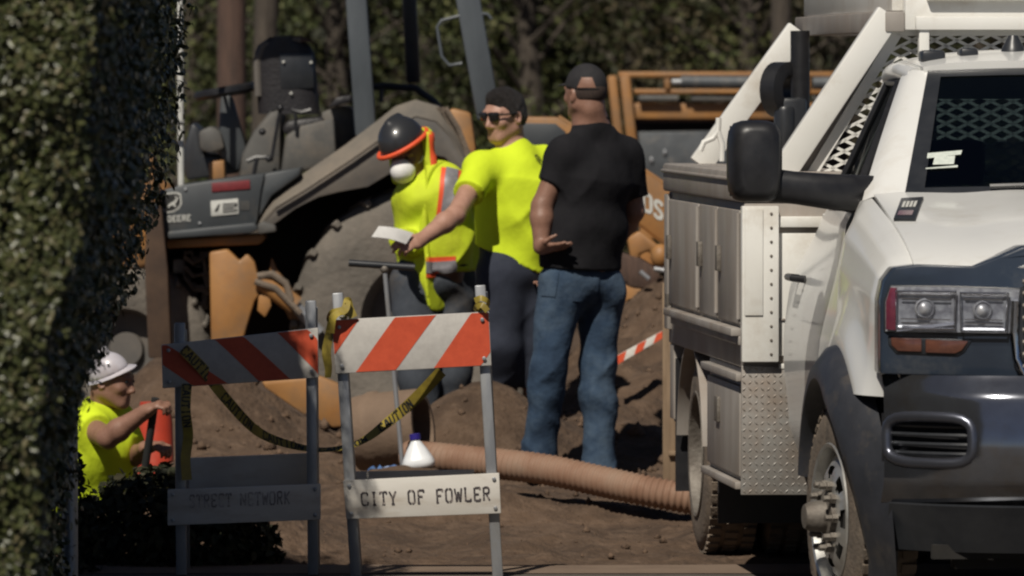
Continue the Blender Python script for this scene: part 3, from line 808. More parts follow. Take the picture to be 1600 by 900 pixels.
# black border band round the glass
bdr = MB()
sS = list(np.linspace(-1, 1, 25))
for tt in ((0, .055), (.945, 1.0)):
    bdr.grid(lambda s, t: ws_pt(s, tt[0] + (tt[1] - tt[0]) * t) + V((0, -.004, .003)), sS, [0, 1])
for s0 in (-1, 1):
    bdr.grid(lambda s, t: ws_pt(s0 * (.915 + .085 * s), .055 + .89 * t) + V((0, -.004, .003)), [0, 1], list(np.linspace(0, 1, 10)))
tb(bdr, 'windshield_border', M['trim'], angle=80)
cw = MB().grid(lambda s, t: (s * .86, float(ws_pt(s, 0)[1]) - .14 * (1 - t) , 1.515 + .015 * t), sS, [0, .5, 1]); tb(cw, 'cowl', M['trim'], solid=.01)
for s0, s1 in ((-.62, .05), (.0, .66)):
    pts = [ws_pt(s0 + (s1 - s0) * k / 8, .035 + .02 * k / 8) + V((0, -.02, .012)) for k in range(9)]
    tb(MB().tube(pts, .010, 6), 'wiper', M['black'])
# roof
def roof_pt(s, t):
    half = .605 + .02 * math.sin(math.pi * t)
    u = float(ws_pt(s, 1)[1]) * (1 - t) + (CAB_B - .02) * t
    z = 1.988 + .055 * math.sin(math.pi * min(1, t * .9 + .05)) * (1 - .5 * s * s) - .02 * abs(s) ** 6
    return (half * s * .985, u, z)
tb(MB().grid(roof_pt, sS, list(np.linspace(0, 1, 14))), 'roof', M['cabwhite'], solid=-.03, angle=60)
# pillars
for sx in (-1, 1):
    ap = MB(); m = []
    for k in range(15):
        t = k / 14
        q = ws_pt(sx * 1.0, t); wv = q[2]; ov = side_v(q[1], min(wv, 2.0))
        inner = q + V((-sx * .012, 0.0, .0))
        outer = V((sx * (.915 - (.915 - .665) * t ** 1.05), q[1] + .10 + .04 * t, wv - .02))
        mid = V((sx * (abs(outer[0]) * .48 + abs(inner[0]) * .52 + .022), q[1] + .025, wv + .006))
        back = V((sx * (abs(outer[0]) - .055), outer[1] + .03, wv - .03))
        m += [inner, mid, outer, back]
    ap.add(m, [(i * 4 + j, i * 4 + (j + 1) % 4, (i + 1) * 4 + (j + 1) % 4, (i + 1) * 4 + j) for i in range(14) for j in range(4)])
    ap.build('windshield_pillar', M['cabwhite'], truck, angle=70)
    # roof rail from pillar head to the back
    rr = MB(); rr.tube([(sx * .620, WS_T + .06, 1.965), (sx * .640, 1.45, 1.985), (sx * .625, 1.8, 1.98), (sx * .605, CAB_B - .03, 1.965)], .036, 10); rr.build('roof_rail', M['cabwhite'], truck, angle=80)
    bp = MB(); bp.prism([(sx * .865, CAB_B - .16, 1.44), (sx * .855, CAB_B, 1.44), (sx * .625, CAB_B, 1.96), (sx * .635, CAB_B - .16, 1.96)], (-sx * .05, 0, 0)); bp.build('rear_pillar', M['cabwhite'], truck, bevel=.01)
    # side window with its black frame
    sg = MB(); q = [V((sx * (.925), .78, 1.475)), V((sx * .855, CAB_B - .18, 1.475)), V((sx * .635, CAB_B - .18, 1.94)), V((sx * .668, WS_T + .18, 1.94))]
    sg.add(q, [(0, 1, 2, 3)]); fr_ = sg.build('side_window', M['sideglass'], truck, smooth=False)
    sf = MB(); sf.tube(q, .016, 6, closed=True); sf.build('window_seal', M['black'], fr_)
bk = MB(); bk.box((0, CAB_B + .01, .98), (1.72, .04, .92)); bk.box((0, CAB_B + .01, 1.93), (1.22, .04, .10))
for sx in (-1, 1): bk.prism([(sx * .85, CAB_B - .01, 1.44), (sx * .60, CAB_B - .01, 1.44), (sx * .52, CAB_B - .01, 1.90), (sx * .64, CAB_B - .01, 1.90)], (0, .04, 0))
tb(bk, 'cab_back', M['cabwhite'])
tb(MB().add([(-.62, CAB_B + .012, 1.44), (.62, CAB_B + .012, 1.44), (.54, CAB_B + .012, 1.90), (-.54, CAB_B + .012, 1.90)], [(0, 1, 2, 3)]), 'rear_window', M['sideglass'] if False else M['glass'], smooth=False)
# interior
it = MB(); it.box((0, .78, 1.28), (1.62, .5, .5)); dash = tb(it, 'dashboard', M['dark'], bevel=.06)
tb(MB().box((0, 1.4, .62), (1.7, 1.3, .06)), 'cab_floor', M['dark'])
for sx in (-1, 1):
    sb = MB(); sb.box((sx * .42, 1.70, 1.22), (.50, .16, .62)); sb.box((sx * .42, 1.45, .98), (.50, .50, .16)); st_ = tb(sb, 'cab_seat', M['dark'], bevel=.04)
    MB().box((sx * .42, 1.74, 1.64), (.27, .10, .17)).build('headrest', M['dark'], st_, bevel=.035)
sw = MB(); cs = V((.42, 1.12, 1.42)); sw.tube([cs + V((.19 * math.cos(a), .07 * math.sin(a) , .18 * math.sin(a))) for a in np.linspace(0, 2 * math.pi, 24, endpoint=False)], .014, 6, closed=True); sw.bar(cs - V((.18, 0, 0)), cs + V((.18, 0, 0)), .03, .02)
tb(sw, 'steering_wheel', M['dark'])
mr_ = MB(); mr_.box((0, 1.0, 1.88), (.25, .03, .07)); mr_.cyl((0, 1.0, 1.9), (0, 1.06, 1.965), .012, n=8); tb(mr_, 'rear_view_mirror', M['dark'], bevel=.01)
# stickers behind the windscreen
def ws_at(px, py):
    for t in np.linspace(0, 1, 400):
        for s_ in (0,):
            pass
    best = None; bd_ = 1e9
    for t in np.linspace(0, 1, 120):
        lo, hi = -1.0, 0.2
        for _ in range(24):
            mid = (lo + hi) / 2; q = ws_pt(mid, t); p = TU(px, py, q[1])
            if p[0] < q[0]: hi = mid
            else: lo = mid
        q = ws_pt((lo + hi) / 2, t); p = TU(px, py, q[1]); d = abs(p[2] - q[2])
        if d < bd_: bd_ = d; best = q
    return best
for quad, mm in (([(1448, 248), (1449, 240), (1503, 236), (1501, 243)], 'sticker'), ([(1457, 259), (1460, 246), (1492, 245), (1490, 257)], 'sticker'), ([(1446, 266), (1446, 263.5), (1496, 259.5), (1496, 262)], 'sticker')):
    qs = [ws_at(*p) + V((0, -.006, .003)) for p in quad]
    if all(q is not None for q in qs):
        MB().add(qs, [(0, 1, 2, 3)]).build('windshield_sticker', M[mm], truck, smooth=False)
# clearance lamps on the roof
for px, py, rx, rz in ((1456, 86, .045, .030), (1512, 80, .034, .024)):
    c = TU(px, py, 1.36)
    for sx in (1, -1):
        cl = MB(); cl.box((c[0] * sx, c[1], c[2] - .012), (rx * 2, .11, rz * 2)); tb(cl, 'clearance_lamp', M['trim'], bevel=.014)
c = TU(1583, 92, 1.40)
bl_ = MB(); bl_.lathe([(-.02, .050), (.02, .050), (.045, .040), (.075, .024), (.088, .018), (.088, 0)], c, (0, 0, 1), 18); tb(bl_, 'beacon', M['trim'], angle=50)

# --- towing mirrors
for sx in (-1, 1):
    c0 = TU(1180, 250, .60)
    hw = .098; y0 = .60
    cx = c0[0] if sx < 0 else -c0[0]
    top, bot = TU(1180, 188, .60)[2], TU(1180, 316, .60)[2]
    head = MB(); n = 28; prof = [(-.085, .55), (-.075, .80), (-.03, .97), (.03, 1.0), (.075, .98), (.085, .92)]
    vs = []; 
    for (dy, k) in prof:
        for i in range(n):
            a = 2 * math.pi * i / n; ca, sa = math.cos(a), math.sin(a); s_ = (abs(ca) ** 4.5 + abs(sa) ** 4.5) ** (-1 / 4.5)
            vs.append((cx + ca * s_ * hw * k, y0 + dy, (top + bot) / 2 + sa * s_ * (top - bot) / 2 * (k * .6 + .4)))
    m_ = len(prof)
    fs = [(i * n + j, i * n + (j + 1) % n, (i + 1) * n + (j + 1) % n, (i + 1) * n + j) for i in range(m_ - 1) for j in range(n)]
    fs += [tuple(range(n)), tuple(range((m_ - 1) * n, m_ * n))]
    head.add(vs, fs); mh = head.build('mirror_head', M['black'], truck, angle=55)
    MB().box((cx, y0 + .088, (top + bot) / 2), (hw * 1.7, .004, (top - bot) * .86)).build('mirror_glass', M['brightchrome'], mh)
    e0 = TU(1185, 287, .62); e1 = TU(1300, 300, .62); e2 = TU(1376, 306, .62)
    arm = MB(); ap = [V((q[0] if sx < 0 else -q[0], .62 + dy, q[2])) for q, dy in ((e0, -.01), (e1, -.005), (e2, .05))]
    for i in range(2):
        pass
    vs = []; prof = [(.0, .052, .062), (.5, .056, .060), (1, .060, .066), (1.6, .06, .07), (2, .05, .072)]
    for f, ry, rz in prof:
        i = min(1, int(f)); q = ap[i] + (ap[i + 1] - ap[i]) * (f - i)
        for k in range(16):
            a = 2 * math.pi * k / 16; ca, sa = math.cos(a), math.sin(a); s_ = (abs(ca) ** 3 + abs(sa) ** 3) ** (-1 / 3)
            vs.append((q[0], q[1] + ca * s_ * ry, q[2] + sa * s_ * rz))
    fs = [(i * 16 + j, i * 16 + (j + 1) % 16, (i + 1) * 16 + (j + 1) % 16, (i + 1) * 16 + j) for i in range(4) for j in range(16)] + [tuple(range(16)), tuple(range(64, 80))]
    arm.add(vs, fs); arm.build('mirror_arm', M['black'], truck, angle=55)

# --- wheels
TREAD = [(-.115, .255), (-.118, .30), (-.112, .36), (-.098, .392), (-.07, .402), (0, .405), (.07, .402), (.098, .392), (.112, .36), (.118, .30), (.115, .255)]
def wheel(cx, u, steer, side, dual_inner=False):
    """side -1: face looks to -x"""
    Mx = Matrix.Translation((cx, u, AXW)) @ Matrix.Rotation(steer, 4, 'Z')
    ax = (side, 0, 0)
    ty = MB()
    prof = []
    for h, r_ in TREAD: prof.append((h, r_))
    ty.lathe(prof, (0, 0, 0), ax, 64)
    w = ty.xf(Mx).build('wheel', M['rubber'], truck, angle=50)
    lug = MB()
    for k in range(46):
        a = 2 * math.pi * k / 46
        for s_, off in ((-.072, 0), (0, .5), (.072, 0)):
            aa = a + off * 2 * math.pi / 46
            d = V((0, math.cos(aa), math.sin(aa))); tq = V((0, -math.sin(aa), math.cos(aa)))
            lug.box(V((s_, 0, 0)) + d * .407, (.052, .034, .014), ((1, 0, 0), tq, d))
    lug.xf(Mx).build('tread', M['rubber'], w)
    rim = MB()
    rim.lathe([(.118, .262), (.124, .258), (.120, .246), (.085, .240), (.0, .235), (-.1, .25)], (0, 0, 0), ax, 48)
    dish = [(.060, .236), (.082, .222), (.098, .195)] if not dual_inner else [(-.06, .236), (-.05, .2), (-.05, .16)]
    rim.lathe(dish, (0, 0, 0), ax, 48)
    # disc with hand holes
    if not dual_inner:
        nh = 8; ns = 96
        def disc(rr, a):
            h = .098 + .022 * (1 - ((rr - .195) / .09) ** 2 * .0) if rr > .11 else .115
            return h
        rings = [(.195, .098), (.18, .108), (.165, .115), (.15, .119), (.135, .121), (.12, .122), (.10, .122), (.09, .12)]
        vs = []; fs = []
        for rr, h in rings:
            for k in range(ns):
                a = 2 * math.pi * k / ns; vs.append((side * h, math.cos(a) * rr, math.sin(a) * rr))
        for i in range(len(rings) - 1):
            for k in range(ns):
                ac = 2 * math.pi * (k + .5) / ns; rc = (rings[i][0] + rings[i + 1][0]) / 2
                da = ((ac * nh / (2 * math.pi) + .5) % 1 - .5) * 2 * math.pi / nh
                if ((rc - .163) / .021) ** 2 + (da * .163 / .034) ** 2 < 1: continue
                fs.append((i * ns + k, i * ns + (k + 1) % ns, (i + 1) * ns + (k + 1) % ns, (i + 1) * ns + k))
        rim.add(vs, fs)
    rim.xf(Mx).build('rim', M['steel'] if dual_inner else M['alu'], w, angle=35)
    bk_ = MB(); bk_.lathe([(.02, .23), (.04, 0.0)], (0, 0, 0), ax, 32); bk_.xf(Mx).build('brake_drum', M['underbody'], w)
    if dual_inner:
        hub = MB(); hub.lathe([(-.06, .10), (.02, .09), (.03, .0)], (0, 0, 0), ax, 20); hub.xf(Mx).build('hub', M['steel'], w, angle=40)
        bk2 = MB(); bk2.lathe([(-.06, .2), (-.055, .0)], (0, 0, 0), ax, 24); bk2.xf(Mx).build('rim_disc', M['steel'], w)
    if not dual_inner:
        hub = MB(); hub.lathe([(.118, .098), (.135, .094), (.14, .058), (.195, .052), (.212, .042), (.222, .0)], (0, 0, 0), ax, 28)
        hub.xf(Mx).build('hub', M['steel'], w, angle=40)
        for k in range(10):
            nut = MB(); a = 2 * math.pi * k / 10; c = V((0, math.cos(a) * .115, math.sin(a) * .115))
            nut.lathe([(.12, .018), (.14, .018), (.142, .0135), (.165, .0125), (.172, .0)], c, ax, 6)
            nut.xf(Mx).build('lug_nut', M['steel'], w)
    return w
STEER = R(7)
wheel(-.985, 0, STEER, -1); wheel(.985, 0, STEER, 1)
for sx in (-1, 1):
    wheel(sx * .995, 4.2, 0, sx, True); wheel(sx * .74, 4.2, 0, sx, True)
ch = MB()
for sx in (-1, 1): ch.box((sx * .43, 2.5, .62), (.09, 6.2, .22))
ch.cyl((-.85, 0, .42), (.85, 0, .42), .06); ch.cyl((-.9, 4.2, .42), (.9, 4.2, .42), .08); ch.ell((0, 4.2, .42), (.2, .2, .2))
tb(ch, 'chassis', M['underbody'])
MB().box((0, .1, .85), (.9, 1.1, .7)).build('engine', M['underbody'], truck)
tk = MB(); tk.cyl((-.62, 1.2, .52), (-.62, 2.1, .52), .2); tk.box((.62, 1.7, .55), (.35, 1.1, .4)); tb(tk, 'fuel_tank', M['underbody'])

# --- service body
BV = 1.15; BF = 2.20; BE = 4.92; BTOP = 1.50; BIN = .72
def bx(mb, x0, x1, y0, y1, z0, z1): return mb.box(((x0 + x1) / 2, (y0 + y1) / 2, (z0 + z1) / 2), (abs(x1 - x0), abs(y1 - y0), abs(z1 - z0)))
ZW = .84                                          # bottom of the upper box
for sx in (-1, 1):
    ub = MB(); bx(ub, sx * BIN, sx * BV, BF, BE, ZW, BTOP - .02); box_ = ub.build('side_box', M['shaded_dusty_white'], truck, bevel=.006)
    lip = MB(); bx(lip, sx * (BIN - .02), sx * (BV + .025), BF - .01, BE + .01, BTOP - .018, BTOP + .10); lp = lip.build('box_lid', M['shaded_dusty_white'], truck, bevel=.012)
    lr = MB(); bx(lr, sx * (BIN - .03), sx * (BV + .034), BF - .02, BE + .02, BTOP + .062, BTOP + .075); lr.build('lid_lip', M['shaded_dusty_white'], lp, bevel=.004)
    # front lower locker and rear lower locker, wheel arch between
    lk = MB(); bx(lk, sx * BIN, sx * (BV - .005), BF + .002, 3.42, .37, ZW - .002); loc = lk.build('lower_locker', M['shaded_dusty_white'], truck, bevel=.006)
    lk2 = MB(); bx(lk2, sx * BIN, sx * (BV - .005), 4.78, BE, .52, ZW - .002); lk2.build('lower_locker', M['shaded_dusty_white'], truck, bevel=.006)
    fl = MB(); bx(fl, sx * (BV - .02), sx * (BV + .03), BF + .01, 3.44, ZW - .05, ZW - .02); bx(fl, sx * (BV - .02), sx * (BV + .03), BF + .03, 3.43, .372, .40); fl.build('locker_flange', M['shaded_dusty_white'], loc, bevel=.004)
    ld = MB(); bx(ld, sx * (BV - .01), sx * (BV + .012), BF + .05, 3.36, .42, ZW - .07); d_ = ld.build('locker_door', M['shaded_dusty_white'], truck, bevel=.005)
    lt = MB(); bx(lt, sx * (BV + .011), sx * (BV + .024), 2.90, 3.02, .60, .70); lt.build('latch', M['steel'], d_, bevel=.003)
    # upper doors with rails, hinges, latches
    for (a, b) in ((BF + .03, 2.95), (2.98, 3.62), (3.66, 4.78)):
        dd = MB(); bx(dd, sx * (BV - .004), sx * (BV + .016), a, b, 1.01, BTOP - .05); d_ = dd.build('box_door', M['shaded_dusty_white'], truck, bevel=.006)
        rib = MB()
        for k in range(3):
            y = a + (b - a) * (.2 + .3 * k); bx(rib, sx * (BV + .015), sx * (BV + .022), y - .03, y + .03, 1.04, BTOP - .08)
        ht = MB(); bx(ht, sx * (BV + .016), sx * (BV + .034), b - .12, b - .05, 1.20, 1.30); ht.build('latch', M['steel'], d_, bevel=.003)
        hg = MB(); hg.cyl((sx * (BV + .018), a, 1.03), (sx * (BV + .018), a, BTOP - .06), .009, n=8); hg.build('hinge', M['shaded_dusty_white'], d_)
    dr = MB(); bx(dr, sx * (BV - .002), sx * (BV + .05), BF + .01, BE - .25, .965, .995); bx(dr, sx * (BV - .002), sx * (BV + .02), BF + .01, BE - .25, .93, .966); dr.build('drip_rail', M['shaded_dusty_white'], box_, bevel=.004)
    ep = MB(); bx(ep, sx * (BV - .02), sx * (BV + .02), 4.80, BE + .005, ZW + .06, BTOP - .03); ep.build('rear_post', M['shaded_dusty_white'], box_, bevel=.006)
    pt = MB(); bx(pt, sx * (BV + .0), sx * (BV + .022), 4.80, BE - .02, 1.00, 1.05); pt.build('rear_bracket', M['steel'], box_)
    af = MB(); af.lathe([(-.10, .50), (.022, .50)], (sx * (BV - .03), 4.2, AXW - .03), (sx, 0, 0), 24, a0=R(-80), a1=R(80), xd=(0, 0, 1)); af.build('wheel_arch', M['shaded_dusty_white'], truck, solid=.01)
    # front face: tall column, recessed sheet, tread plate
    col = MB(); xo = TU(1159, 500, BF - .05)[0]; xi = TU(1217, 500, BF - .05)[0]
    zt, zb = TU(1159, 322, BF - .05)[2], TU(1159, 566, BF - .05)[2]
    x0, x1 = sorted((sx * abs(xo), sx * abs(xi))); bx(col, x0, x1, BF - .055, BF + .0, zb, zt); cl_ = col.build('front_column', M['white'], truck, bevel=.006)
    pn = MB(); xq = abs(TU(1192, 500, BF - .055)[0]); x0, x1 = sorted((sx * (abs(xo) - .01), sx * xq)); bx(pn, x0, x1, BF - .062, BF - .053, TU(1159, 493, BF - .055)[2], zt - .01); pn.build('column_panel', M['white'], cl_, bevel=.003)
    rc = MB(); x0, x1 = sorted((sx * (abs(xi) - .004), sx * .5)); bx(rc, x0, x1, BF - .012, BF + .0, TU(1230, 556, BF)[2], TU(1230, 364, BF)[2]); rc.build('front_panel', M['white'], truck, bevel=.004)
    rc = MB(); bx(rc, x0, x1, BF - .03, BF + .0, TU(1230, 351, BF)[2] - .01, TU(1230, 338, BF)[2]); rc.build('front_panel_rail', M['white'], truck, bevel=.004)
    rc = MB(); bx(rc, x0, x1, BF - .006, BF + .0, TU(1230, 365, BF)[2], TU(1230, 352, BF)[2]); rc.build('panel_recess', M['shaded_dusty_white'], truck)
    rc = MB(); bx(rc, x0, x1, BF - .020, BF - .011, TU(1230, 500, BF)[2] , TU(1230, 497.5, BF)[2]); rc.build('panel_seam', M['shaded_dusty_white'], truck)
    rc = MB(); bx(rc, x0, x1 , BF - .020, BF + .0, TU(1230, 576, BF)[2], TU(1230, 568, BF)[2]); rc.build('tread_lip', M['white'], truck, bevel=.003)
    tp_ = [TU(1158, 571, BF - .004), TU(1300, 577, BF - .004), TU(1292, 700, BF - .004), TU(1262, 773, BF - .004), TU(1157, 773, BF - .004)]
    tp_ = [V((p[0] * (1 if sx < 0 else -1), p[1], p[2])) for p in tp_]
    tr_ = MB().prism(tp_, (0, -.012, 0)).build('tread_plate', M['tread'], truck, bevel=.003)
    lz = MB(); zt2, zb2 = tp_[0][2], tp_[4][2]; xa, xb = sorted((tp_[4][0], tp_[3][0]))
    nx, nz = 11, 19
    for i in range(nx):
        for j in range(nz):
            x = xa + (xb - xa) * (i + .5) / nx; z = zb2 + (zt2 - zb2) * (j + .5) / nz
            s_ = 1 if (i + j) % 2 else -1
            d = unit((1, 0, s_ * 1.0)); e = unit((-s_ * 1.0, 0, 1))
            c = V((x, BF - .0165, z)); vs = [c - d * .012, c + e * .004, c + d * .012, c - e * .004, c + V((0, -.0035, 0))]
            lz.add(vs, [(0, 1, 4), (1, 2, 4), (2, 3, 4), (3, 0, 4)])
    lz = lz.build('tread_lugs', M['tread'], tr_, smooth=False); lz['kind'] = 'stuff'
    rv_ = MB()
    for k in range(11):
        z = zb + .03 + (zt - zb - .06) * k / 10; rv_.ell((sx * (abs(xi) + .03), BF - .056, z), (.006, .004, .006), n=8, m=4)
    rv_.build('column_rivets', M['steel'], cl_)
    fr2 = MB(); x0, x1 = sorted((sx * .72, sx * .6)); bx(fr2, x0, x1, BF + .0, BE, .66, 1.0); fr2.build('bed_wall', M['shaded_dusty_white'], truck)
bd2 = MB(); bx(bd2, -.72, .72, BF, BE, .70, .76); tb(bd2, 'bed_floor', M['shaded_dusty_white'])
bx2 = MB(); bx(bx2, -.72, .72, BF - .01, BF + .03, .76, 1.5); tb(bx2, 'bulkhead', M['white'])
rb2 = MB(); bx(rb2, -1.12, 1.12, BE, BE + .10, .50, .76); tb(rb2, 'rear_bumper', M['tread'], bevel=.01)
for sx in (-1, 1):
    mf = MB(); bx(mf, sx * .62, sx * 1.14, 4.74, 4.755, .22, .78); tb(mf, 'mud_shade_flap', M['black'])
for sx in (-1, 1):
    mf = MB(); bx(mf, sx * .50, sx * 1.10, 3.52, 3.535, .16, .80); tb(mf, 'mud_shade_flap', M['black'])  # flaps added ahead of the rear tyres to black out the lit tread

# --- ladder rack
RB = BTOP + .10
ZB = TU(1300, 50, BF + .1)[2]; ZR = TU(1300, 18, BF + .1)[2]
for sx in (-1, 1):
    for (yy, base, top) in ((BF + .06, (1224, 268), (1384, 28)), (BE - .16, (1098, 252), (1243, 52))):
        p0 = TU(base[0], base[1], yy); p1 = TU(top[0], top[1], yy)
        p0[0] *= -sx; p1[0] *= -sx
        d_ = unit(p1 - p0); st = MB()
        st.bar(p0 - d_ * .02, p1 + d_ * .02, .066 if yy < 3 else .055, .10, side=(0, 1, 0))
        # open channel: bright front plate standing proud of the web
        st.build('rack_post', M['white'], truck, bevel=.006)
        if yy < 3:
            pl = MB(); e = V((.16 * sx, 0, 0)); 
            pl.prism([p0 + V((-.04 * sx * 0 - sx * .05, .045, 0)), p1 + V((-sx * .05, .045, 0)), p1 + V((-sx * .115, .045, 0)), p0 + V((-sx * .115, .045, 0))], (0, .01, 0)); pl.build('rack_gusset', M['shaded_dusty_white'], truck)
        else:
            gp_ = MB(); q = TU(1220, 105, yy); q[0] *= -sx; gp_.prism([p0 + V((0, 0, 0)), p0 + V((-sx * .06, 0, 0)), q + V((-sx * .02, 0, 0)), q], (0, .012, 0)); gp_.build('rack_gusset', M['white'], truck)
    xr = abs(TU(1388, 34, BF + .05)[0])
    rl = MB(); bx(rl, sx * (xr - .06), sx * (xr + .015), BF + .02, BE + .12, ZB + .0, ZR); rl.build('rack_rail', M['shaded_dusty_white'], truck, bevel=.006)
    ld_ = MB(); bx(ld_, sx * (xr - .14), sx * (xr - .02), BF + .1, BE + .1, ZR + .002, ZR + .16); ld_.build('rack_side_rail', M['white'], truck, bevel=.006)
# cross beams
for yy in (BF + .06, 3.6, BE - .16):
    cb = MB(); zb_ = TU(1500, 47, BF + .0)[2]; bx(cb, -xr + .061, xr - .061, yy - .04, yy + .04, zb_ if yy < 3 else ZB, ZR + .05); tb(cb, 'rack_crossbeam', M['white'], bevel=.006)
cb = MB(); zb_ = TU(1500, 15, BF)[2]; bx(cb, -xr + .143, xr - .143, BF - .02, BF + .08, zb_ + .035, zb_ + .22); tb(cb, 'rack_headboard', M['white'], bevel=.006)
cb = MB(); z_ = TU(1500, 42, BF)[2]; bx(cb, -xr + .10, xr - .10, BF - .01, BF + .018, z_ - .012, z_ + .04); tb(cb, 'rack_cap_strip', M['white'], bevel=.004)
for v in (-.45, .05, .45):
    ub_ = MB(); bx(ub_, v - .02, v + .02, BF + .0, BF + .05, 1.5, TU(1500, 47, BF)[2] + .02)
    tb(ub_, 'rack_upright', M['white'], bevel=.004)
for k in range(5):
    ub_ = MB(); bx(ub_, -.5 + k * .21, -.44 + k * .21, 2.6 + k * .1, 2.66 + k * .1, ZR + .05, ZR + .30)
    tb(ub_, 'rack_stake', M['white'])
# diamond mesh of the headache rack, built strand by strand
def mesh_panel():
    mb = MB(); y = BF + .10; L_, H_ = .088, .043; st = .010
    zlo, zhi = 1.44, TU(1450, 50, y)[2]
    def left_edge(z):
        p0 = TU(1268, 272, y); p1 = TU(1384, 80, y); f = (z - p0[2]) / (p1[2] - p0[2]); return p0[0] + (p1[0] - p0[0]) * f
    nrow = int((zhi - zlo) / (H_ / 2)) + 1
    for r_ in range(nrow):
        z = zlo + r_ * H_ / 2
        for c in range(-26, 27):
            x = c * L_ + (L_ / 2 if r_ % 2 else 0)
            for s_ in (-1, 1):
                a = V((x, y, z)); b = V((x + s_ * L_ / 2, y, z + H_ / 2))
                if min(abs(a[0]), 9) > abs(left_edge(a[2])) or abs(b[0]) > abs(left_edge(b[2])): continue
                mb.bar(a, b, .004, st * 1.15, side=(0, 1, 0))
    o = mb.build('mesh_panel', M['white'], truck, smooth=False, norm=False); o['kind'] = 'stuff'
    fr = MB()
    for sx in (-1, 1):
        fr.bar((sx * left_edge(zlo) - .0, y, zlo), (sx * left_edge(zhi), y, zhi), .03, .04, side=(0, 1, 0))
    fr.bar((left_edge(zhi), y, zhi), (-left_edge(zhi), y, zhi), .03, .03, side=(0, 1, 0)); fr.build('mesh_frame', M['white'], truck)
mesh_panel()
# hose reel on a black post standing in the bed
rpz = TU(1250, 48, 4.3); rp0 = TU(1252, 250, 4.3)
pm = MB(); pm.cyl((rp0[0], 4.3, .76), (rpz[0], 4.3, rpz[2]), .040, n=14); rpost = tb(pm, 'reel_post', M['black'])
rw = MB(); c = TU(1222, 140, 4.3); rw.lathe([(-.045, .09), (-.035, .115), (.035, .115), (.045, .09), (.045, .06), (-.045, .06), (-.045, .09)], c, (.75, -.66, 0), 24); tb(rw, 'reel_wheel', M['black'], angle=40)
rw = MB(); rw.box(TU(1236, 205, 4.3), (.12, .14, .28)); rw.cyl(TU(1226, 235, 4.25), TU(1226, 165, 4.25), .045); tb(rw, 'reel_body', M['trim'], bevel=.02)
# small white hook behind the box lid
hk = MB(); hk.tube([TU(1094, 236, 4.6), TU(1100, 222, 4.6), TU(1114, 216, 4.6), TU(1122, 205, 4.6), TU(1123, 184, 4.6)], .012, 8); hk.tube([TU(1122, 205, 4.6), TU(1128, 225, 4.6), TU(1128, 252, 4.6)], .012, 8); tb(hk, 'tie_hook', M['white'])

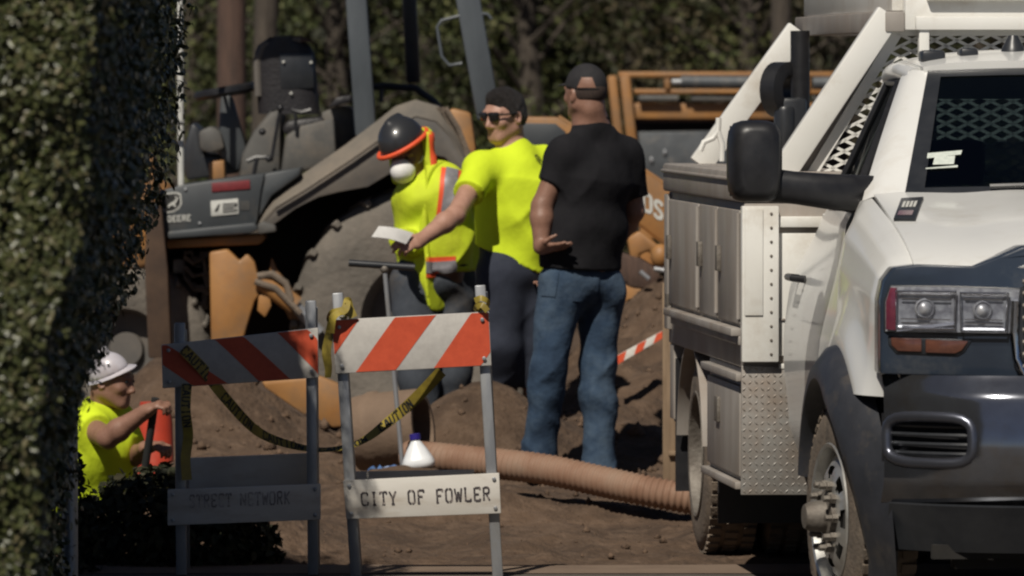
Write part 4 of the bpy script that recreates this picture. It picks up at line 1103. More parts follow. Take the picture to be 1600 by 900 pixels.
# ================================================================== stroke lettering (stencil)
GLY = {  # strokes in a 4 x 6 cell, stencil gaps left open
 'C': [[(3.6, 4.6), (3.6, 5.4), (2.9, 6)], [(2.4, 6), (1.2, 6), (.4, 5.2), (.4, 3.3)], [(.4, 2.7), (.4, .8), (1.2, 0), (2.4, 0)], [(2.9, 0), (3.6, .6), (3.6, 1.4)]],
 'I': [[(2, 0), (2, 2.7)], [(2, 3.3), (2, 6)], [(1.2, 0), (2.8, 0)], [(1.2, 6), (2.8, 6)]],
 'T': [[(.3, 5.0), (.3, 6), (1.7, 6)], [(2.3, 6), (3.7, 6), (3.7, 5.0)], [(2, 6), (2, 3.2)], [(2, 2.6), (2, 0)], [(1.3, 0), (2.7, 0)]],
 'Y': [[(.3, 6), (1.75, 3.1)], [(3.7, 6), (2.25, 3.1)], [(2, 2.6), (2, 0)], [(1.3, 0), (2.7, 0)]],
 'O': [[(1.7, 6), (1.1, 6), (.4, 5.2), (.4, .8), (1.1, 0), (1.7, 0)], [(2.3, 6), (2.9, 6), (3.6, 5.2), (3.6, .8), (2.9, 0), (2.3, 0)]],
 'F': [[(.7, 0), (.7, 2.6)], [(.7, 3.2), (.7, 6)], [(1.2, 6), (3.6, 6), (3.6, 5.0)], [(1.2, 3.1), (2.8, 3.1)], [(.2, 0), (1.3, 0)]],
 'W': [[(.2, 6), (1.0, 0)], [(1.2, 0), (1.9, 4.4)], [(2.1, 4.4), (2.8, 0)], [(3.0, 0), (3.8, 6)]],
 'L': [[(.8, 6), (.8, 3.3)], [(.8, 2.7), (.8, 0)], [(1.3, 0), (3.6, 0), (3.6, 1.0)], [(.3, 6), (1.3, 6)]],
 'E': [[(.7, 6), (.7, 3.3)], [(.7, 2.7), (.7, 0)], [(1.2, 6), (3.6, 6), (3.6, 5.1)], [(1.2, 3), (2.9, 3)], [(1.2, 0), (3.6, 0), (3.6, .9)]],
 'R': [[(.6, 0), (.6, 2.7)], [(.6, 3.3), (.6, 6)], [(1.1, 6), (2.8, 6), (3.4, 5.4), (3.4, 3.9), (2.8, 3.2), (1.1, 3.2)], [(2.0, 2.8), (3.6, 0)]],
 'S': [[(3.5, 4.8), (3.2, 5.8), (2.3, 6)], [(1.8, 6), (.9, 5.8), (.5, 5), (.7, 3.9), (1.8, 3.3)], [(2.2, 2.9), (3.3, 2.3), (3.5, 1.1), (3.0, .2), (2.2, 0)], [(1.7, 0), (.8, .2), (.4, 1.2)]],
 'N': [[(.4, 0), (.4, 6)], [(.7, 5.6), (3.3, .4)], [(3.6, 0), (3.6, 6)]],
 'K': [[(.6, 0), (.6, 6)], [(1.0, 3.0), (3.6, 6)], [(1.3, 3.2), (3.6, 0)]],
 'A': [[(.2, 0), (1.8, 6)], [(2.2, 6), (3.8, 0)], [(1.0, 2), (3.0, 2)]],
 'U': [[(.4, 6), (.4, .9), (1.2, 0), (1.7, 0)], [(2.3, 0), (2.8, 0), (3.6, .9), (3.6, 6)]],
 'D': [[(.5, 0), (.5, 6)], [(.9, 6), (2.6, 6), (3.5, 5), (3.5, 1), (2.6, 0), (.9, 0)]],
 ' ': [],
 '0': [[(2, 6), (1.1, 6), (.4, 5.2), (.4, .8), (1.1, 0), (2.9, 0), (3.6, .8), (3.6, 5.2), (2.9, 6), (2, 6)]],
 '5': [[(3.5, 4.9), (3.1, 5.8), (2.2, 6), (1.2, 5.9), (.5, 5), (.8, 3.8), (2, 3.1), (3.2, 2.2), (3.5, 1.1), (2.8, .1), (1.7, 0), (.8, .2), (.4, 1.2)]],
 '6': [[(3.6, 4.7), (2.9, 6), (1.1, 6), (.4, 5.2), (.4, .8), (1.1, 0), (2.9, 0), (3.6, 1.3)]],
}
def letters(mb, text, fn, w=.9, adv=5.0, weight=.9, lift=(0, -.00022, 0)):
    """fn(s, t) -> point; s runs in cells along the line, t 0..6 up"""
    x = 0; k = 0; lift = V(lift)
    for ch in text:
        for st in GLY[ch]:
            for (a, b) in zip(st[:-1], st[1:]):
                a = V(a); b = V(b); d = unit(b - a); n = V((-d[1], d[0])) * weight / 2
                a2 = a - d * .12; b2 = b + d * .12
                q = [a2 - n, b2 - n, b2 + n, a2 + n]
                k += 1; mb.add([fn(x + p[0], p[1]) + lift * (k % 7) for p in q], [(0, 1, 2, 3)])
        x += adv
    return x

# ================================================================== the backhoe loader behind the workers
YB = 35.2                                       # its near flank
bh = thing('backhoe_loader', (P(560, 520, 36)[0], 36.0, 0.17), 'dusty grey and yellow backhoe loader with open seat and roof posts behind the workers', 'backhoe')
def pp(poly, Y, dy=0.0): return [P(x, y, Y) + V((0, dy, 0)) for x, y in poly]
def plate(name, poly, Y, th, material, parent=None, bevel=.01, **k):
    mb = MB().prism(pp(poly, Y), (0, th, 0)); return mb.build(name, material, parent or bh, bevel=bevel, **k)
side_panel = plate('side_panel', [(255, 297), (285, 289), (330, 282), (414, 271), (408, 300), (402, 344), (398, 357), (265, 371), (240, 372), (240, 300)], YB, .55, M['hgrey'], bevel=.012)
plate('panel_sill', [(262, 362), (398, 348), (404, 358), (392, 364), (262, 373)], YB - .03, .5, M['hgrey'], bevel=.008)
plate('fender_corner', [(414, 271), (470, 262), (468, 275), (424, 306), (404, 341), (402, 300)], YB + .02, .5, M['hgrey'], bevel=.01)
# fender: a bent top sheet and its outer skirt
top = [(404, 344), (425, 308), (470, 274), (540, 226), (590, 188), (618, 166), (648, 156), (684, 166), (712, 195), (734, 235), (748, 275)]
inn = [(752, 304), (738, 302), (722, 272), (694, 246), (660, 240), (632, 252), (608, 272), (575, 292), (530, 300), (498, 308), (462, 326), (424, 354), (408, 356)]
top2 = [(406, 350), (430, 324), (480, 294), (550, 248), (598, 214), (624, 193), (650, 181), (682, 189), (706, 213), (726, 250), (743, 292)]
sk = plate('fender_skirt', top2 + inn, YB - .02, .05, M['hgreyd'], bevel=.006)
fs = MB(); a = pp(top2, YB - .025); b = pp(top, YB + .10)
fs.add(a + b, [(i, i + 1, i + 1 + len(a), i + len(a)) for i in range(len(a) - 1)]); fs.build('fender_shoulder', M['sunlit_dust'], bh, solid=.012, angle=60)
fs = MB(); a = pp(top, YB + .10); b = [p + V((0, .50, 0)) for p in a]
fs.add(a + b, [(i, i + 1, i + 1 + len(a), i + len(a)) for i in range(len(a) - 1)])
fs.build('fender_top', M['hgreyd'], bh, solid=.03, angle=50)
fr = MB(); fr.tube([p + V((0, -.012, 0)) for p in pp([(430, 324), (480, 294), (550, 248), (598, 214)], YB - .035)], .010, 6); fr.build('fender_ridge', M['sunlit_dust'], sk)
# far fender, engine hood, body mass
fs = MB(); a = [p + V((0, 1.25, -.09)) for p in a]; b = [p + V((0, .5, 0)) for p in a]
fs.add(a + b, [(i, i + 1, i + 1 + len(a), i + len(a)) for i in range(len(a) - 1)]); fs.build('fender_top', M['hgreyd'], bh, solid=.03, angle=50)
plate('chassis', [(262, 374), (405, 372), (424, 350), (484, 296), (600, 216), (650, 190), (690, 218), (722, 276), (745, 320), (770, 520), (700, 590), (420, 590), (300, 560), (240, 520)], YB + .52, .7, M['underbody'], bevel=.02)
plate('floor_deck', [(262, 300), (420, 285), (560, 262), (560, 285), (420, 318), (262, 330)], YB + .56, .9, M['hgrey'], bevel=.01)
# near rear tyre with lugs
def big_tyre(c, r, hw, side):
    o = MB(); prof = [(-hw * .9, r * .46), (-hw * 1.05, r * .72), (-hw, r * .86), (-hw * .82, r * .945), (-hw * .5, r * .965), (hw * .5, r * .965), (hw * .82, r * .945), (hw, r * .86), (hw * 1.05, r * .72), (hw * .9, r * .46)]
    ax = V((-.06, -1, 0)); o.lathe(prof, c, ax, 56); w = o.build('wheel', M['tyre_big'], bh, angle=60)
    lg = MB(); A = unit(ax); U = unit(np.cross((0, 0, 1), A)); W = np.cross(A, U)
    for k in range(22):
        for s_ in (-1, 1):
            a0 = 2 * math.pi * (k + (.25 if s_ > 0 else -.25)) / 22
            pts = []
            for f, da in ((0.05, .10), (.55, 0.0), (1.0, -.06)):
                aa = a0 + da; d = U * math.cos(aa) + W * math.sin(aa)
                pts.append(V(c) + A * (s_ * hw * f) + d * (r * (.962 if f < .9 else .935)))
            for q0, q1 in zip(pts[:-1], pts[1:]):
                dd = unit((q0 + q1) / 2 - V(c)); lg.bar(q0, q1, r * .05, r * .05, side=np.cross(dd, unit(q1 - q0)))
    lg.build('tread', M['tyre_big'], w, bevel=.004, seg=1)
    rm = MB(); rm.lathe([(hw * .9, r * .47), (hw * .8, r * .45), (hw * .35, r * .40), (hw * .3, r * .2), (hw * .5, r * .18), (hw * .5, 0)], c, ax, 36); rm.build('rim', M['hgreyd'], w, angle=40)
tc = P(668, 500, YB + .30); big_tyre(tc, .685, .26, 1)
big_tyre(tc + V((0, 1.45, 0)), .64, .26, 1)
# decals
def panel_pt(px, py): return P(px, py, YB) + V((0, -.004, 0))
plate('red_reflector', [(331, 286), (390, 281), (391, 295), (331, 300)], YB - .006, .008, M['reddecal'], side_panel, bevel=.001)
dcl = plate('warning_decal', [(329, 314), (372, 310), (373, 334), (330, 338)], YB - .006, .008, M['whitedecal'], side_panel, bevel=.001)
mk = MB()
mk.add(pp([(335, 330), (340, 321), (344, 318), (342, 326), (339, 331)], YB - .0075), [(0, 1, 2, 3, 4)])
for k in range(4): mk.add(pp([(348, 318.5 + k * 4), (366, 317 + k * 4), (366, 319.3 + k * 4), (348, 320.8 + k * 4)], YB - .0075), [(0, 1, 2, 3)])
mk.add(pp([(366.5, 317), (370.5, 316.6), (370.5, 323.5), (366.5, 324)], YB - .0075), [(0, 1, 2, 3)]); mk.add(pp([(366.5, 327), (370.5, 326.6), (370.5, 330.5), (366.5, 331)], YB - .0075), [(0, 1, 2, 3)])
mk.build('decal_print', M['blackdecal'], side_panel, smooth=False, norm=False)
mk = MB()
for k in range(4): mk.add(pp([(376 + k * 3.6, 314), (378.2 + k * 3.6, 313.6), (378.2 + k * 3.6, 328), (376 + k * 3.6, 328.5)], YB - .005), [(0, 1, 2, 3)])
mk.build('small_decal', M['console'], side_panel, smooth=False, norm=False)
# leaping deer shield and word under it
sh = [(254, 302), (276, 300), (283, 303), (284, 318), (280, 326), (272, 331), (262, 333), (254, 328)]
plate('emblem_border', sh, YB - .004, .006, M['whitedecal'], side_panel, bevel=0)
plate('emblem_field', [(254.5, 304), (275, 302.5), (280.8, 305), (281.5, 317), (278, 324), (270.5, 328.5), (262, 330), (254.5, 326)], YB - .0065, .003, M['blackdecal'], side_panel, bevel=0)
mk = MB()
mk.add(pp([(262, 322), (266, 317), (271, 315), (275, 311), (277, 312), (275.5, 316), (273, 319), (276, 323), (274.5, 324), (270, 320.5), (266, 321.5), (263.5, 325)], YB - .0085), [tuple(range(12))])
mk.add(pp([(275, 311), (273.5, 306), (275, 306), (276.5, 310), (279, 307), (279.6, 308), (277.4, 312)], YB - .0085), [tuple(range(7))])
mk.build('emblem_deer', M['whitedecal'], side_panel, smooth=False, norm=False)
mk = MB(); letters(mk, 'DEERE', lambda s, t: P(262 + s * 1.48, 346.5 - t * 1.45 - s * .08, YB - .0045), weight=1.2); mk.build('lettering', M['whitedecal'], side_panel, smooth=False, norm=False)
bl = MB()
for px, py in ((312, 349), (410, 352), (290, 296)): q = panel_pt(px, py); bl.ell(q, (.008, .006, .008), n=8, m=5)
bl.build('bolts', M['galv'], side_panel)['kind'] = 'stuff'
# seat
sb = MB()
def seat_sec(z0, z1, hw0, hw1, y0, th, n=10):
    vs = []
    for i in range(n + 1):
        f = i / n; z = z0 + (z1 - z0) * f; hw = hw0 + (hw1 - hw0) * f
        k = 1 - max(0, (f - .72) / .28) ** 3 * .55
        for j in range(16):
            a = 2 * math.pi * j / 16; ca, sa = math.cos(a), math.sin(a); s_ = (abs(ca) ** 3.5 + abs(sa) ** 3.5) ** (-1 / 3.5)
            vs.append((sx_ + ca * s_ * hw * k - .03 * f, y0 + sa * s_ * th, z))
    fs = [(i * 16 + j, i * 16 + (j + 1) % 16, (i + 1) * 16 + (j + 1) % 16, (i + 1) * 16 + j) for i in range(n) for j in range(16)] + [tuple(range(16)), tuple(range(n * 16, n * 16 + 16))]
    return vs, fs
YS = 36.0
sx_ = P(452, 120, YS)[0]
zt_, zb_ = P(450, 58, YS)[2], P(450, 178, YS)[2]
v_, f_ = seat_sec(zb_, zt_, .155, .150, YS, .07); st = MB().add(v_, f_).build('seat', M['seat'], bh, angle=60)
q = MB().prism(pp([(436, 82), (488, 82), (491, 138), (438, 140)], YS - .075), (0, .02, 0)).build('seat_back_cover', M['trim'], st, bevel=.012)
ed = MB(); ed.tube(pp([(404, 150), (402, 95), (412, 72), (432, 62), (470, 62)], YS - .045), .020, 8); ed.build('seat_piping', M['hgreyd'], st)
MB().prism(pp([(447, 66), (452, 57), (468, 55), (484, 62), (494, 66)], YS - .06), (0, .1, 0)).build('seat_top_trim', M['polewood'], st, bevel=.006)
rv = MB()
for px, py in ((443, 97), (486, 98), (455, 146)): rv.ell(P(px, py, YS - .085), (.008, .006, .008), n=8, m=5)
rv.build('seat_studs', M['whitedecal'], st)
plate('seat_base', [(372, 282), (378, 240), (396, 205), (420, 176), (436, 168), (440, 185), (438, 282)], YS - .2, .55, M['console'], bevel=.03)
plate('seat_cushion', [(440, 200), (448, 188), (505, 182), (508, 196), (444, 212)], YS - .2, .45, M['seat'], bevel=.02)
plate('console', [(438, 272), (446, 212), (470, 196), (522, 184), (526, 250), (452, 276)], YS - .32, .5, M['console'], bevel=.02)
plate('rear_console', [(500, 176), (530, 165), (552, 168), (556, 230), (520, 250)], YS - .1, .6, M['console'], bevel=.02)
plate('arm_box', [(512, 168), (526, 152), (548, 148), (550, 158), (524, 166)], YS - .3, .3, M['seat'], bevel=.01)
lv = MB(); lv.tube(pp([(425, 172), (438, 170), (430, 215), (424, 252)], YS - .36), .010, 6); lv.tube(pp([(386, 252), (400, 246), (418, 246)], YS - .36), .012, 6); lv.tube(pp([(402, 246), (396, 275)], YS - .36), .012, 6); lv.tube(pp([(455, 172), (470, 176), (486, 172)], YS - .34), .012, 6); lv.tube(pp([(462, 175), (462, 205)], YS - .34), .010, 6); lv.build('control_lever', M['black'], bh)
for (px, py) in ((420, 248), (438, 169), (410, 206)): MB().ell(P(px, py, YS - .37), (.018, .018, .018), n=10, m=8).build('lever_knob', M['black'], bh)
# wheel of the loader end: column and rim
stw = MB(); c = P(352, 143, 36.1); stw.tube([c + V((.135 * math.cos(a), .17 * math.sin(a), (.030 * math.cos(a + .6) + .016 * math.sin(a)))) for a in np.linspace(0, 2 * math.pi, 28, endpoint=False)], .026, 8, closed=True)
for a in (0.5, 2.6, 4.6): stw.cyl(c + V((0, 0, -.02)), c + V((.13 * math.cos(a), .16 * math.sin(a), 0)), .009, n=6)
stw.build('steering_wheel', M['black'], bh)
plate('steering_column', [(344, 150), (362, 148), (372, 185), (385, 230), (372, 270), (340, 240)], 36.05, .12, M['hgrey'], bevel=.02)
plate('front_console', [(310, 205), (330, 196), (345, 205), (352, 232), (330, 240), (312, 235)], 36.0, .35, M['console'], bevel=.02)
plate('dash_shroud', [(285, 240), (300, 190), (316, 205), (318, 240), (372, 242), (374, 270), (290, 282)], 36.15, .5, M['trim'], bevel=.02)
plate('fuel_can', [(326, 253), (350, 250), (352, 282), (327, 284)], 35.75, .18, M['hyellow'], bevel=.012)
# posts of the roll bar, roof above the picture
def post(name, a, b, Y, w, d, material=M['post']):
    p, q = P(a[0], a[1], Y), P(b[0], b[1], Y); return MB().bar(p, q, w, d, side=(1, 0, 0)).build(name, material, bh, bevel=.012)
post('roof_post', (572, 212), (546, -150), 35.75, .105, .12)
post('roof_post', (764, 185), (705, -150), 35.55, .120, .12)
post('roof_post', (646, 130), (632, -150), 37.2, .075, .10, M['trim'])
MB().cyl(P(283, 300, 35.4), P(280, -150, 35.4), .016, n=10).build('front_post', M['whitedecal'], bh)
rf = MB().prism([P(270, -148, 35.3), P(740, -152, 35.3), P(740, -178, 35.3), P(270, -172, 35.3)], (0, 1.9, 0)).build('canopy_roof', M['hgrey'], bh, bevel=.03)
gh = MB(); gh.tube(pp([(720, 24), (690, 32), (683, 42), (690, 88), (702, 102), (722, 99)], 35.5), .008, 8); gh.build('grab_handle', M['post'], bh); gh = MB(); gh.tube(pp([(738, 20), (762, 22), (768, 30)], 35.5), .008, 8); gh.build('grab_handle', M['post'], bh)
gh = MB(); gh.tube(pp([(560, 140), (600, 134), (650, 138), (680, 160), (708, 205)], 36.4), .018, 8); gh.tube(pp([(596, 136), (596, 160)], 36.4), .012, 6); gh.build('guard_rail', M['trim'], bh)
mrr = MB(); mrr.tube(pp([(250, 186), (272, 192), (288, 192)], 35.3), .012, 6); mrr.build('mirror_bracket', M['black'], bh)
# yellow frame under the deck
plate('frame_strip', [(262, 375), (410, 366), (414, 373), (405, 382), (262, 388)], YB + .05, .4, M['hyellow'], bevel=.008)
plate('frame_upright', [(327, 394), (356, 389), (374, 408), (386, 396), (398, 410), (404, 436), (412, 450), (398, 470), (386, 508), (372, 560), (330, 560)], YB + .0, .12, M['hyellow'], bevel=.012)
plate('frame_brace', [(424, 402), (432, 420), (452, 446), (466, 470), (472, 500), (452, 500), (430, 452), (420, 430)], YB + .1, .10, M['hyellow'], bevel=.01)
cy = MB(); cy.cyl(P(408, 438, YB + .02), P(462, 478, YB + .02), .050, n=18); h_ = cy.build('cylinder_barrel', M['hyellow'], bh); cy = MB(); cy.cyl(P(462, 478, YB + .02), P(500, 520, YB + .02), .03, n=14); cy.build('cylinder_rod', M['galv'], bh)
cy = MB(); cy.tube(pp([(402, 432), (425, 428), (446, 442), (455, 470)], YB - .02), .018, 8); cy.tube(pp([(398, 440), (430, 450), (470, 490)], YB - .03), .016, 8); cy.build('hydraulic_hose', M['rubber'], bh)
plate('bracket', [(404, 462), (420, 452), (424, 478), (414, 496), (402, 486)], YB + .0, .06, M['hyellow'], bevel=.006)
plate('step_block', [(402, 350), (412, 346), (430, 352), (432, 362), (404, 366)], YB - .06, .2, M['console'], bevel=.01)
eng = MB()
for k in range(16):
    px = random.uniform(285, 325); py = random.uniform(395, 505); eng.box(P(px, py, YB + .35), (random.uniform(.04, .12), .1, random.uniform(.03, .1)))
eng.build('engine_parts', M['steel'], bh, bevel=.006)['kind'] = 'stuff'
hl = MB()
for a in range(3): hl.tube(pp([(288, 400 + a * 16), (302, 412 + a * 20), (318, 404 + a * 24), (326, 440 + a * 10)], YB + .25), .012, 6)
hl.build('engine_hose', M['rubber'], bh)
plate('loader_arm', [(236, 242), (244, 246), (250, 300), (262, 420), (268, 560), (232, 560), (226, 420), (230, 300)], YB - .1, .12, M['arm_shade'], bevel=.01)
plate('arm_edge', [(233, 240), (238, 240), (244, 300), (246, 316), (240, 316), (235, 300)], YB - .13, .10, M['hyellow'], bevel=.004)  # sunlit rim of the arm, laid on as a yellow strip
# front wheel end in the dark on the left
fw = P(200, 545, YB + .4); big_tyre(fw, .45, .2, 1)
plate('engine_hood', [(60, 300), (240, 285), (262, 300), (262, 372), (230, 420), (60, 440)], YB + .2, 1.1, M['hyellow'], bevel=.03)
# stabiliser leg and its foot low behind the barricade
plate('stabiliser_leg', [(408, 596), (500, 588), (530, 600), (556, 634), (560, 664), (520, 668), (478, 650), (414, 606)], 34.55, .10, M['hyellow'], bevel=.012)
MB().ell(P(590, 634, 34.4), (.075, .07, .06), n=16, m=10).build('stabiliser_pin', M['hyellow'], bh)
plate('stabiliser_leg', [(812, 560), (814, 470), (822, 456), (836, 470), (838, 540), (826, 566)], 35.0, .10, M['hyellow'], bevel=.01)
# the dig boom folded behind the two men, sloping down to the right
YM = 35.3
plate('swing_frame', [(676, 300), (690, 200), (704, 168), (736, 176), (744, 230), (740, 330), (700, 420)], YM + .1, .25, M['hyellow'], bevel=.02)
fx = MB(); 
for k in range(3): fx.tube(pp([(684 + k * 6, 168), (700 + k * 8, 200), (712 + k * 8, 230), (722 + k * 6, 262)], YM - .02 - .03 * k), .014, 6)
fx.build('boom_hoses', M['rubber'], bh)
boom = plate('boom', [(800, 182), (872, 183), (886, 192), (930, 215), (990, 256), (1030, 282), (1075, 320), (1085, 408), (1048, 388), (1000, 352), (930, 305), (860, 262), (800, 250)], YM + .25, .26, M['hyellow'], bevel=.015)
plate('boom_side', [(806, 192), (868, 193), (884, 206), (884, 250), (812, 240)], YM + .24, .02, M['hgrey'], boom, bevel=.004)
cp = MB(); cp.tube(pp([(872, 183), (888, 193), (940, 222), (1000, 262), (1044, 292), (1078, 322)], YM + .27), .014, 6); cp.tube(pp([(1086, 404), (1046, 386), (1000, 350), (940, 310)], YM + .27), .014, 6); cp.build('boom_edge', M['hyellow'], boom)
for ch, x0, y0 in (('0', 1004, 309), ('5', 1021.5, 319.5), ('6', 1040, 331)):
    lt = MB(); letters(lt, ch, lambda s, t, x0=x0, y0=y0: P(x0 + s * 3.7, y0 + 18 - t * 4.3 + s * 1.5, YM + .247), weight=1.35); lt.build('letter', M['whitedecal'], boom, smooth=False, norm=False)

plate('dipper_end', [(980, 372), (1000, 360), (1030, 384), (1046, 398), (1042, 420), (1028, 415), (1014, 392), (1000, 398), (996, 410), (984, 400)], YM + .2, .2, M['hyellow'], bevel=.015)
plate('bucket', [(955, 392), (1000, 404), (1026, 420), (1034, 436), (1010, 452), (985, 450), (958, 430)], YM + .1, .5, M['polewood'], bevel=.02)
cy = MB(); cy.cyl(P(1000, 424, YM - .05), P(1014, 436, YM - .05), .012, n=8); cy.cyl(P(1022, 420, YM), P(1048, 424, YM), .012, n=8); cy.build('bucket_teeth', M['galv'], bh)
MB().ell(P(1032, 400, YM + .1), (.05, .05, .06), n=14, m=10).build('pivot_pin', M['hyellow'], bh)

# ================================================================== yellow flatbed trailer with a rail, at the back right
YT = 44.0
tr = thing('equipment_trailer', (P(1180, 300, YT)[0], YT, 0.0), 'yellow equipment trailer with a high rail and grey side sheet behind the white truck', 'trailer')
def tplate(name, poly, th, material, dy=0.0, bevel=.012, parent=None):
    return MB().prism(pp(poly, YT, dy), (0, th, 0)).build(name, material, parent or tr, bevel=bevel)
tplate('top_rail', [(966, 112), (1312, 112), (1312, 121), (966, 121)], .12, M['hyellow'])
tplate('middle_rail', [(990, 139), (1312, 139), (1312, 147), (990, 147)], .12, M['hyellow'], .03)
tplate('side_beam', [(986, 161), (1330, 161), (1330, 186), (986, 186)], .25, M['hyellow'])
tplate('beam_lip', [(988, 186), (1330, 186), (1330, 191), (988, 191)], .25, M['polewood'], .03)
for a, b in ((955, 969), (974, 990)):
    MB().bar(P((a + b) / 2 + 8, 250, YT), P((a + b) / 2 - 6, 118, YT), (b - a) / 254., .12, side=(1, 0, 0)).build('corner_post', M['hyellow'], tr, bevel=.012)
for px in (1043, 1262): tplate('rail_post', [(px - 5, 120), (px + 5, 120), (px + 5, 140), (px - 5, 140)], .10, M['hyellow'], .01)
cy = MB(); cy.cyl(P(1064, 128, YT - .08), P(1192, 129, YT - .08), .042, n=16); cy.build('hydraulic_cylinder', M['bucketgrey'], tr)
cy = MB(); cy.cyl(P(1270, 130, YT - .08), P(1300, 130, YT - .08), .042, n=14); cy.build('hydraulic_cylinder', M['bucketgrey'], tr)
cy = MB(); cy.cyl(P(1050, 128, YT - .08), P(1064, 128, YT - .08), .02, n=10); cy.build('cylinder_rod', M['galv'], tr)
for (a, b) in ((998, 1060), (1080, 1160), (1170, 1215), (1270, 1300)):
    MB().cyl(P(a, 154, YT - .04), P(b, 154, YT - .04), .022, n=10).build('rail_roller', M['console'], tr)
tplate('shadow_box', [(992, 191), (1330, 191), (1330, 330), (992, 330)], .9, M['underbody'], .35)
tplate('side_sheet', [(992, 206), (1140, 204), (1142, 320), (1060, 330), (1004, 300)], .10, M['bucketgrey'], .02)
sp = MB()
for px, py in ((1039, 238), (1052, 262), (1018, 250)): sp.ell(P(px, py, YT + .01), (.012, .01, .02), n=8, m=6)
sp.build('sheet_marks', M['galv'], tr)['kind'] = 'stuff'
for px in (1060, 1250):
    o = MB(); c = P(px, 520, YT + .5); c[2] = .42; o.lathe([(-.12, .2), (-.13, .34), (-.1, .41), (.1, .41), (.13, .34), (.12, .2), (-.12, .2)], c, (0, 1, 0), 32); w = o.build('wheel', M['rubber'], tr, angle=50)
    o = MB(); o.lathe([(-.11, .2), (-.06, .12), (-.08, 0)], c, (0, 1, 0), 24); o.build('rim', M['steel'], w)
o = MB(); o.box(P(1160, 400, YT + .5) * V((1, 1, 0)) + V((0, 0, .62)), (2.0, 1.1, .16)); o.build('deck', M['hyellow'], tr, bevel=.01)
for px in (1010, 1310): o = MB(); o.box((P(px, 300, YT + .3)[0], YT + .3, .95), (.08, .1, .8)); o.build('rail_support', M['hyellow'], tr, bevel=.01)

# ================================================================== poles behind
def pole(name, px0, px1, Y, label, cat, h, material, lean=0.0):
    w = (px1 - px0) * Y / FPX; c = P((px0 + px1) / 2, 100, Y); z0 = float(gz(c[0], Y))
    t = thing(name, (c[0], Y, z0), label, cat)
    o = MB(); n = 14; path = [(c[0] + lean * k / n, Y, z0 - .1 + (h + .1) * k / n) for k in range(n + 1)]
    o.tube(path, [w / 2 * (1.08 - .2 * k / n) for k in range(n + 1)], 16)
    o.build('pole_shaft' if name == 'utility_pole' else 'trunk', material, t)
    return t, c, w, z0
up, c, w, z0 = pole('utility_pole', 340, 384, 46.0, 'red brown wooden utility pole behind the steering wheel of the backhoe', 'utility pole', 8.5, M['polewood'])
MB().box((c[0], 46.0 - w * .55, z0 + 7.9), (2.2, .10, .12)).build('crossarm', M['polewood'], up, bevel=.01)
tt, c, w, z0 = pole('bare_tree', 384, 421, 47.5, 'grey bare tree trunk next to the red brown utility pole', 'tree', 6.0, M['bark'], .15)
lb = MB(); 
for k in range(7):
    a = k * 2.1; b0 = V((c[0] + .1, 47.5, z0 + 3.6 + .3 * k)); lb.tube([b0, b0 + V((.4 * math.cos(a), .4 * math.sin(a), .35)), b0 + V((.9 * math.cos(a), .9 * math.sin(a), .9))], [.05, .03, .01], 6)
lb.build('limb', M['bark'], tt)
n = 900; b_ = V((c[0] + .1, 47.5, z0 + 5.2)); u = rng.normal(0, 1, (n, 3)); u /= np.linalg.norm(u, axis=1)[:, None]
leaves('crown', b_ + u * rng.random(n)[:, None] ** .4 * V((1.3, 1.3, 1.1)), u, rng.uniform(.05, .1, n), M['leaf_a'], tt)
t2, c2, w2, z2 = pole('dark_tree', 1205, 1236, 49.0, 'black slim trunk behind the hose reel and ladder rack of the truck', 'tree', 6.0, M['bark'])
n = 900; b_ = V((c2[0], 49.0, z2 + 5.4)); u = rng.normal(0, 1, (n, 3)); u /= np.linalg.norm(u, axis=1)[:, None]
leaves('crown', b_ + u * rng.random(n)[:, None] ** .4 * V((1.3, 1.3, 1.1)), u, rng.uniform(.05, .1, n), M['leaf_a'], t2)

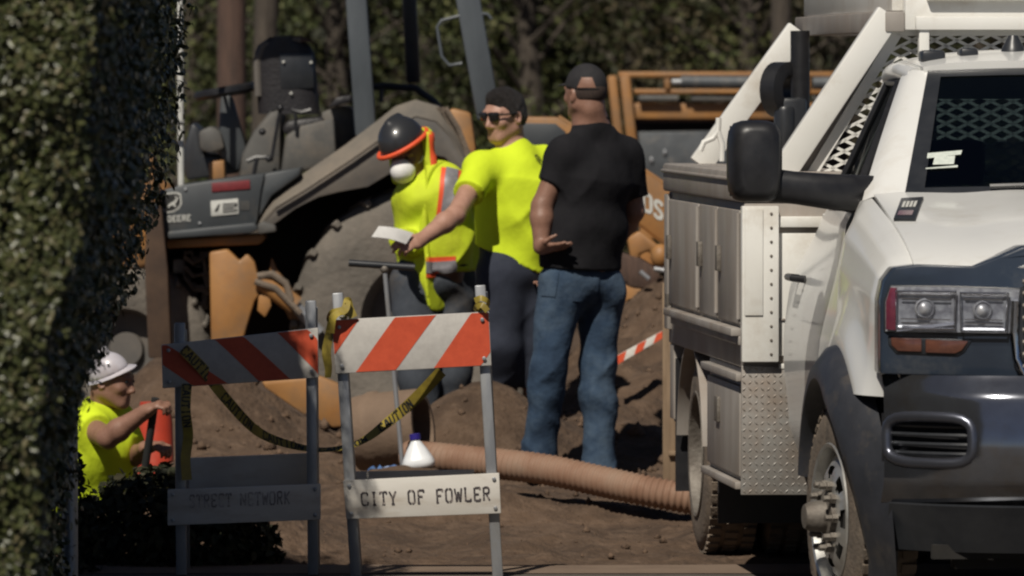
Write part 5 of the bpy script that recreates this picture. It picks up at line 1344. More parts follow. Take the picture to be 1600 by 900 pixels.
# ================================================================== barricades
def barricade(label, quad, low, legs, Yf, stripes, text, rear_low, lean_back=.34, mats=('white_sheet', 'orange_sheet'), tilt=0):
    """quad: px of the striped panel (tl, tr, br, bl); low: px of the lower board; legs: px (top, bottom) of the two front legs"""
    base = P((quad[0][0] + quad[1][0]) / 2, 900, Yf); z0 = 0.004
    t = thing('barricade', (base[0], Yf + .15, z0), label, 'barricade', 'folding striped barricades across the street')
    s = FPX / Yf
    th = .022
    def qp(u, v, q, dy): 
        a = V(q[0]) * (1 - u) + V(q[1]) * u; b = V(q[3]) * (1 - u) + V(q[2]) * u; c = a * (1 - v) + b * v
        return P(c[0], c[1], Yf) + V((0, dy, 0))
    pn = MB().prism([qp(0, 0, quad, 0), qp(1, 0, quad, 0), qp(1, 1, quad, 0), qp(0, 1, quad, 0)], (0, th, 0)).build('striped_panel', M[mats[0]], t, bevel=.003)
    for (a0, a1, b0, b1) in stripes:     # top edge from a0 to a1, bottom edge from b0 to b1 (fractions, clipped to the panel)
        poly = []
        tt = [0, 1]
        # clip the slanted band to 0..1
        def edge(f0, f1, v): return f0 + (f1 - f0) * v
        L_ = [(edge(a0, b0, v), v) for v in np.linspace(0, 1, 21)]; R_ = [(edge(a1, b1, v), v) for v in np.linspace(0, 1, 21)]
        pts = []
        mb = MB(); rows = []
        for (l, v), (r_, _) in zip(L_, R_):
            l = min(max(l, .004), .996); r_ = min(max(r_, .004), .996)
            vv = min(max(v, .012), .988)
            rows += [qp(l, vv, quad, -.0015), qp(r_, vv, quad, -.0015)]
        fs = []
        for i in range(20):
            if np.linalg.norm(rows[2 * i] - rows[2 * i + 1]) + np.linalg.norm(rows[2 * i + 2] - rows[2 * i + 3]) < 1e-4: continue
            fs.append((2 * i, 2 * i + 1, 2 * i + 3, 2 * i + 2))
        mb.add(rows, fs).build('stripe', M[mats[1]], pn, smooth=False, norm=False)
    lb = MB().prism([qp(0, 0, low, -.004), qp(1, 0, low, -.004), qp(1, 1, low, -.004), qp(0, 1, low, -.004)], (0, .024, 0)).build('lower_board', M['board_white'], t, bevel=.003)
    if text:
        for (word, u0, u1, v0, v1) in text:
            n = len(word) * 5 - 1
            for ci, ch in enumerate(word):
                if ch == ' ': continue
                tm = MB(); letters(tm, ch, lambda s_, t_: qp(u0 + (u1 - u0) * (s_ + ci * 5) / n, v1 + (v0 - v1) * t_ / 6 + random.uniform(-.004, .004), low, -.0056), weight=.95)
                tm.build('letter', M['ink' if word.startswith('C') else 'ink_faded'], lb, smooth=False, norm=False)
    for (a, b) in legs:
        p0 = P(a[0], a[1], Yf) + V((0, .045, 0)); p1 = P(b[0], b[1], Yf) + V((0, .045, 0))
        d = unit(p1 - p0); p1 = p0 + d * ((z0 - p0[2]) / d[2])
        l = MB(); l.bar(p0, p1, .042, .036, side=(1, 0, 0)); l.build('leg', M['galv'], t, bevel=.005)
        # rear leg hinged at the top
        q0 = p0 + V((.012 if b[0] > 650 else .008, .042, -.03)); q1 = V((p1[0] - .03 * (1 if b[0] > 650 else -1) * 0, p1[1] + lean_back, z0))
        r_ = MB(); r_.bar(q0, q1, .036, .034, side=(1, 0, 0)); r_.build('rear_leg', M['galv'], t, bevel=.005)
    # rear lower board
    if rear_low:
        rq, Yr = rear_low
        a = [P(x, y, Yr) for x, y in rq]
        MB().prism(a, (0, .022, 0)).build('rear_board', M['board_white'], t, bevel=.003)
    # hinge braces and bolts
    bt = MB()
    for q, fr in ((quad, (.045, .955)), (low, (.035, .965))):
        for u in fr:
            for v in (.14, .86):
                c = qp(u, v, q, -.006); bt.lathe([(0, .008), (-.004, .008), (-.007, .0)], c, (0, 1, 0), 8)
    bt.build('bolts', M['galv'], t)['kind'] = 'stuff'
    br = MB()
    for (a, b) in legs:
        c = P(a[0] + (b[0] - a[0]) * .42, a[1] + (b[1] - a[1]) * .42, Yf) + V((.0, .06, 0)); br.bar(c, c + V((0, lean_back * .42, -.03)), .014, .005, side=(0, 0, 1))
    br.build('spreader', M['steel'], t)
    return t
barricade('front striped barricade stencilled CITY OF FOWLER with orange slashes rising to the right',
          [(518, 500), (764, 487), (768, 571), (524, 584)], [(536, 751), (780, 739), (783, 802), (541, 811)],
          [((527, 458), (556, 905)), ((750, 446), (778, 905))], 28.0,
          [(-.30, .178, -.55, -.09), (.62, .99, .14, .50) if False else (.405, .665, .13, .385), (.89, 1.2, .63, .93)],
          [('CITY OF FOWLER', .105, .935, .34, .66)], ([(549, 737), (741, 734), (741, 752), (549, 754)], 28.36))
barricade('shaded striped barricade beside the hedge with red slashes falling to the right',
          [(252, 545 - 6), (497, 512), (498, 590), (254, 607)], [(262, 765), (501, 756), (501, 812), (262, 821)],
          [((280, 505), (283, 905)), ((485, 470), (489, 905))], 28.15,
          [(-.16, .03, .20, .42), (.33, .50, .60, .80) if False else (.34, .52, .62, .82), (.74, .93, 1.02, 1.22)],
          [('STREET NETWORK', .14, .80, .18, .52)], ([(285, 716), (488, 708), (488, 760), (285, 764)], 28.5))

# caution tape: a twisting ribbon, printed
def ribbon(name, pts, wid, tw, label, group='caution tape tied to the barricades', prt=True, cat='tape'):
    """pts: world path, tw: twist angle at each point"""
    pts = [V(p) for p in pts]
    # smooth resample (Catmull-Rom)
    out = []; ang = []
    n = len(pts)
    for i in range(n - 1):
        p0, p1, p2, p3 = pts[max(i - 1, 0)], pts[i], pts[i + 1], pts[min(i + 2, n - 1)]
        for k in range(14):
            f = k / 14
            out.append(.5 * ((2 * p1) + (-p0 + p2) * f + (2 * p0 - 5 * p1 + 4 * p2 - p3) * f * f + (-p0 + 3 * p1 - 3 * p2 + p3) * f ** 3)); ang.append(tw[i] + (tw[i + 1] - tw[i]) * f)
    out.append(pts[-1]); ang.append(tw[-1])
    L_, Rr, acc = [], [], [0]
    for i, p in enumerate(out):
        t = unit(out[min(i + 1, len(out) - 1)] - out[max(i - 1, 0)])
        n0 = unit(np.cross(t, (0, 1, 0))); b0 = np.cross(n0, t)
        wv = n0 * math.cos(ang[i]) + b0 * math.sin(ang[i])
        L_.append(p + wv * wid / 2); Rr.append(p - wv * wid / 2)
        if i: acc.append(acc[-1] + np.linalg.norm(out[i] - out[i - 1]))
    o = MB(); m = len(out)
    o.add(L_ + Rr, [(i, i + 1, m + i + 1, m + i) for i in range(m - 1)])
    rb = o.build(name, M['tape'], None, solid=.0008, angle=80)
    tag(rb, label, cat, group)
    if prt:
        acc = np.array(acc); la = np.array(L_); ra = np.array(Rr)
        nv = []
        for i in range(m):
            t = unit(out[min(i + 1, m - 1)] - out[max(i - 1, 0)]); nv.append(unit(np.cross(t, la[i] - ra[i])))
        nv = np.array(nv)
        pm = MB(); sc = wid * .75 / 6
        def f_(side):
            def g(s, t):
                x = min(s * sc, acc[-1] - 1e-6); i = min(int(np.searchsorted(acc, x)) - 1, m - 2); i = max(i, 0); fr = (x - acc[i]) / (acc[i + 1] - acc[i] + 1e-9)
                l = la[i] * (1 - fr) + la[i + 1] * fr; r_ = ra[i] * (1 - fr) + ra[i + 1] * fr; nn = nv[i] * (1 - fr) + nv[i + 1] * fr
                v = .12 + .76 * t / 6
                return r_ * (1 - v) + l * v + nn * side
            return g
        word = 'CAUTION  '; reps = max(1, int(acc[-1] / (len(word) * 5 * sc)))
        for sd in (.0018, -.0018): letters(pm, word * reps, f_(sd), weight=1.3)
        pm.build('tape_print', M['blackdecal'], rb, smooth=False, norm=False)
        pm_ = [c for c in rb.children if c.name.startswith('tape_print')]
        for c in pm_: c['kind'] = 'stuff'
    return rb
ribbon('caution_tape', [P(286, 545, 28.10), P(318, 578, 28.14), P(352, 622, 28.2), P(400, 672, 28.3), P(450, 694, 28.4), P(505, 703, 28.4), P(560, 692, 28.4), P(606, 660, 28.4), P(650, 622, 28.3), P(690, 580, 28.2)],
       .046, [.2, .3, .5, .7, .9, 1.25, 1.1, .6, .15, .0], 'long sagging yellow and black caution tape strung between the two barricades')
k0 = 28.0
ribbon('tape_knot', [P(516, 520, 27.97), P(520, 497, 27.96), P(532, 488, 27.96), P(541, 492, 27.99), P(530, 497, 28.06), P(517, 500, 28.04), P(520, 490, 27.98), P(538, 484, 27.96), P(543, 470, 27.97), P(546, 482, 27.98), P(552, 496, 27.98)],
       .034, [.2, .5, .9, 1.4, 1.0, .6, .4, .3, .6, .3, .1], 'yellow tape knotted round the left leg of the stencilled barricade', prt=False)
ribbon('hanging_tape', [P(520, 500, 28.03), P(514, 525, 28.0), P(510, 550, 27.99), P(513, 575, 28.0), P(512, 590, 28.0)], .036, [.1, .4, .2, .7, .9], 'loose yellow tape tail hanging beside the left end of the striped panel', prt=False)
ribbon('tape_knot', [P(742, 470, 27.99), P(752, 466, 27.975), P(762, 472, 27.99), P(756, 484, 28.03), P(744, 482, 28.0), P(752, 476, 27.972), P(762, 486, 27.972)], .024, [.2, .4, .9, .8, .5, .3, .2],
       'yellow tape knotted round the right leg of the stencilled barricade', prt=False)
ribbon('hanging_tape', [P(292, 600, 28.12), P(290, 640, 28.11), P(294, 680, 28.12), P(290, 716, 28.12), P(292, 750, 28.12)], .04, [.1, .3, -.1, .3, .2], 'shaded tape tail hanging down the left leg of the shaded barricade')

# ================================================================== corrugated hose
def hose():
    path_px = [(640, 712, 31.2), (690, 716, 31.05), (750, 722, 30.95), (800, 727, 30.85), (860, 735, 30.75), (930, 750, 30.65), (1000, 765, 30.55), (1075, 779, 30.5), (1150, 792, 30.5), (1230, 800, 30.55), (1330, 806, 30.6)]
    pts = [P(*p) for p in path_px]
    for q in pts: q[2] = max(q[2], float(gz(q[0], q[1])) + .055)
    out = []
    n = len(pts)
    for i in range(n - 1):
        p0, p1, p2, p3 = pts[max(i - 1, 0)], pts[i], pts[i + 1], pts[min(i + 2, n - 1)]
        m = max(2, int(np.linalg.norm(p2 - p1) / .0065))
        for k in range(m):
            f = k / m; out.append(.5 * ((2 * p1) + (-p0 + p2) * f + (2 * p0 - 5 * p1 + 4 * p2 - p3) * f * f + (-p0 + 3 * p1 - 3 * p2 + p3) * f ** 3))
    rad = [.062 + .0045 * math.sin(i * 2 * math.pi / 4.0) + .002 for i in range(len(out))]
    o = MB().tube(out, rad, 18); h = o.build('corrugated_hose', M['hose'], None, angle=80)
    tag(h, 'thick tan corrugated hose lying across the dirt towards the truck', 'hose')
hose()

# ================================================================== drum lying at the hose's end
def drum():
    c = P(610, 672, 31.7); z0 = float(gz(c[0], 31.7))
    t = thing('clay_pipe', (c[0], 31.7, z0), 'big dusty tan pipe section lying in the dirt behind the white jug', 'pipe')
    ax = unit(V((.92, -.30, .12))); o = c - ax * .10; r = .172
    mb = MB(); mb.lathe([(-.06, .0), (-.06, r * .86), (-.05, r * .96), (.0, r), (.02, r * 1.05), (.05, r * 1.05), (.06, r), (.24, r * .98), (.255, r * .92), (.255, r * .8), (.1, r * .76)], o, ax, 40)
    mb.build('pipe_body', M['bucket_tan'], t, angle=50)
    hb = MB(); hb.tube([o + ax * .03 + V((0, -.05, r * 1.0)), o + ax * .12 + V((0, -.06, r * 1.25)), o + ax * .2 + V((0, -.05, r * .98))], .012, 8)
drum()
# jug
def jug():
    b = P(655, 722, 30.86); b[2] = float(gz(b[0], b[1])) - .003
    t = thing('plastic_jug', (b[0], b[1], b[2]), 'white plastic jug with blue cap leaning on the hose', 'jug')
    ax = unit(V((-.13, 0, 1))); xd = unit(np.cross((0, 1, 0), ax))
    prof = [(0.0, 0), (0.0, .058), (.008, .070), (.026, .072), (.045, .064), (.085, .042), (.115, .023), (.122, .019), (.128, .018)]
    mb = MB(); n = 28; vs = []
    for h, r_ in prof:
        for k in range(n):
            a = 2 * math.pi * k / n; ca, sa = math.cos(a), math.sin(a); e = 3.2 if r_ > .04 else 2; s_ = (abs(ca) ** e + abs(sa) ** e) ** (-1 / e)
            vs.append(b + ax * h + xd * (ca * s_ * r_) + V((0, 1, 0)) * (sa * s_ * r_) + V((0, 0, -.0)))
    fs = [(i * n + k, i * n + (k + 1) % n, (i + 1) * n + (k + 1) % n, (i + 1) * n + k) for i in range(len(prof) - 1) for k in range(n)]
    j = mb.add(vs, fs).build('jug_body', M['jug'], t, angle=70)
    MB().lathe([(.126, 0), (.126, .024), (.150, .023), (.152, 0)], b, ax, 20).build('cap', M['bluecap'], t)
    MB().tube([b + ax * .11 + V((0, .02, 0)), b + ax * .10 + V((0, .06, 0)), b + ax * .07 + V((0, .075, 0)), b + ax * .035 + V((0, .07, 0))], .009, 8).build('handle', M['jug'], t)
jug()
def wrapper():
    c = P(600, 735, 30.9); z = float(gz(c[0], c[1]))
    mb = MB(); xs = np.linspace(-.07, .07, 12); ys = np.linspace(-.04, .04, 8)
    mb.grid(lambda x, y: (c[0] + x, c[1] + y, max(z, c[2] - .02) + .014 + .022 * float(vnoise2(x * 60 + 3, y * 60)) + .010), list(xs), list(ys))
    o = mb.build('bottle_wrapper', M['bluecloth'], None, solid=.002, angle=20); tag(o, 'crumpled blue plastic wrapper below the tan pipe', 'wrapper')
wrapper()
# probe rod with a cross handle
def rod():
    a, b = P(601, 420, 31.0), P(630, 742, 31.0); z0 = float(gz(b[0], 31.0)); d = unit(b - a); b = a + d * ((z0 - .08 - a[2]) / d[2])
    t = thing('probe_rod', (b[0], b[1], z0), 'thin steel probe rod with black T handle stuck in the dirt', 'probe')
    MB().cyl(a, b, .0105, n=10).build('rod', M['galv'], t)
    MB().cyl(P(545, 411, 31.0), P(648, 418, 31.0), .0155, n=12).build('handle', M['trim'], t)
    MB().ell(a, (.02, .02, .022), n=10, m=8).build('collar', M['steel'], t)
rod()
# pole behind, striped board, plank, grey post, cone drum
def misc():
    a = P(1047, 530, 31.75); b = P(1048, 711, 31.75); z0 = float(gz(b[0], 31.75))
    t = thing('wooden_post', (b[0], 31.75, z0), 'raw wooden post with a small grey box beside the rear of the truck', 'post')
    MB().bar(a + V((0, 0, .25)), V((b[0], 31.75, min(z0, b[2]) - .06)), .070, .05, side=(1, 0, 0)).build('post', M['wood'], t, bevel=.004)
    MB().box(P(1066, 672, 31.72), (.045, .05, .12)).build('box', M['hgrey'], t, bevel=.006)
    MB().box(P(1066, 640, 31.72), (.052, .05, .04)).build('box_lid', M['galv'], t, bevel=.004)
    MB().box(P(1062, 708, 31.73), (.10, .06, .02)).build('foot', M['wood'], t, bevel=.003)
    # striped board lying on the dirt
    q = [P(956, 560, 33.2), P(1040, 514, 33.5), P(1040, 526, 33.46), P(958, 574, 33.16)]
    q0 = [V((p[0], p[1], p[2])) for p in q]
    bd = MB().prism(q0, (0, .02, .0)).build('striped_board', M['board_white'], None, bevel=.003); tag(bd, 'red and white striped board half buried on the dirt mound', 'board')
    for f in (.05, .42, .78):
        A = lambda u, v: (q0[0] * (1 - u) + q0[1] * u) * (1 - v) + (q0[3] * (1 - u) + q0[2] * u) * v + V((0, -.002, 0))
        MB().add([A(f + .05, 0.03), A(f + .22, 0.03), A(f + .15, .97), A(f - .02, .97)], [(0, 1, 2, 3)]).build('stripe', M['orange_sheet'], bd, smooth=False, norm=False)
    # grey steel post by the hedge
    a = P(109, 628, 26.6); t = thing('steel_post', (a[0], 26.6, 0), 'grey steel pipe post in the shade at the foot of the hedge', 'post')
    MB().cyl((a[0], 26.6, 0), a, .030, n=18).build('pipe', M['galv'], t); MB().ell(a, (.031, .031, .014), n=16, m=8).build('cap', M['galv'], t)
    # orange drum in the trench
    c = P(242, 680, 31.55); z0 = float(gz(c[0], 31.55))
    t = thing('safety_drum', (c[0], 31.55, z0), 'orange plastic safety drum standing behind the kneeling worker', 'drum')
    zt = P(242, 628, 31.55)[2]; h = zt - z0
    MB().lathe([(0, .11), (h * .5, .095), (h * .52, .102), (h * .56, .102), (h * .58, .092), (h * .93, .078), (h, .065), (h, 0)], (c[0], 31.55, z0), (0, 0, 1), 32).build('drum_body', M['drum_orange'], t, angle=40)
    MB().lathe([(0, .17), (.05, .165), (.06, .12)], (c[0], 31.55, z0), (0, 0, 1), 32).build('base_ring', M['rubber'], t)
misc()
low_shrub(-1.38, 28.98, .46, .40, 3600, 'low dark leafy growth between the hedge and the shaded barricade')
low_shrub(-1.92, 28.4, .30, .62, 1800, 'taller dark leafy growth at the back end of the hedge')

# ================================================================== people: one smooth surface per body or garment
class SDF:
    def __init__(s): s.p = []
    def cone(s, a, b, ra, rb=None, k=.02, flat=None, cut=(), sub=False):
        """tapered limb from a to b; flat=(direction, factor) widens it; cut=[(point, normal)] trims it"""
        s.p.append(('c', V(a), V(b), ra, ra if rb is None else rb, k, flat, cut, sub)); return s
    def ell(s, c, r, ax=None, k=.02, cut=(), sub=False):
        A = np.eye(3) if ax is None else np.array([unit(q) for q in ax]); s.p.append(('e', V(c), A, V(r), None, k, None, cut, sub)); return s
    def limb(s, pts, rad, k=.02, flat=None):
        for i in range(len(pts) - 1): s.cone(pts[i], pts[i + 1], rad[i], rad[i + 1], k, flat)
        return s
    def mesh(s, res=.008, noise=None, cuts=()):
        lo = np.full(3, 1e9); hi = -lo; bb = []
        for q in s.p:
            if q[0] == 'c':
                m = max(q[3], q[4]) * (q[6][1] if q[6] else 1); l = np.minimum(q[1], q[2]) - m; h = np.maximum(q[1], q[2]) + m
            else:
                m = np.abs(q[2]).T @ q[3]; l = q[1] - m; h = q[1] + m
            bb.append((l, h))
            if not q[8]: lo = np.minimum(lo, l); hi = np.maximum(hi, h)
        lo = lo - .03; hi = hi + .03
        n = np.ceil((hi - lo) / res).astype(int) + 1
        D = np.full(n, .25, np.float32)
        ax = [lo[i] + res * np.arange(n[i]) for i in range(3)]
        for q, (l, h) in zip(s.p, bb):
            mg = .05 + q[5]
            i0 = np.maximum(0, np.floor((l - mg - lo) / res).astype(int)); i1 = np.minimum(n, np.ceil((h + mg - lo) / res).astype(int) + 1)
            if np.any(i1 <= i0): continue
            X, Y, Z = np.meshgrid(*[ax[i][i0[i]:i1[i]] for i in range(3)], indexing='ij')
            p = np.stack([X, Y, Z], -1)
            if q[0] == 'c':
                a, b, ra, rb = q[1], q[2], q[3], q[4]; ba = b - a
                w = p - a; t = np.clip((w @ ba) / (ba @ ba + 1e-12), 0, 1); w = w - t[..., None] * ba
                if q[6]:
                    sd = unit(q[6][0]); e = w @ sd; w = w - (e * (1 - 1 / q[6][1]))[..., None] * sd
                d = np.linalg.norm(w, axis=-1) - (ra + (rb - ra) * t)
            else:
                w = (p - q[1]) @ q[2].T; k0 = np.linalg.norm(w / q[3], axis=-1); k1 = np.linalg.norm(w / q[3] ** 2, axis=-1) + 1e-9; d = k0 * (k0 - 1) / k1
            for (cp, cn) in q[7]: d = np.maximum(d, (p - V(cp)) @ unit(cn))
            sl = tuple(slice(i0[i], i1[i]) for i in range(3)); k = q[5]; o = D[sl]
            if q[8]:
                hh = np.maximum(k - np.abs(o + d), 0) / k; D[sl] = np.maximum(o, -d) + hh * hh * k * .25
            else:
                hh = np.maximum(k - np.abs(o - d), 0) / k; D[sl] = np.minimum(o, d) - hh * hh * k * .25
        G = None
        if noise or cuts:
            X, Y, Z = np.meshgrid(*ax, indexing='ij')
            if noise: 
                m = np.abs(D) < .06; D[m] += noise(X[m], Y[m], Z[m]).astype(np.float32)
            for (cp, cn) in cuts:
                cn = unit(cn); D = np.maximum(D, ((X - cp[0]) * cn[0] + (Y - cp[1]) * cn[1] + (Z - cp[2]) * cn[2]).astype(np.float32))
        D[0] = D[-1] = .2; D[:, 0] = D[:, -1] = .2; D[:, :, 0] = D[:, :, -1] = .2
        # surface nets
        S = D < 0
        c = np.zeros(n - 1, np.int8)
        for i in (0, 1):
            for j in (0, 1):
                for k in (0, 1): c += S[i:n[0] - 1 + i, j:n[1] - 1 + j, k:n[2] - 1 + k]
        act = (c > 0) & (c < 8); idx = np.full(n - 1, -1, np.int64); cells = np.argwhere(act); idx[act] = np.arange(len(cells))
        acc = np.zeros((len(cells), 3)); cnt = np.zeros(len(cells))
        cor = [(i, j, k) for i in (0, 1) for j in (0, 1) for k in (0, 1)]
        val = {q: D[cells[:, 0] + q[0], cells[:, 1] + q[1], cells[:, 2] + q[2]] for q in cor}
        for q in cor:
            for a in range(3):
                if q[a]: continue
                r_ = list(q); r_[a] = 1; r_ = tuple(r_)
                v0, v1 = val[q], val[r_]; m = (v0 < 0) != (v1 < 0); f = np.where(m, v0 / (v0 - v1 + 1e-12), 0)
                pt = np.tile(np.array(q, float), (len(cells), 1)); pt[:, a] += f
                acc[m] += pt[m]; cnt[m] += 1
        vs = lo + res * (cells + acc / cnt[:, None])
        quads = []
        for a in range(3):
            b, d = (a + 1) % 3, (a + 2) % 3
            sh0 = [slice(None)] * 3; sh1 = [slice(None)] * 3; sh0[a] = slice(0, -1); sh1[a] = slice(1, None)
            e = S[tuple(sh0)] != S[tuple(sh1)]; e_ = np.argwhere(e)
            e_ = e_[(e_[:, b] > 0) & (e_[:, d] > 0) & (e_[:, b] < n[b] - 1) & (e_[:, d] < n[d] - 1)]
            inside = S[e_[:, 0], e_[:, 1], e_[:, 2]]
            def cell(db, dd):
                q = e_.copy(); q[:, b] -= db; q[:, d] -= dd; return idx[q[:, 0], q[:, 1], q[:, 2]]
            Q = np.stack([cell(1, 1), cell(0, 1), cell(0, 0), cell(1, 0)], 1)
            Q[~inside] = Q[~inside][:, ::-1]; quads.append(Q)
        Q = np.concatenate(quads); Q = Q[(Q >= 0).all(1)]
        return vs, Q
    def build(s, name, material, parent, res=.008, noise=None, cuts=(), relax=1):
        v, q = s.mesh(res, noise, cuts)
        for _ in range(relax):
            acc = np.zeros_like(v); cn = np.zeros(len(v))
            for i in range(4):
                j = (i + 1) % 4
                np.add.at(acc, q[:, i], v[q[:, j]]); np.add.at(cn, q[:, i], 1); np.add.at(acc, q[:, j], v[q[:, i]]); np.add.at(cn, q[:, j], 1)
            v = v * .5 + .5 * acc / np.maximum(cn, 1)[:, None]
        o = mesh_np(name, v, q, material, parent); o['_nothing'] = 0; del o['_nothing']
        BV_[o.name] = (v, q); return o
BV_ = {}
def bvh_of(*objs):
    vs = []; fs = []
    for o in objs:
        v, q = BV_[o.name]; b = len(vs); vs += [tuple(p) for p in v]; fs += [tuple(int(i) + b for i in f) for f in q]
    return BVHTree.FromPolygons(vs, fs)
def hit(bvh, px, py):
    d = ray(px, py); r_ = bvh.ray_cast(Vector((0, 0, CAM_H)), Vector(d)); return r_[0], r_[1]
def patch(name, bvh, quad, material, parent, nu=10, nv=10, off=.003, cond=None):
    """a piece of cloth or print lying on a garment, outlined in the photograph, following the surface"""
    q = [V(p) for p in quad]; vs = []; ok = []
    for i in range(nu + 1):
        for j in range(nv + 1):
            u, v = i / nu, j / nv; c = (q[0] * (1 - u) + q[1] * u) * (1 - v) + (q[3] * (1 - u) + q[2] * u) * v
            h, nn = hit(bvh, *c)
            if h is None: vs.append((0, 0, 0)); ok.append(False)
            else:
                if nn.dot(Vector(ray(*c))) > 0: nn = -nn
                vs.append(V(h) + V(nn) * off); ok.append(True)
    fs = []
    for i in range(nu):
        for j in range(nv):
            f = (i * (nv + 1) + j, (i + 1) * (nv + 1) + j, (i + 1) * (nv + 1) + j + 1, i * (nv + 1) + j + 1)
            if all(ok[k] for k in f):
                P4 = [V(vs[k]) for k in f]
                if max(np.linalg.norm(P4[k] - P4[k - 1]) for k in range(4)) < .12: fs.append(f)
    used = sorted({k for f in fs for k in f}); rm = {k: i for i, k in enumerate(used)}
    if not fs: return None
    mb = MB(); mb.add([vs[k] for k in used], [tuple(rm[k] for k in f) for f in fs]); return mb.build(name, material, parent, norm=False, solid=-.0015, angle=80)

def wrinkle(amp, seed, fx=9., fz=16., diag=.6, fine=.35):
    ph = np.random.default_rng(seed).uniform(0, 6.28, 8)
    def f(x, y, z):
        a = np.sin(x * fx * 1.3 + z * fz * diag + ph[0] + 1.4 * np.sin(z * 5 + y * 4 + ph[1])); b = np.sin(y * fx + z * fz + ph[2] + 1.6 * np.sin(x * 6 + ph[3]))
        c = np.sin(x * fx * 3.1 - z * fz * 1.9 + ph[4] + 1.2 * np.sin(z * 11 + ph[5]))
        w1 = x * fx * .9 + z * fz * .75 + 1.3 * np.sin(z * 4.3 + ph[1] + 2 * x); w2 = x * fx * .8 - z * fz * .6 + y * 5 + 1.5 * np.sin(z * 3.7 + ph[5] - 2 * x)
        r1 = (1 - np.abs(np.sin(w1 + ph[0]))) ** 3; r2 = (1 - np.abs(np.sin(w2 + ph[7]))) ** 3
        return amp * (.45 * a * b + fine * .7 * c * (.5 + .5 * b) - .85 * r1 * (.5 + .5 * b) - .85 * r2 * (.5 - .5 * b) + .2 * np.sin(z * fz * 2.7 + ph[6] + 2 * np.sin(x * 8 + y * 7)))
    return f

def hand(sd, wr, d, palm_n, thumb, curl=(.3, .3, .3, .3), size=1.0, spread=.10, tcurl=.3):
    """wr: wrist, d: towards the knuckles, palm_n: out of the palm, thumb: +-1 side of the thumb"""
    d = unit(d); pn = unit(V(palm_n) - d * d.dot(V(palm_n))); sdv = np.cross(d, pn) * thumb
    s = size; kn = wr + d * .088 * s
    sd.cone(wr, wr + d * .03 * s, .024 * s, .026 * s, .02, (sdv, 1.25))
    sd.cone(wr + d * .03 * s, kn - d * .012 * s, .0175 * s, .0165 * s, .015, (sdv, 2.2))
    Ls = (.070, .079, .074, .058)
    for i in range(4):
        o = (1.5 - i) * .0195 * s; b = kn + sdv * o - d * (.004 * s * abs(i - 1.2)); dd = unit(d + sdv * spread * (1.5 - i) * .6); L_ = Ls[i] * s; c = curl[i]; p = b - d * .012; ang = 0
        rr = (.0092, .0088, .0080, .0070)
        for k, fr in enumerate((.45, .31, .24)):
            ang += c * (1.0, 1.15, .8)[k]; e = unit(dd * math.cos(ang) + pn * math.sin(ang)); q = p + e * L_ * fr + (d * .012 if k == 0 else 0)
            sd.cone(p, q, rr[k] * s, rr[k + 1] * s, .006); p = q
    b = wr + d * .022 * s + sdv * .022 * s
    t1 = b + unit(d * .75 + sdv * .65 + pn * .25) * .040 * s; t2 = t1 + unit(d * (.95 - tcurl * .2) + sdv * (.30 - tcurl) + pn * (.25 + tcurl)) * .032 * s; t3 = t2 + unit(d * .95 + sdv * (.1 - tcurl) + pn * (.3 + tcurl)) * .026 * s
    sd.cone(b, t1, .0135 * s, .0112 * s, .012); sd.cone(t1, t2, .0105 * s, .0095 * s, .006); sd.cone(t2, t3, .0095 * s, .0075 * s, .005)

def head_frame(f, up=UP):
    f = unit(f); s = unit(np.cross(f, up)); u = np.cross(s, f); return f, s, u       # s: the person's right
def add_head(sd, c, f, s, u, k=1.0, nose=1.0):
    """c: centre of the skull"""
    B = lambda a, b, d_: c + s * a * k + f * b * k + u * d_ * k
    E = lambda p, r, kk=.02, sub=False: sd.ell(p, V(r) * k, (s, f, u), kk, sub=sub)
    E(B(0, -.008, .022), (.076, .094, .092))
    E(B(0, .035, -.030), (.060, .058, .078), .04)
    E(B(0, .060, -.092), (.030, .026, .024), .03)                       # chin
    for q in (-1, 1):
        sd.cone(B(q * .056, -.005, -.055), B(q * .022, .062, -.096), .020 * k, .017 * k, .025)   # jaw
        E(B(q * .042, .066, -.026), (.020, .016, .018), .02)             # cheek
        E(B(q * .080, -.008, -.012), (.010, .020, .030), .006)           # ear
        E(B(q * .084, -.002, -.012), (.006, .010, .016), .004, True)
        E(B(q * .032, .092, .006), (.017, .016, .011), .012, True)       # eye socket
        E(B(q * .032, .079, .005), (.013, .012, .011), .006)             # eyeball under the lid
        sd.cone(B(q * .014, .088, .024), B(q * .050, .076, .022), .009 * k, .008 * k, .015)   # brow
        E(B(q * .014, .096, -.042), (.009, .009, .008), .006)            # nostril wing
    sd.cone(B(0, .088, .008), B(0, .108 * 1.0, -.034), .009 * k, .0125 * k * nose, .012)  # nose
    sd.cone(B(-.020, .082, -.064), B(.020, .082, -.064), .0075 * k, .0075 * k, .008)      # upper lip
    sd.cone(B(-.017, .081, -.076), B(.017, .081, -.076), .008 * k, .008 * k, .006)
    E(B(0, .094, -.070), (.018, .004, .0012), .003, True)                # mouth line
    return B

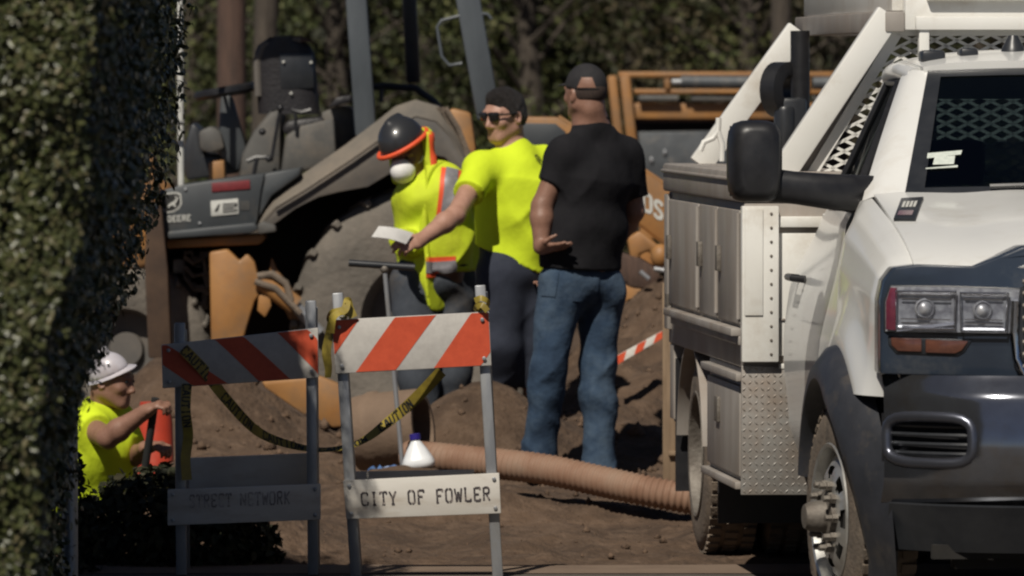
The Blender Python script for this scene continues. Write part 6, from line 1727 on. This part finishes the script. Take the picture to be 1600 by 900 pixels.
def torso(sd, J, s, gw=1.0, off=0.0, rch=.122, rw=.118, hips=.120, fl=1.40):
    pel, ch, nk = J['pelvis'], J['chest'], J['neck']; up = unit(ch - pel); mid = pel * .45 + ch * .55
    sd.cone(pel - up * .02, mid, hips + off, rw + off, .05, (s, fl))
    sd.cone(mid, ch + up * .05, rw + off, rch + off, .05, (s, fl))
    top = (J['shL'] + J['shR']) / 2
    sd.cone(ch + up * .03, top - up * .035, rch + off, .075 + off, .05, (s, fl * 1.1))
    for sh in (J['shL'], J['shR']):
        sd.cone(top - up * .03, sh - up * .012, .070 + off, .054 + off, .05)
        sd.cone(nk - up * .035, sh * .75 + top * .25 - up * .0, .052 + off * .7, .048 + off * .8, .06)
    sd.cone(top - up * .015, nk, .068 + off * .6, .060 + off * .3, .035)

SKIN = {}
M['skin_a'] = mat('tanned_skin', (0.27, 0.145, 0.10), (0.215, 0.112, 0.076), rough=0.5, scale=26, bump=.1, bscale=120)
M['skin_b'] = mat('lighter_tanned_skin', (0.44, 0.25, 0.185), (0.36, 0.195, 0.14), rough=0.5, scale=26, bump=.1, bscale=120)
M['skin_c'] = mat('brown_skin', (0.17, 0.088, 0.058), (0.13, 0.066, 0.044), rough=0.5, scale=26)
M['hair'] = mat('dark_hair', (0.018, 0.013, 0.011), (0.008, 0.006, 0.005), rough=0.6, scale=40, stretch=(3, 3, 1), bump=.8, bscale=110)
M['stubble'] = mat('cropped_hair', (0.05, 0.032, 0.025), (0.03, 0.02, 0.016), rough=0.8, scale=90)
M['tee_black'] = mat('black_cotton', (0.014, 0.0135, 0.016), (0.010, 0.010, 0.012), rough=0.9, scale=14, bump=.55, bscale=9, stretch=(1, 1, .7), spec=.2)
M['tee_hivis'] = mat('hi_vis_cotton', (0.62, 0.77, 0.03), (0.56, 0.70, 0.025), rough=0.85, scale=8, bump=.5, bscale=9, stretch=(1, 1, .7), spec=.2)
M['hivis_mesh'] = mat('hi_vis_polyester', (0.58, 0.70, 0.03), (0.51, 0.60, 0.026), rough=0.75, scale=9, bump=.6, bscale=10, stretch=(1, 1, .7), spec=.3, dirt=(.40, .42, .03), dscale=5, damt=.36)
M['jeans'] = mat('faded_denim', (0.040, 0.070, 0.118), (0.018, 0.032, 0.058), rough=0.9, scale=5, bump=.6, bscale=14, dirt=(0.095, 0.132, 0.175), dscale=2.6, damt=.42, spec=.2)
M['jeans_dk'] = mat('dark_denim', (0.040, 0.046, 0.066), (0.024, 0.028, 0.042), rough=0.9, scale=6, bump=.2, bscale=200, spec=.2)
M['jeans_gr'] = mat('grey_denim', (0.07, 0.08, 0.096), (0.04, 0.046, 0.058), rough=0.9, scale=6, bump=.25, bscale=200, dirt=(.12, .105, .09), dscale=4, damt=.38, spec=.2)
M['boot'] = mat('dusty_boot', (0.10, 0.072, 0.05), (0.055, 0.04, 0.03), rough=.85, scale=12, dirt=(.2, .15, .11), dscale=6, damt=.42)
M['cap'] = mat('black_cap', (0.012, 0.012, 0.014), (0.020, 0.018, 0.020), rough=.85, scale=30)
M['helmet_dk'] = mat('charcoal_helmet', (0.030, 0.031, 0.034), (0.026, 0.027, 0.030), rough=.34, scale=6, coat=.3)
M['helmet_wt'] = mat('white_helmet', (0.56, 0.54, 0.58), (0.46, 0.44, 0.48), rough=.35, scale=6, coat=.3, dirt=(.42, .36, .36), dscale=8, damt=.36)
M['hi_orange'] = mat('hi_vis_orange', (0.80, 0.10, 0.03), (0.72, 0.085, 0.026), rough=.6, scale=20)
M['reflect'] = mat('reflective_silver', (0.27, 0.26, 0.28), (0.21, 0.20, 0.22), rough=.5, metal=.2, scale=40)
M['mask'] = mat('white_mask', (0.80, 0.79, 0.77), (0.74, 0.73, 0.71), rough=.8, scale=30, bump=.1)
M['shades'] = mat('black_lens', (0.010, 0.010, 0.012), rough=.12, scale=10, coat=.5)
M['paper'] = mat('white_paper', (0.66, 0.65, 0.63), (0.56, 0.55, 0.53), rough=.8, scale=20)
M['strap'] = mat('black_strap', (0.014, 0.014, 0.014), rough=.8)

def legs(sd, J, off=0.0, rt=(.092, .068), rc=(.064, .048), hem=None, k=.04):
    for q in 'LR':
        h, kn, an = J['hip' + q], J['knee' + q], J['ank' + q]
        m = h * .5 + kn * .5
        sd.cone(h, kn, rt[0] + off, rt[1] + off, k); c = kn * .68 + an * .32
        sd.cone(kn, c, rt[1] * .98 + off, rc[0] + off, .03); sd.cone(c, an, rc[0] + off, rc[1] + off, .03)
def shoes(name, J, dirs, parent, material=None, L=.20):
    for q in 'LR':
        a = J['ank' + q]; d = unit(dirs[q]); z = a[2] - .075; sd = SDF(); side = V((-d[1], d[0], 0))
        heel = V((a[0], a[1], z)) - d * .045; toe = V((a[0], a[1], z)) + d * L * .8
        cuts = [((0, 0, z - .018), (0, 0, -1))]
        sd.cone(heel + UP * .022, toe * .35 + heel * .65 + UP * .026, .044, .046, .03); sd.cone(toe * .35 + heel * .65 + UP * .024, toe + UP * .004, .046, .036, .03, (side, 1.15)); sd.cone(heel + d * .03 + UP * .03, a + UP * .05, .046, .046, .03)
        sd.build(name, material or M['boot'], parent, .008, cuts=cuts)

def arm(sd, sh, el, wr, r=(.052, .041, .040, .028), k=.02):
    m = el * .7 + wr * .3
    sd.cone(sh, el, r[0], r[1], k); sd.cone(el, m, r[1], r[2] * 1.08, k); sd.cone(m, wr, r[2] * 1.05, r[3], k)

# ------------------------------------------------------------------ 1: black T-shirt, back to the street
def man_black():
    Y = 32.0
    f, s, u_ = head_frame((-.62, .78, 0)); 
    J = dict(pelvis=P(906, 432, Y), chest=P(925, 290, Y), neck=P(924, 186, Y - .01), shL=P(884, 236, Y - .10), shR=P(980, 240, Y + .10),
             elL=P(847, 322, Y - .12), wrL=P(845, 386, Y - .16), elR=P(990, 330, Y + .16), wrR=P(955, 392, Y + .28),
             hipL=P(875, 445, Y - .05), hipR=P(938, 446, Y + .05), kneeL=P(857, 572, Y - .09), kneeR=P(935, 572, Y + .04), ankL=P(842, 712, Y - .03), ankR=P(935, 728, Y + .0))
    b = V((J['ankL'][0] * .5 + J['ankR'][0] * .5, Y, float(gz(J['pelvis'][0], Y))))
    t = thing('person', b, 'person in black T-shirt, blue jeans and black backward-facing cap seen from behind', 'person')
    hc = P(915, 145, Y - .02) + f * .0
    sd = SDF(); add_head(sd, hc, f, s, u_, 1.03)
    sd.cone(J['neck'] - UP * .03, hc - UP * .05 - f * .02, .066, .062, .03); sd.ell(hc - f * .055 - UP * .075, (.055, .04, .05), (s, f, UP), .03)
    torso(sd, J, s); arm(sd, J['shL'], J['elL'], J['wrL'], (.058, .047, .047, .033)); arm(sd, J['shR'], J['elR'], J['wrR'], (.058, .047, .045, .031)); legs(sd, J, -.012)
    hand(sd, J['wrL'], P(876, 386, Y - .22) - J['wrL'], (.1, .35, .9), 1, (.08, .12, .16, .3), 1.0, .06)
    hand(sd, J['wrR'], V((-.5, .3, -.3)), (0, -.5, .4), 1, (.5, .5, .5, .5))
    sd.build('body', M['skin_a'], t, .0065)
    # shirt
    sh = SDF(); torso(sh, J, s, off=.018, rch=.124, rw=.120, hips=.114, fl=1.34)
    hem = P(915, 421, Y); up = unit(J['chest'] - J['pelvis'])
    sh.cone(J['pelvis'] - UP * .05, J['pelvis'] + UP * .2, .148, .142, .05, (s, 1.28))
    for q, L_ in (('L', .62), ('R', .75)):
        a, e = J['sh' + q], J['el' + q]; d = unit(e - a); c = a + (e - a) * L_
        sh.cone(a, c + d * .04, .070, .073, .05, cut=[(c, d)])
    o = sh.build('t_shirt', M['tee_black'], t, .0075, wrinkle(.012, 3, 8, 11), cuts=[(hem, (-.05, 0, -1))])
    # jeans
    jn = SDF(); jn.cone(J['pelvis'] - UP * .03, J['pelvis'] + UP * .10, .128, .122, .05, (s, 1.3)); jn.ell(J['hipL'] - f * .045 - UP * .02, (.085, .075, .095), k=.05); jn.ell(J['hipR'] - f * .045 - UP * .02, (.085, .075, .095), k=.05)
    legs(jn, J, .016, (.086, .064), (.062, .054)); 
    jn.cone(J['ankL'] + UP * .03, J['ankL'] - UP * .055, .068, .080, .03); jn.cone(J['ankR'] + UP * .03, J['ankR'] - UP * .055, .068, .080, .03)
    jo = jn.build('jeans', M['jeans'], t, .0075, wrinkle(.010, 5, 11, 14, .8, .6), cuts=[(J['ankR'] - UP * .055, (0, 0, -1))])
    bv = bvh_of(jo)
    patch('back_pocket', bv, [(896, 425), (936, 428), (932, 474), (894, 470)], M['jeans'], t, 8, 8, .005)
    patch('back_pocket', bv, [(852, 426), (874, 425), (868, 464), (846, 462)], M['jeans'], t, 8, 8, .005)
    shoes('shoe', J, dict(L=(-.5, .8, 0), R=(-.3, .9, 0)), t)
    # cap and hair
    hr = SDF(); hr.ell(hc + UP * .012 - f * .014, (.081, .098, .090), (s, f, UP)); hr.build('hair', M['stubble'], t, .008, cuts=[(hc - UP * .035 - f * .06, (0, 0, -1)), (hc + f * .045, f * 1.0)])
    cp = SDF(); cu = unit(UP - f * .10)
    cp.ell(hc + UP * .030 - f * .006, (.086, .104, .102), (s, f, UP)); cp.cone(hc + f * .085 + UP * .035, hc + f * .165 + UP * .028, .012, .008, .01, (s, 6.0))
    cpo = cp.build('cap', M['cap'], t, .007, cuts=[(hc + UP * .012 - f * .05, -cu + f * .0)])
    bc = bvh_of(cpo)
    patch('cap_opening', bc, [(909, 121), (925, 121), (931, 137), (902, 137)], M['skin_a'], t, 8, 6, .002)
    patch('cap_strap', bc, [(898, 138), (935, 138), (935, 142), (898, 142)], M['strap'], t, 8, 2, .004)
    rb = MB(); 
    n0 = J['neck'] - UP * .012
    rb.tube([n0 + s * (.073 * math.cos(a)) + f * (.068 * math.sin(a)) - UP * (.018 * math.sin(a)) for a in np.linspace(0, 2 * math.pi, 30, endpoint=False)], .011, 8, closed=True); rb.build('collar', M['tee_black'], t, angle=80)
man_black()

# ------------------------------------------------------------------ 2: yellow T-shirt and sunglasses, arm held out
def man_yellow():
    Y = 32.75
    f, s, u_ = head_frame((-.70, -.70, -.12)); bf = unit((-.55, -.83, 0)); bs = unit(np.cross(bf, UP))
    J = dict(pelvis=P(800, 412, Y + .02), chest=P(800, 300, Y), neck=P(800, 234, Y + .02), shR=P(753, 264, Y - .08), shL=P(850, 256, Y + .10),
             elR=P(712, 336, Y - .42), wrR=P(656, 376, Y - .58), elL=P(880, 340, Y + .12), wrL=P(862, 410, Y - .02),
             hipR=P(784, 425, Y - .03), hipL=P(822, 425, Y + .05), kneeR=P(784, 540, Y - .05), kneeL=P(824, 545, Y + .05))
    zg = .48
    J['ankR'] = V((P(786, 690, Y)[0], Y + .02, float(gz(P(786, 600, Y)[0], Y)) + .085)); J['ankL'] = V((P(832, 690, Y)[0], Y + .10, float(gz(P(832, 600, Y)[0], Y + .1)) + .085))
    t = thing('person', (J['pelvis'][0], Y, float(gz(J['pelvis'][0], Y))), 'person in bright yellow T-shirt and black sunglasses holding out a folded paper', 'person')
    hc = P(788, 180, Y + .0)
    sd = SDF(); B = add_head(sd, hc, f, s, u_, 1.03)
    sd.cone(J['neck'] - UP * .04, hc - u_ * .06 - f * .03, .064, .060, .03)
    torso(sd, J, bs, rch=.112, rw=.106, hips=.112, fl=1.3); arm(sd, J['shR'], J['elR'], J['wrR'], (.054, .043, .043, .030)); arm(sd, J['shL'], J['elL'], J['wrL']); legs(sd, J, -.012)
    hd = unit(P(628, 382, Y - .66) - J['wrR'])
    hand(sd, J['wrR'], hd, (0, .8, -.5), -1, (.45, .55, .7, .8), 1.0, .04, .35)
    hand(sd, J['wrL'], V((-.3, -.3, -.8)), (.0, -.5, .4), 1, (.4, .4, .4, .4))
    sd.build('body', M['skin_b'], t, .006)
    sh = SDF(); torso(sh, J, bs, off=.016, rch=.116, rw=.110, hips=.112, fl=1.28); sh.cone(J['pelvis'] - UP * .06, J['pelvis'] + UP * .2, .128, .124, .05, (bs, 1.22))
    for q, L_ in (('R', .55), ('L', .62)):
        a, e = J['sh' + q], J['el' + q]; d = unit(e - a); c = a + (e - a) * L_
        sh.cone(a, c + d * .05, .070, .080, .05, cut=[(c, d)])
    hem = P(800, 409, Y - .12)
    so = sh.build('t_shirt', M['tee_hivis'], t, .0075, wrinkle(.017, 11, 8, 11, .9), cuts=[(hem, (-.44, 0, -1)), ])
    bv = bvh_of(so)
    # round chest print
    rg = MB(); c0, n0 = hit(bv, 841, 250)
    if c0 is not None:
        c0 = V(c0); n0 = V(n0); n0 = n0 if n0[1] < 0 else -n0; e1 = unit(np.cross(UP, n0)); e2 = np.cross(n0, e1)
        rg.lathe([(.004, .0235), (.0045, .0235), (.0045, .029), (.004, .029)], c0, n0, 28); rr = rg.build('chest_print', M['blackdecal'], t)
        g = MB(); g.bar(c0 + n0 * .004 + e2 * .007 - e1 * .012, c0 + n0 * .004 + e2 * .007 + e1 * .012, .005, .001, side=e2); g.bar(c0 + n0 * .004 - e2 * .006 - e1 * .010, c0 + n0 * .004 - e2 * .002 + e1 * .013, .006, .001, side=e2); g.build('print_mark', M['blackdecal'], rr)
    rb = MB(); n0 = J['neck'] - UP * .022
    rb.tube([n0 + bs * (.076 * math.cos(a)) + bf * (.074 * math.sin(a)) - UP * (.028 * math.sin(a)) for a in np.linspace(0, 2 * math.pi, 30, endpoint=False)], .010, 8, closed=True); rb.build('collar', M['tee_hivis'], t, angle=80)
    jn = SDF(); jn.cone(J['pelvis'] - UP * .03, J['pelvis'] + UP * .10, .124, .120, .05, (bs, 1.28)); legs(jn, J, .020, (.096, .074), (.070, .062))
    jn.build('trousers', M['jeans_dk'], t, .008, wrinkle(.007, 15, 10, 15, .7), cuts=[(J['ankR'] - UP * .05, (0, 0, -1))])
    shoes('shoe', J, dict(R=(-.5, -.8, 0), L=(-.3, -.9, 0)), t)
    hr = SDF(); hr.ell(hc + u_ * .026 - f * .014, (.0845, .101, .100), (s, f, u_)); hr.ell(hc + u_ * .088 + f * .022, (.056, .068, .036), (s, f, u_), .03)
    hr.ell(hc - f * .055 - u_ * .015, (.070, .05, .07), (s, f, u_), .03)
    hr.build('hair', M['hair'], t, .007, lambda x, y, z: .0022 * np.sin(x * 130 + z * 90 + 2 * np.sin(y * 50)) + .0016 * np.sin(y * 170 - z * 110), cuts=[(hc + u_ * .062 + f * .088, -u_ * .62 + f * .78), (hc - u_ * .055, -u_)])
    gl = MB()
    for q in (-1, 1):
        c = B(q * .032, .102, .004); fq = unit(f + s * q * .22); sq = unit(np.cross(fq, u_)); gl.prism([c + sq * x * .028 + u_ * z * .022 for x, z in ((-1, .85), (-.8, 1), (.8, 1), (1, .85), (.92, -.45), (.6, -1), (-.6, -1), (-.92, -.45))], -fq * .008)
    gl.build('sunglasses', M['shades'], t, bevel=.003)
    gf = MB(); gf.bar(B(-.06, .098, .016), B(.06, .098, .016), .008, .010, side=u_)
    for q in (-1, 1): gf.tube([B(q * .060, .095, .014), B(q * .078, .06, .012), B(q * .084, -.005, .010)], .0045, 6)
    gf.build('sunglasses_frame', M['black'], t)
    # what he holds
    pc = P(611, 371, Y - .70); a = P(587, 363, Y - .72); b = P(638, 373, Y - .655)
    d = unit(b - a); up_ = unit(V((.05, .75, .66)) - d * d.dot(V((.05, -.75, .66)))); mb = MB()
    n_ = np.cross(d, up_)
    mb.grid(lambda x, y: (a + b) / 2 + d * x + up_ * y + n_ * (.012 * math.sin((x + .09) * 18) + .008 * y / .04), list(np.linspace(-.085, .085, 14)), list(np.linspace(-.038, .038, 5)))
    o = mb.build('folded_paper', M['paper'], None, solid=.004, angle=40); tag(o, 'folded white paper held in the outstretched hand', 'paper')
man_yellow()

# ------------------------------------------------------------------ 3: helmet, mask and vest, looking down
def man_vest():
    Y = 33.05
    f, s, u_ = head_frame((-.46, -.82, -.33)); bf = unit((-.60, -.80, 0)); bs = unit(np.cross(bf, UP))
    J = dict(pelvis=P(676, 425, Y + .02), chest=P(678, 320, Y), neck=P(666, 276, Y + .02), shR=P(654, 306, Y - .06), shL=P(716, 296, Y + .10),
             elR=P(650, 378, Y + .02), wrR=P(632, 380, Y - .24), elL=P(728, 360, Y + .14), wrL=P(722, 428, Y + .06),
             hipR=P(648, 440, Y - .03), hipL=P(706, 440, Y + .05), kneeR=P(650, 545, Y - .08), kneeL=P(708, 545, Y + .04))
    for q, px in (('R', 662), ('L', 704)):
        x = P(px, 640, Y)[0]; y = Y - .05 + (.12 if q == 'L' else 0); J['ank' + q] = V((x, y, float(gz(x, y)) + .085))
    t = thing('person', (J['pelvis'][0], Y, float(gz(J['pelvis'][0], Y))), 'person in dark helmet, white mask and yellow vest with silver stripes looking down', 'person')
    hc = P(640, 238, Y - .05)
    sd = SDF(); B = add_head(sd, hc, f, s, u_, 1.0)
    sd.cone(J['neck'] - UP * .04, hc - u_ * .06 - f * .02, .060, .058, .03); torso(sd, J, bs); arm(sd, J['shR'], J['elR'], J['wrR']); arm(sd, J['shL'], J['elL'], J['wrL']); legs(sd, J, -.012)
    hand(sd, J['wrR'], V((-.25, -.8, .0)), (.6, .2, .3), 1, (.5, .5, .5, .5)); hand(sd, J['wrL'], V((-.1, -.1, -1)), (-.8, -.4, 0), -1, (.3, .3, .35, .4))
    sd.build('body', M['skin_c'], t, .007)
    sh = SDF(); torso(sh, J, bs, off=.020, rch=.122, rw=.120, hips=.120, fl=1.28); sh.cone(J['pelvis'] - UP * .02, J['pelvis'] + UP * .2, .136, .132, .05, (bs, 1.25))
    for q, L_ in (('R', .93), ('L', .95)):
        a, e, w = J['sh' + q], J['el' + q], J['wr' + q]; sh.cone(a, e, .074, .070, .05); d = unit(w - e); c = e + (w - e) * L_; sh.cone(e, c + d * .03, .068, .066, .03, cut=[(c, d)])
    so = sh.build('work_shirt', M['hivis_mesh'], t, .0075, wrinkle(.019, 21, 9, 12, .7), cuts=[(P(665, 424, Y), (0, 0, -1))])
    vs = SDF(); torso(vs, J, bs, off=.032, rch=.126, rw=.124, hips=.122, fl=1.28)
    vs.cone(P(690, 395, Y - .12), P(686, 470, Y - .12), .060, .046, .04, ((1, .3, 0), 1.1)); vs.cone(J['shL'] + V((-.01, -.02, 0)), P(694, 400, Y - .10), .075, .07, .04)
    vo = vs.build('vest', M['hivis_mesh'], t, .0075, wrinkle(.016, 25, 9, 12, .7), cuts=[(P(660, 300, Y - .1), unit((-.95, -.2, .12))), (P(690, 488, Y - .1), (0, 0, -1)), (J['shL'] + bs * -.045, -bs)])
    bv = bvh_of(so, vo)
    patch('stripe_edge', bv, [(690, 262), (721, 268), (712, 345), (681, 345)], M['hi_orange'], t, 8, 18, .006)
    patch('silver_stripe', bv, [(697, 263), (715, 267), (706, 345), (688, 345)], M['reflect'], t, 8, 18, .010)
    patch('stripe_edge', bv, [(667, 402), (712, 400), (712, 430), (666, 434)], M['hi_orange'], t, 10, 8, .006)
    patch('silver_stripe', bv, [(667, 409), (712, 407), (712, 423), (666, 427)], M['reflect'], t, 10, 6, .010)
    patch('stripe_edge', bv, [(612, 402), (640, 402), (640, 432), (612, 432)], M['hi_orange'], t, 6, 6, .006) if False else None
    jn = SDF(); jn.cone(J['pelvis'] - UP * .03, J['pelvis'] + UP * .08, .124, .120, .05, (bs, 1.28)); legs(jn, J, .020, (.096, .074), (.070, .062))
    jn.build('jeans', M['jeans_gr'], t, .008, wrinkle(.007, 27, 10, 15, .7), cuts=[(J['ankR'] - UP * .05, (0, 0, -1))])
    blt = MB(); blt.tube([J['pelvis'] + UP * .035 + bs * (.172 * math.cos(a)) + bf * (.138 * math.sin(a)) for a in np.linspace(0, 2 * math.pi, 36, endpoint=False)], .014, 6, closed=True); blt.build('belt', M['strap'], t)
    shoes('boot', J, dict(R=(-.6, -.7, 0), L=(-.2, -.9, 0)), t)
    # helmet
    hu = unit((-.46, -.22, .88)); hs = unit(np.cross(f, hu)); hf = np.cross(hu, hs); hcn = hc + hu * .056 - hf * .004 + V((-.012, 0, 0))
    hl = SDF(); hl.ell(hcn, (.104, .124, .118), (hs, hf, hu)); hl.cone(hcn + hf * .03 + hu * .112, hcn - hf * .07 + hu * .105, .012, .012, .03)
    hl.build('helmet', M['helmet_dk'], t, .007, cuts=[(hcn - hu * .006, -hu)])
    br = MB(); ring = [hcn + hs * (.119 * math.cos(a)) + hf * (.138 * math.sin(a)) - hu * (.012) for a in np.linspace(0, 2 * math.pi, 44, endpoint=False)]
    inner = [hcn + hs * (.100 * math.cos(a)) + hf * (.120 * math.sin(a)) - hu * .002 for a in np.linspace(0, 2 * math.pi, 44, endpoint=False)]
    br.add(ring + inner, [(i, (i + 1) % 44, 44 + (i + 1) % 44, 44 + i) for i in range(44)]); br.build('helmet_brim', M['helmet_dk'], t, solid=.005, angle=60)
    MB().tube(ring, .0115, 10, closed=True).build('brim_edge', M['hi_orange'], t, angle=80)
    # neck shade hanging from the brim
    nkf = SDF()
    for q, dd in ((-1.3, .0), (-.95, .0), (-.6, .02), (-.2, .03), (.2, .03), (.6, .02), (1.0, .0)):
        a = hcn - hf * (.125 * math.cos(q)) + hs * (.115 * math.sin(q)) * 1.0 - hu * .02; nkf.cone(a, a - UP * (.165 + dd) - hf * .02 + V((.012, 0, 0)), .019, .024, .03, (hs, 1.5))
    nko = nkf.build('neck_shade', M['hivis_mesh'], t, .006, wrinkle(.006, 31, 30, 20))
    patch('shade_stripe', bvh_of(nko), [(669, 205), (677, 208), (682, 258), (673, 258)], M['hi_orange'], t, 5, 12, .004)
    mk = SDF(); mk.ell(B(0, .086, -.058), (.060, .056, .062), (s, f, u_)); mk.ell(B(0, .124, -.054), (.026, .020, .028), (s, f, u_), .03); mk.build('mask', M['mask'], t, .006)
    stp = MB(); stp.tube([B(.04, .08, -.05), B(.074, .03, -.03), B(.082, -.02, .02), B(.05, -.09, .04)], .003, 6); stp.tube([B(-.04, .08, -.05), B(-.074, .03, -.03), B(-.082, -.02, .02)], .003, 6); stp.build('mask_strap', M['mask'], t)
    ey = MB()
    for q in (-1, 1): ey.ell(B(q * .032, .086, .005), (.011, .010, .009), (s, f, u_), 10, 8)
    ey.build('eyes', M['dark'], t)
man_vest()

# ------------------------------------------------------------------ 4: white helmet, kneeling in the trench
def man_trench():
    Y = 31.0
    f, s, u_ = head_frame((.86, -.36, -.10)); bf = unit((.75, -.55, 0)); bs = unit(np.cross(bf, UP))
    zg = -.66
    J = dict(pelvis=P(135, 850, Y + .1), chest=P(146, 720, Y), neck=P(158, 640, Y), shR=P(136, 668, Y - .14), shL=P(178, 660, Y + .16),
             elR=P(168, 684, Y - .28), wrR=P(226, 644, Y - .36), elL=P(206, 716, Y + .05), wrL=P(226, 700, Y - .14),
             hipR=P(122, 860, Y + .02), hipL=P(150, 860, Y + .2))
    gzz = float(gz(J['pelvis'][0], Y))
    J['kneeR'] = V((J['hipR'][0] + .22, Y - .15, gzz + .16)); J['kneeL'] = V((J['hipL'][0] + .24, Y + .1, gzz + .18))
    J['ankR'] = V((J['hipR'][0] - .12, Y + .05, gzz + .09)); J['ankL'] = V((J['hipL'][0] - .10, Y + .3, gzz + .09))
    t = thing('person', (J['pelvis'][0], Y, gzz), 'person in white helmet and yellow vest kneeling in the trench, bare arm stretched out', 'person')
    hc = P(174, 594, Y - .06)
    sd = SDF(); B = add_head(sd, hc, f, s, u_, 1.0)
    sd.cone(J['neck'] - UP * .04, hc - u_ * .06 - f * .03, .060, .058, .03); torso(sd, J, bs); arm(sd, J['shR'], J['elR'], J['wrR'], (.056, .046, .045, .032)); arm(sd, J['shL'], J['elL'], J['wrL']); legs(sd, J, -.012)
    hand(sd, J['wrR'], P(244, 634, Y - .38) - J['wrR'], (.3, .2, -.9), 1, (.9, .9, .9, .9), 1.0, .03, .8); hand(sd, J['wrL'], V((.5, -.3, .1)), (.3, .2, -.9), 1, (.8, .8, .8, .8))
    sd.build('body', M['skin_a'], t, .0065)
    sh = SDF(); torso(sh, J, bs, off=.024, rch=.130, rw=.130, hips=.126, fl=1.36)
    for q, L_ in (('R', .42), ('L', .7)):
        a, e = J['sh' + q], J['el' + q]; d = unit(e - a); c = a + (e - a) * L_; sh.cone(a, c + d * .04, .076, .080, .05, cut=[(c, d)])
    so = sh.build('vest', M['tee_hivis'], t, .0075, wrinkle(.014, 41, 9, 13, .7), cuts=[(J['pelvis'] - UP * .03, (0, 0, -1))])
    jn = SDF(); jn.cone(J['pelvis'] - UP * .03, J['pelvis'] + UP * .08, .124, .120, .05, (bs, 1.28)); legs(jn, J, .020, (.096, .074), (.070, .062)); jn.build('trousers', M['jeans_dk'], t, .009, wrinkle(.007, 45, 10, 15, .7))
    shoes('boot', J, dict(R=(-.9, .2, 0), L=(-.9, .2, 0)), t)
    hu = unit((-.40, -.16, .90)); hs = unit(np.cross(f, hu)); hf = np.cross(hu, hs); hcn = hc + hu * .040
    hl = SDF(); hl.ell(hcn, (.082, .099, .088), (hs, hf, hu)); hl.cone(hcn + hf * .04 + hu * .10, hcn - hf * .08 + hu * .09, .012, .012, .03)
    hl.build('helmet', M['helmet_wt'], t, .007, cuts=[(hcn - hu * .008, -hu)])
    br = MB(); N = 44; ang = np.linspace(0, 2 * math.pi, N, endpoint=False)
    ring = [hcn + hs * (.091 * math.cos(a)) + hf * ((.108 + (.034 * max(0, math.sin(a)) ** 1.5)) * math.sin(a)) - hu * .016 for a in ang]; inner = [hcn + hs * (.082 * math.cos(a)) + hf * (.099 * math.sin(a)) - hu * .004 for a in ang]
    br.add(ring + inner, [(i, (i + 1) % N, N + (i + 1) % N, N + i) for i in range(N)]); br.build('helmet_brim', M['helmet_wt'], t, solid=.004, angle=60)
    ey = MB()
    for q in (-1, 1): ey.ell(B(q * .032, .086, .005), (.011, .010, .009), (s, f, u_), 10, 8)
    ey.build('eyes', M['dark'], t)
    # the tool he grips
    a, b = P(243, 622, Y - .36), P(228, 722, Y - .30); d = unit(b - a); z0 = float(gz(b[0], b[1])); L_ = max(.3, (a[2] - z0) / -d[2]); e = a + d * (L_ - .02)
    tl = thing('shovel', (e[0], e[1], z0), 'black handled shovel gripped by the worker in the trench', 'shovel')
    MB().cyl(a, e - d * .22, .017, n=12).build('handle', M['strap'], tl)
    mb = MB(); sd_ = unit(np.cross(d, (0, 1, 0))); q = e - d * .24; nn = np.cross(sd_, d)
    mb.grid(lambda x, y: q + d * y * (.26 - .05 * abs(x) ** 2) + sd_ * x * .10 * (1 - .35 * max(0, y - .6)) + nn * (.025 * x * x), list(np.linspace(-1, 1, 9)), list(np.linspace(0, 1, 9))); mb.build('blade', M['steel'], tl, solid=.003)
man_trench()
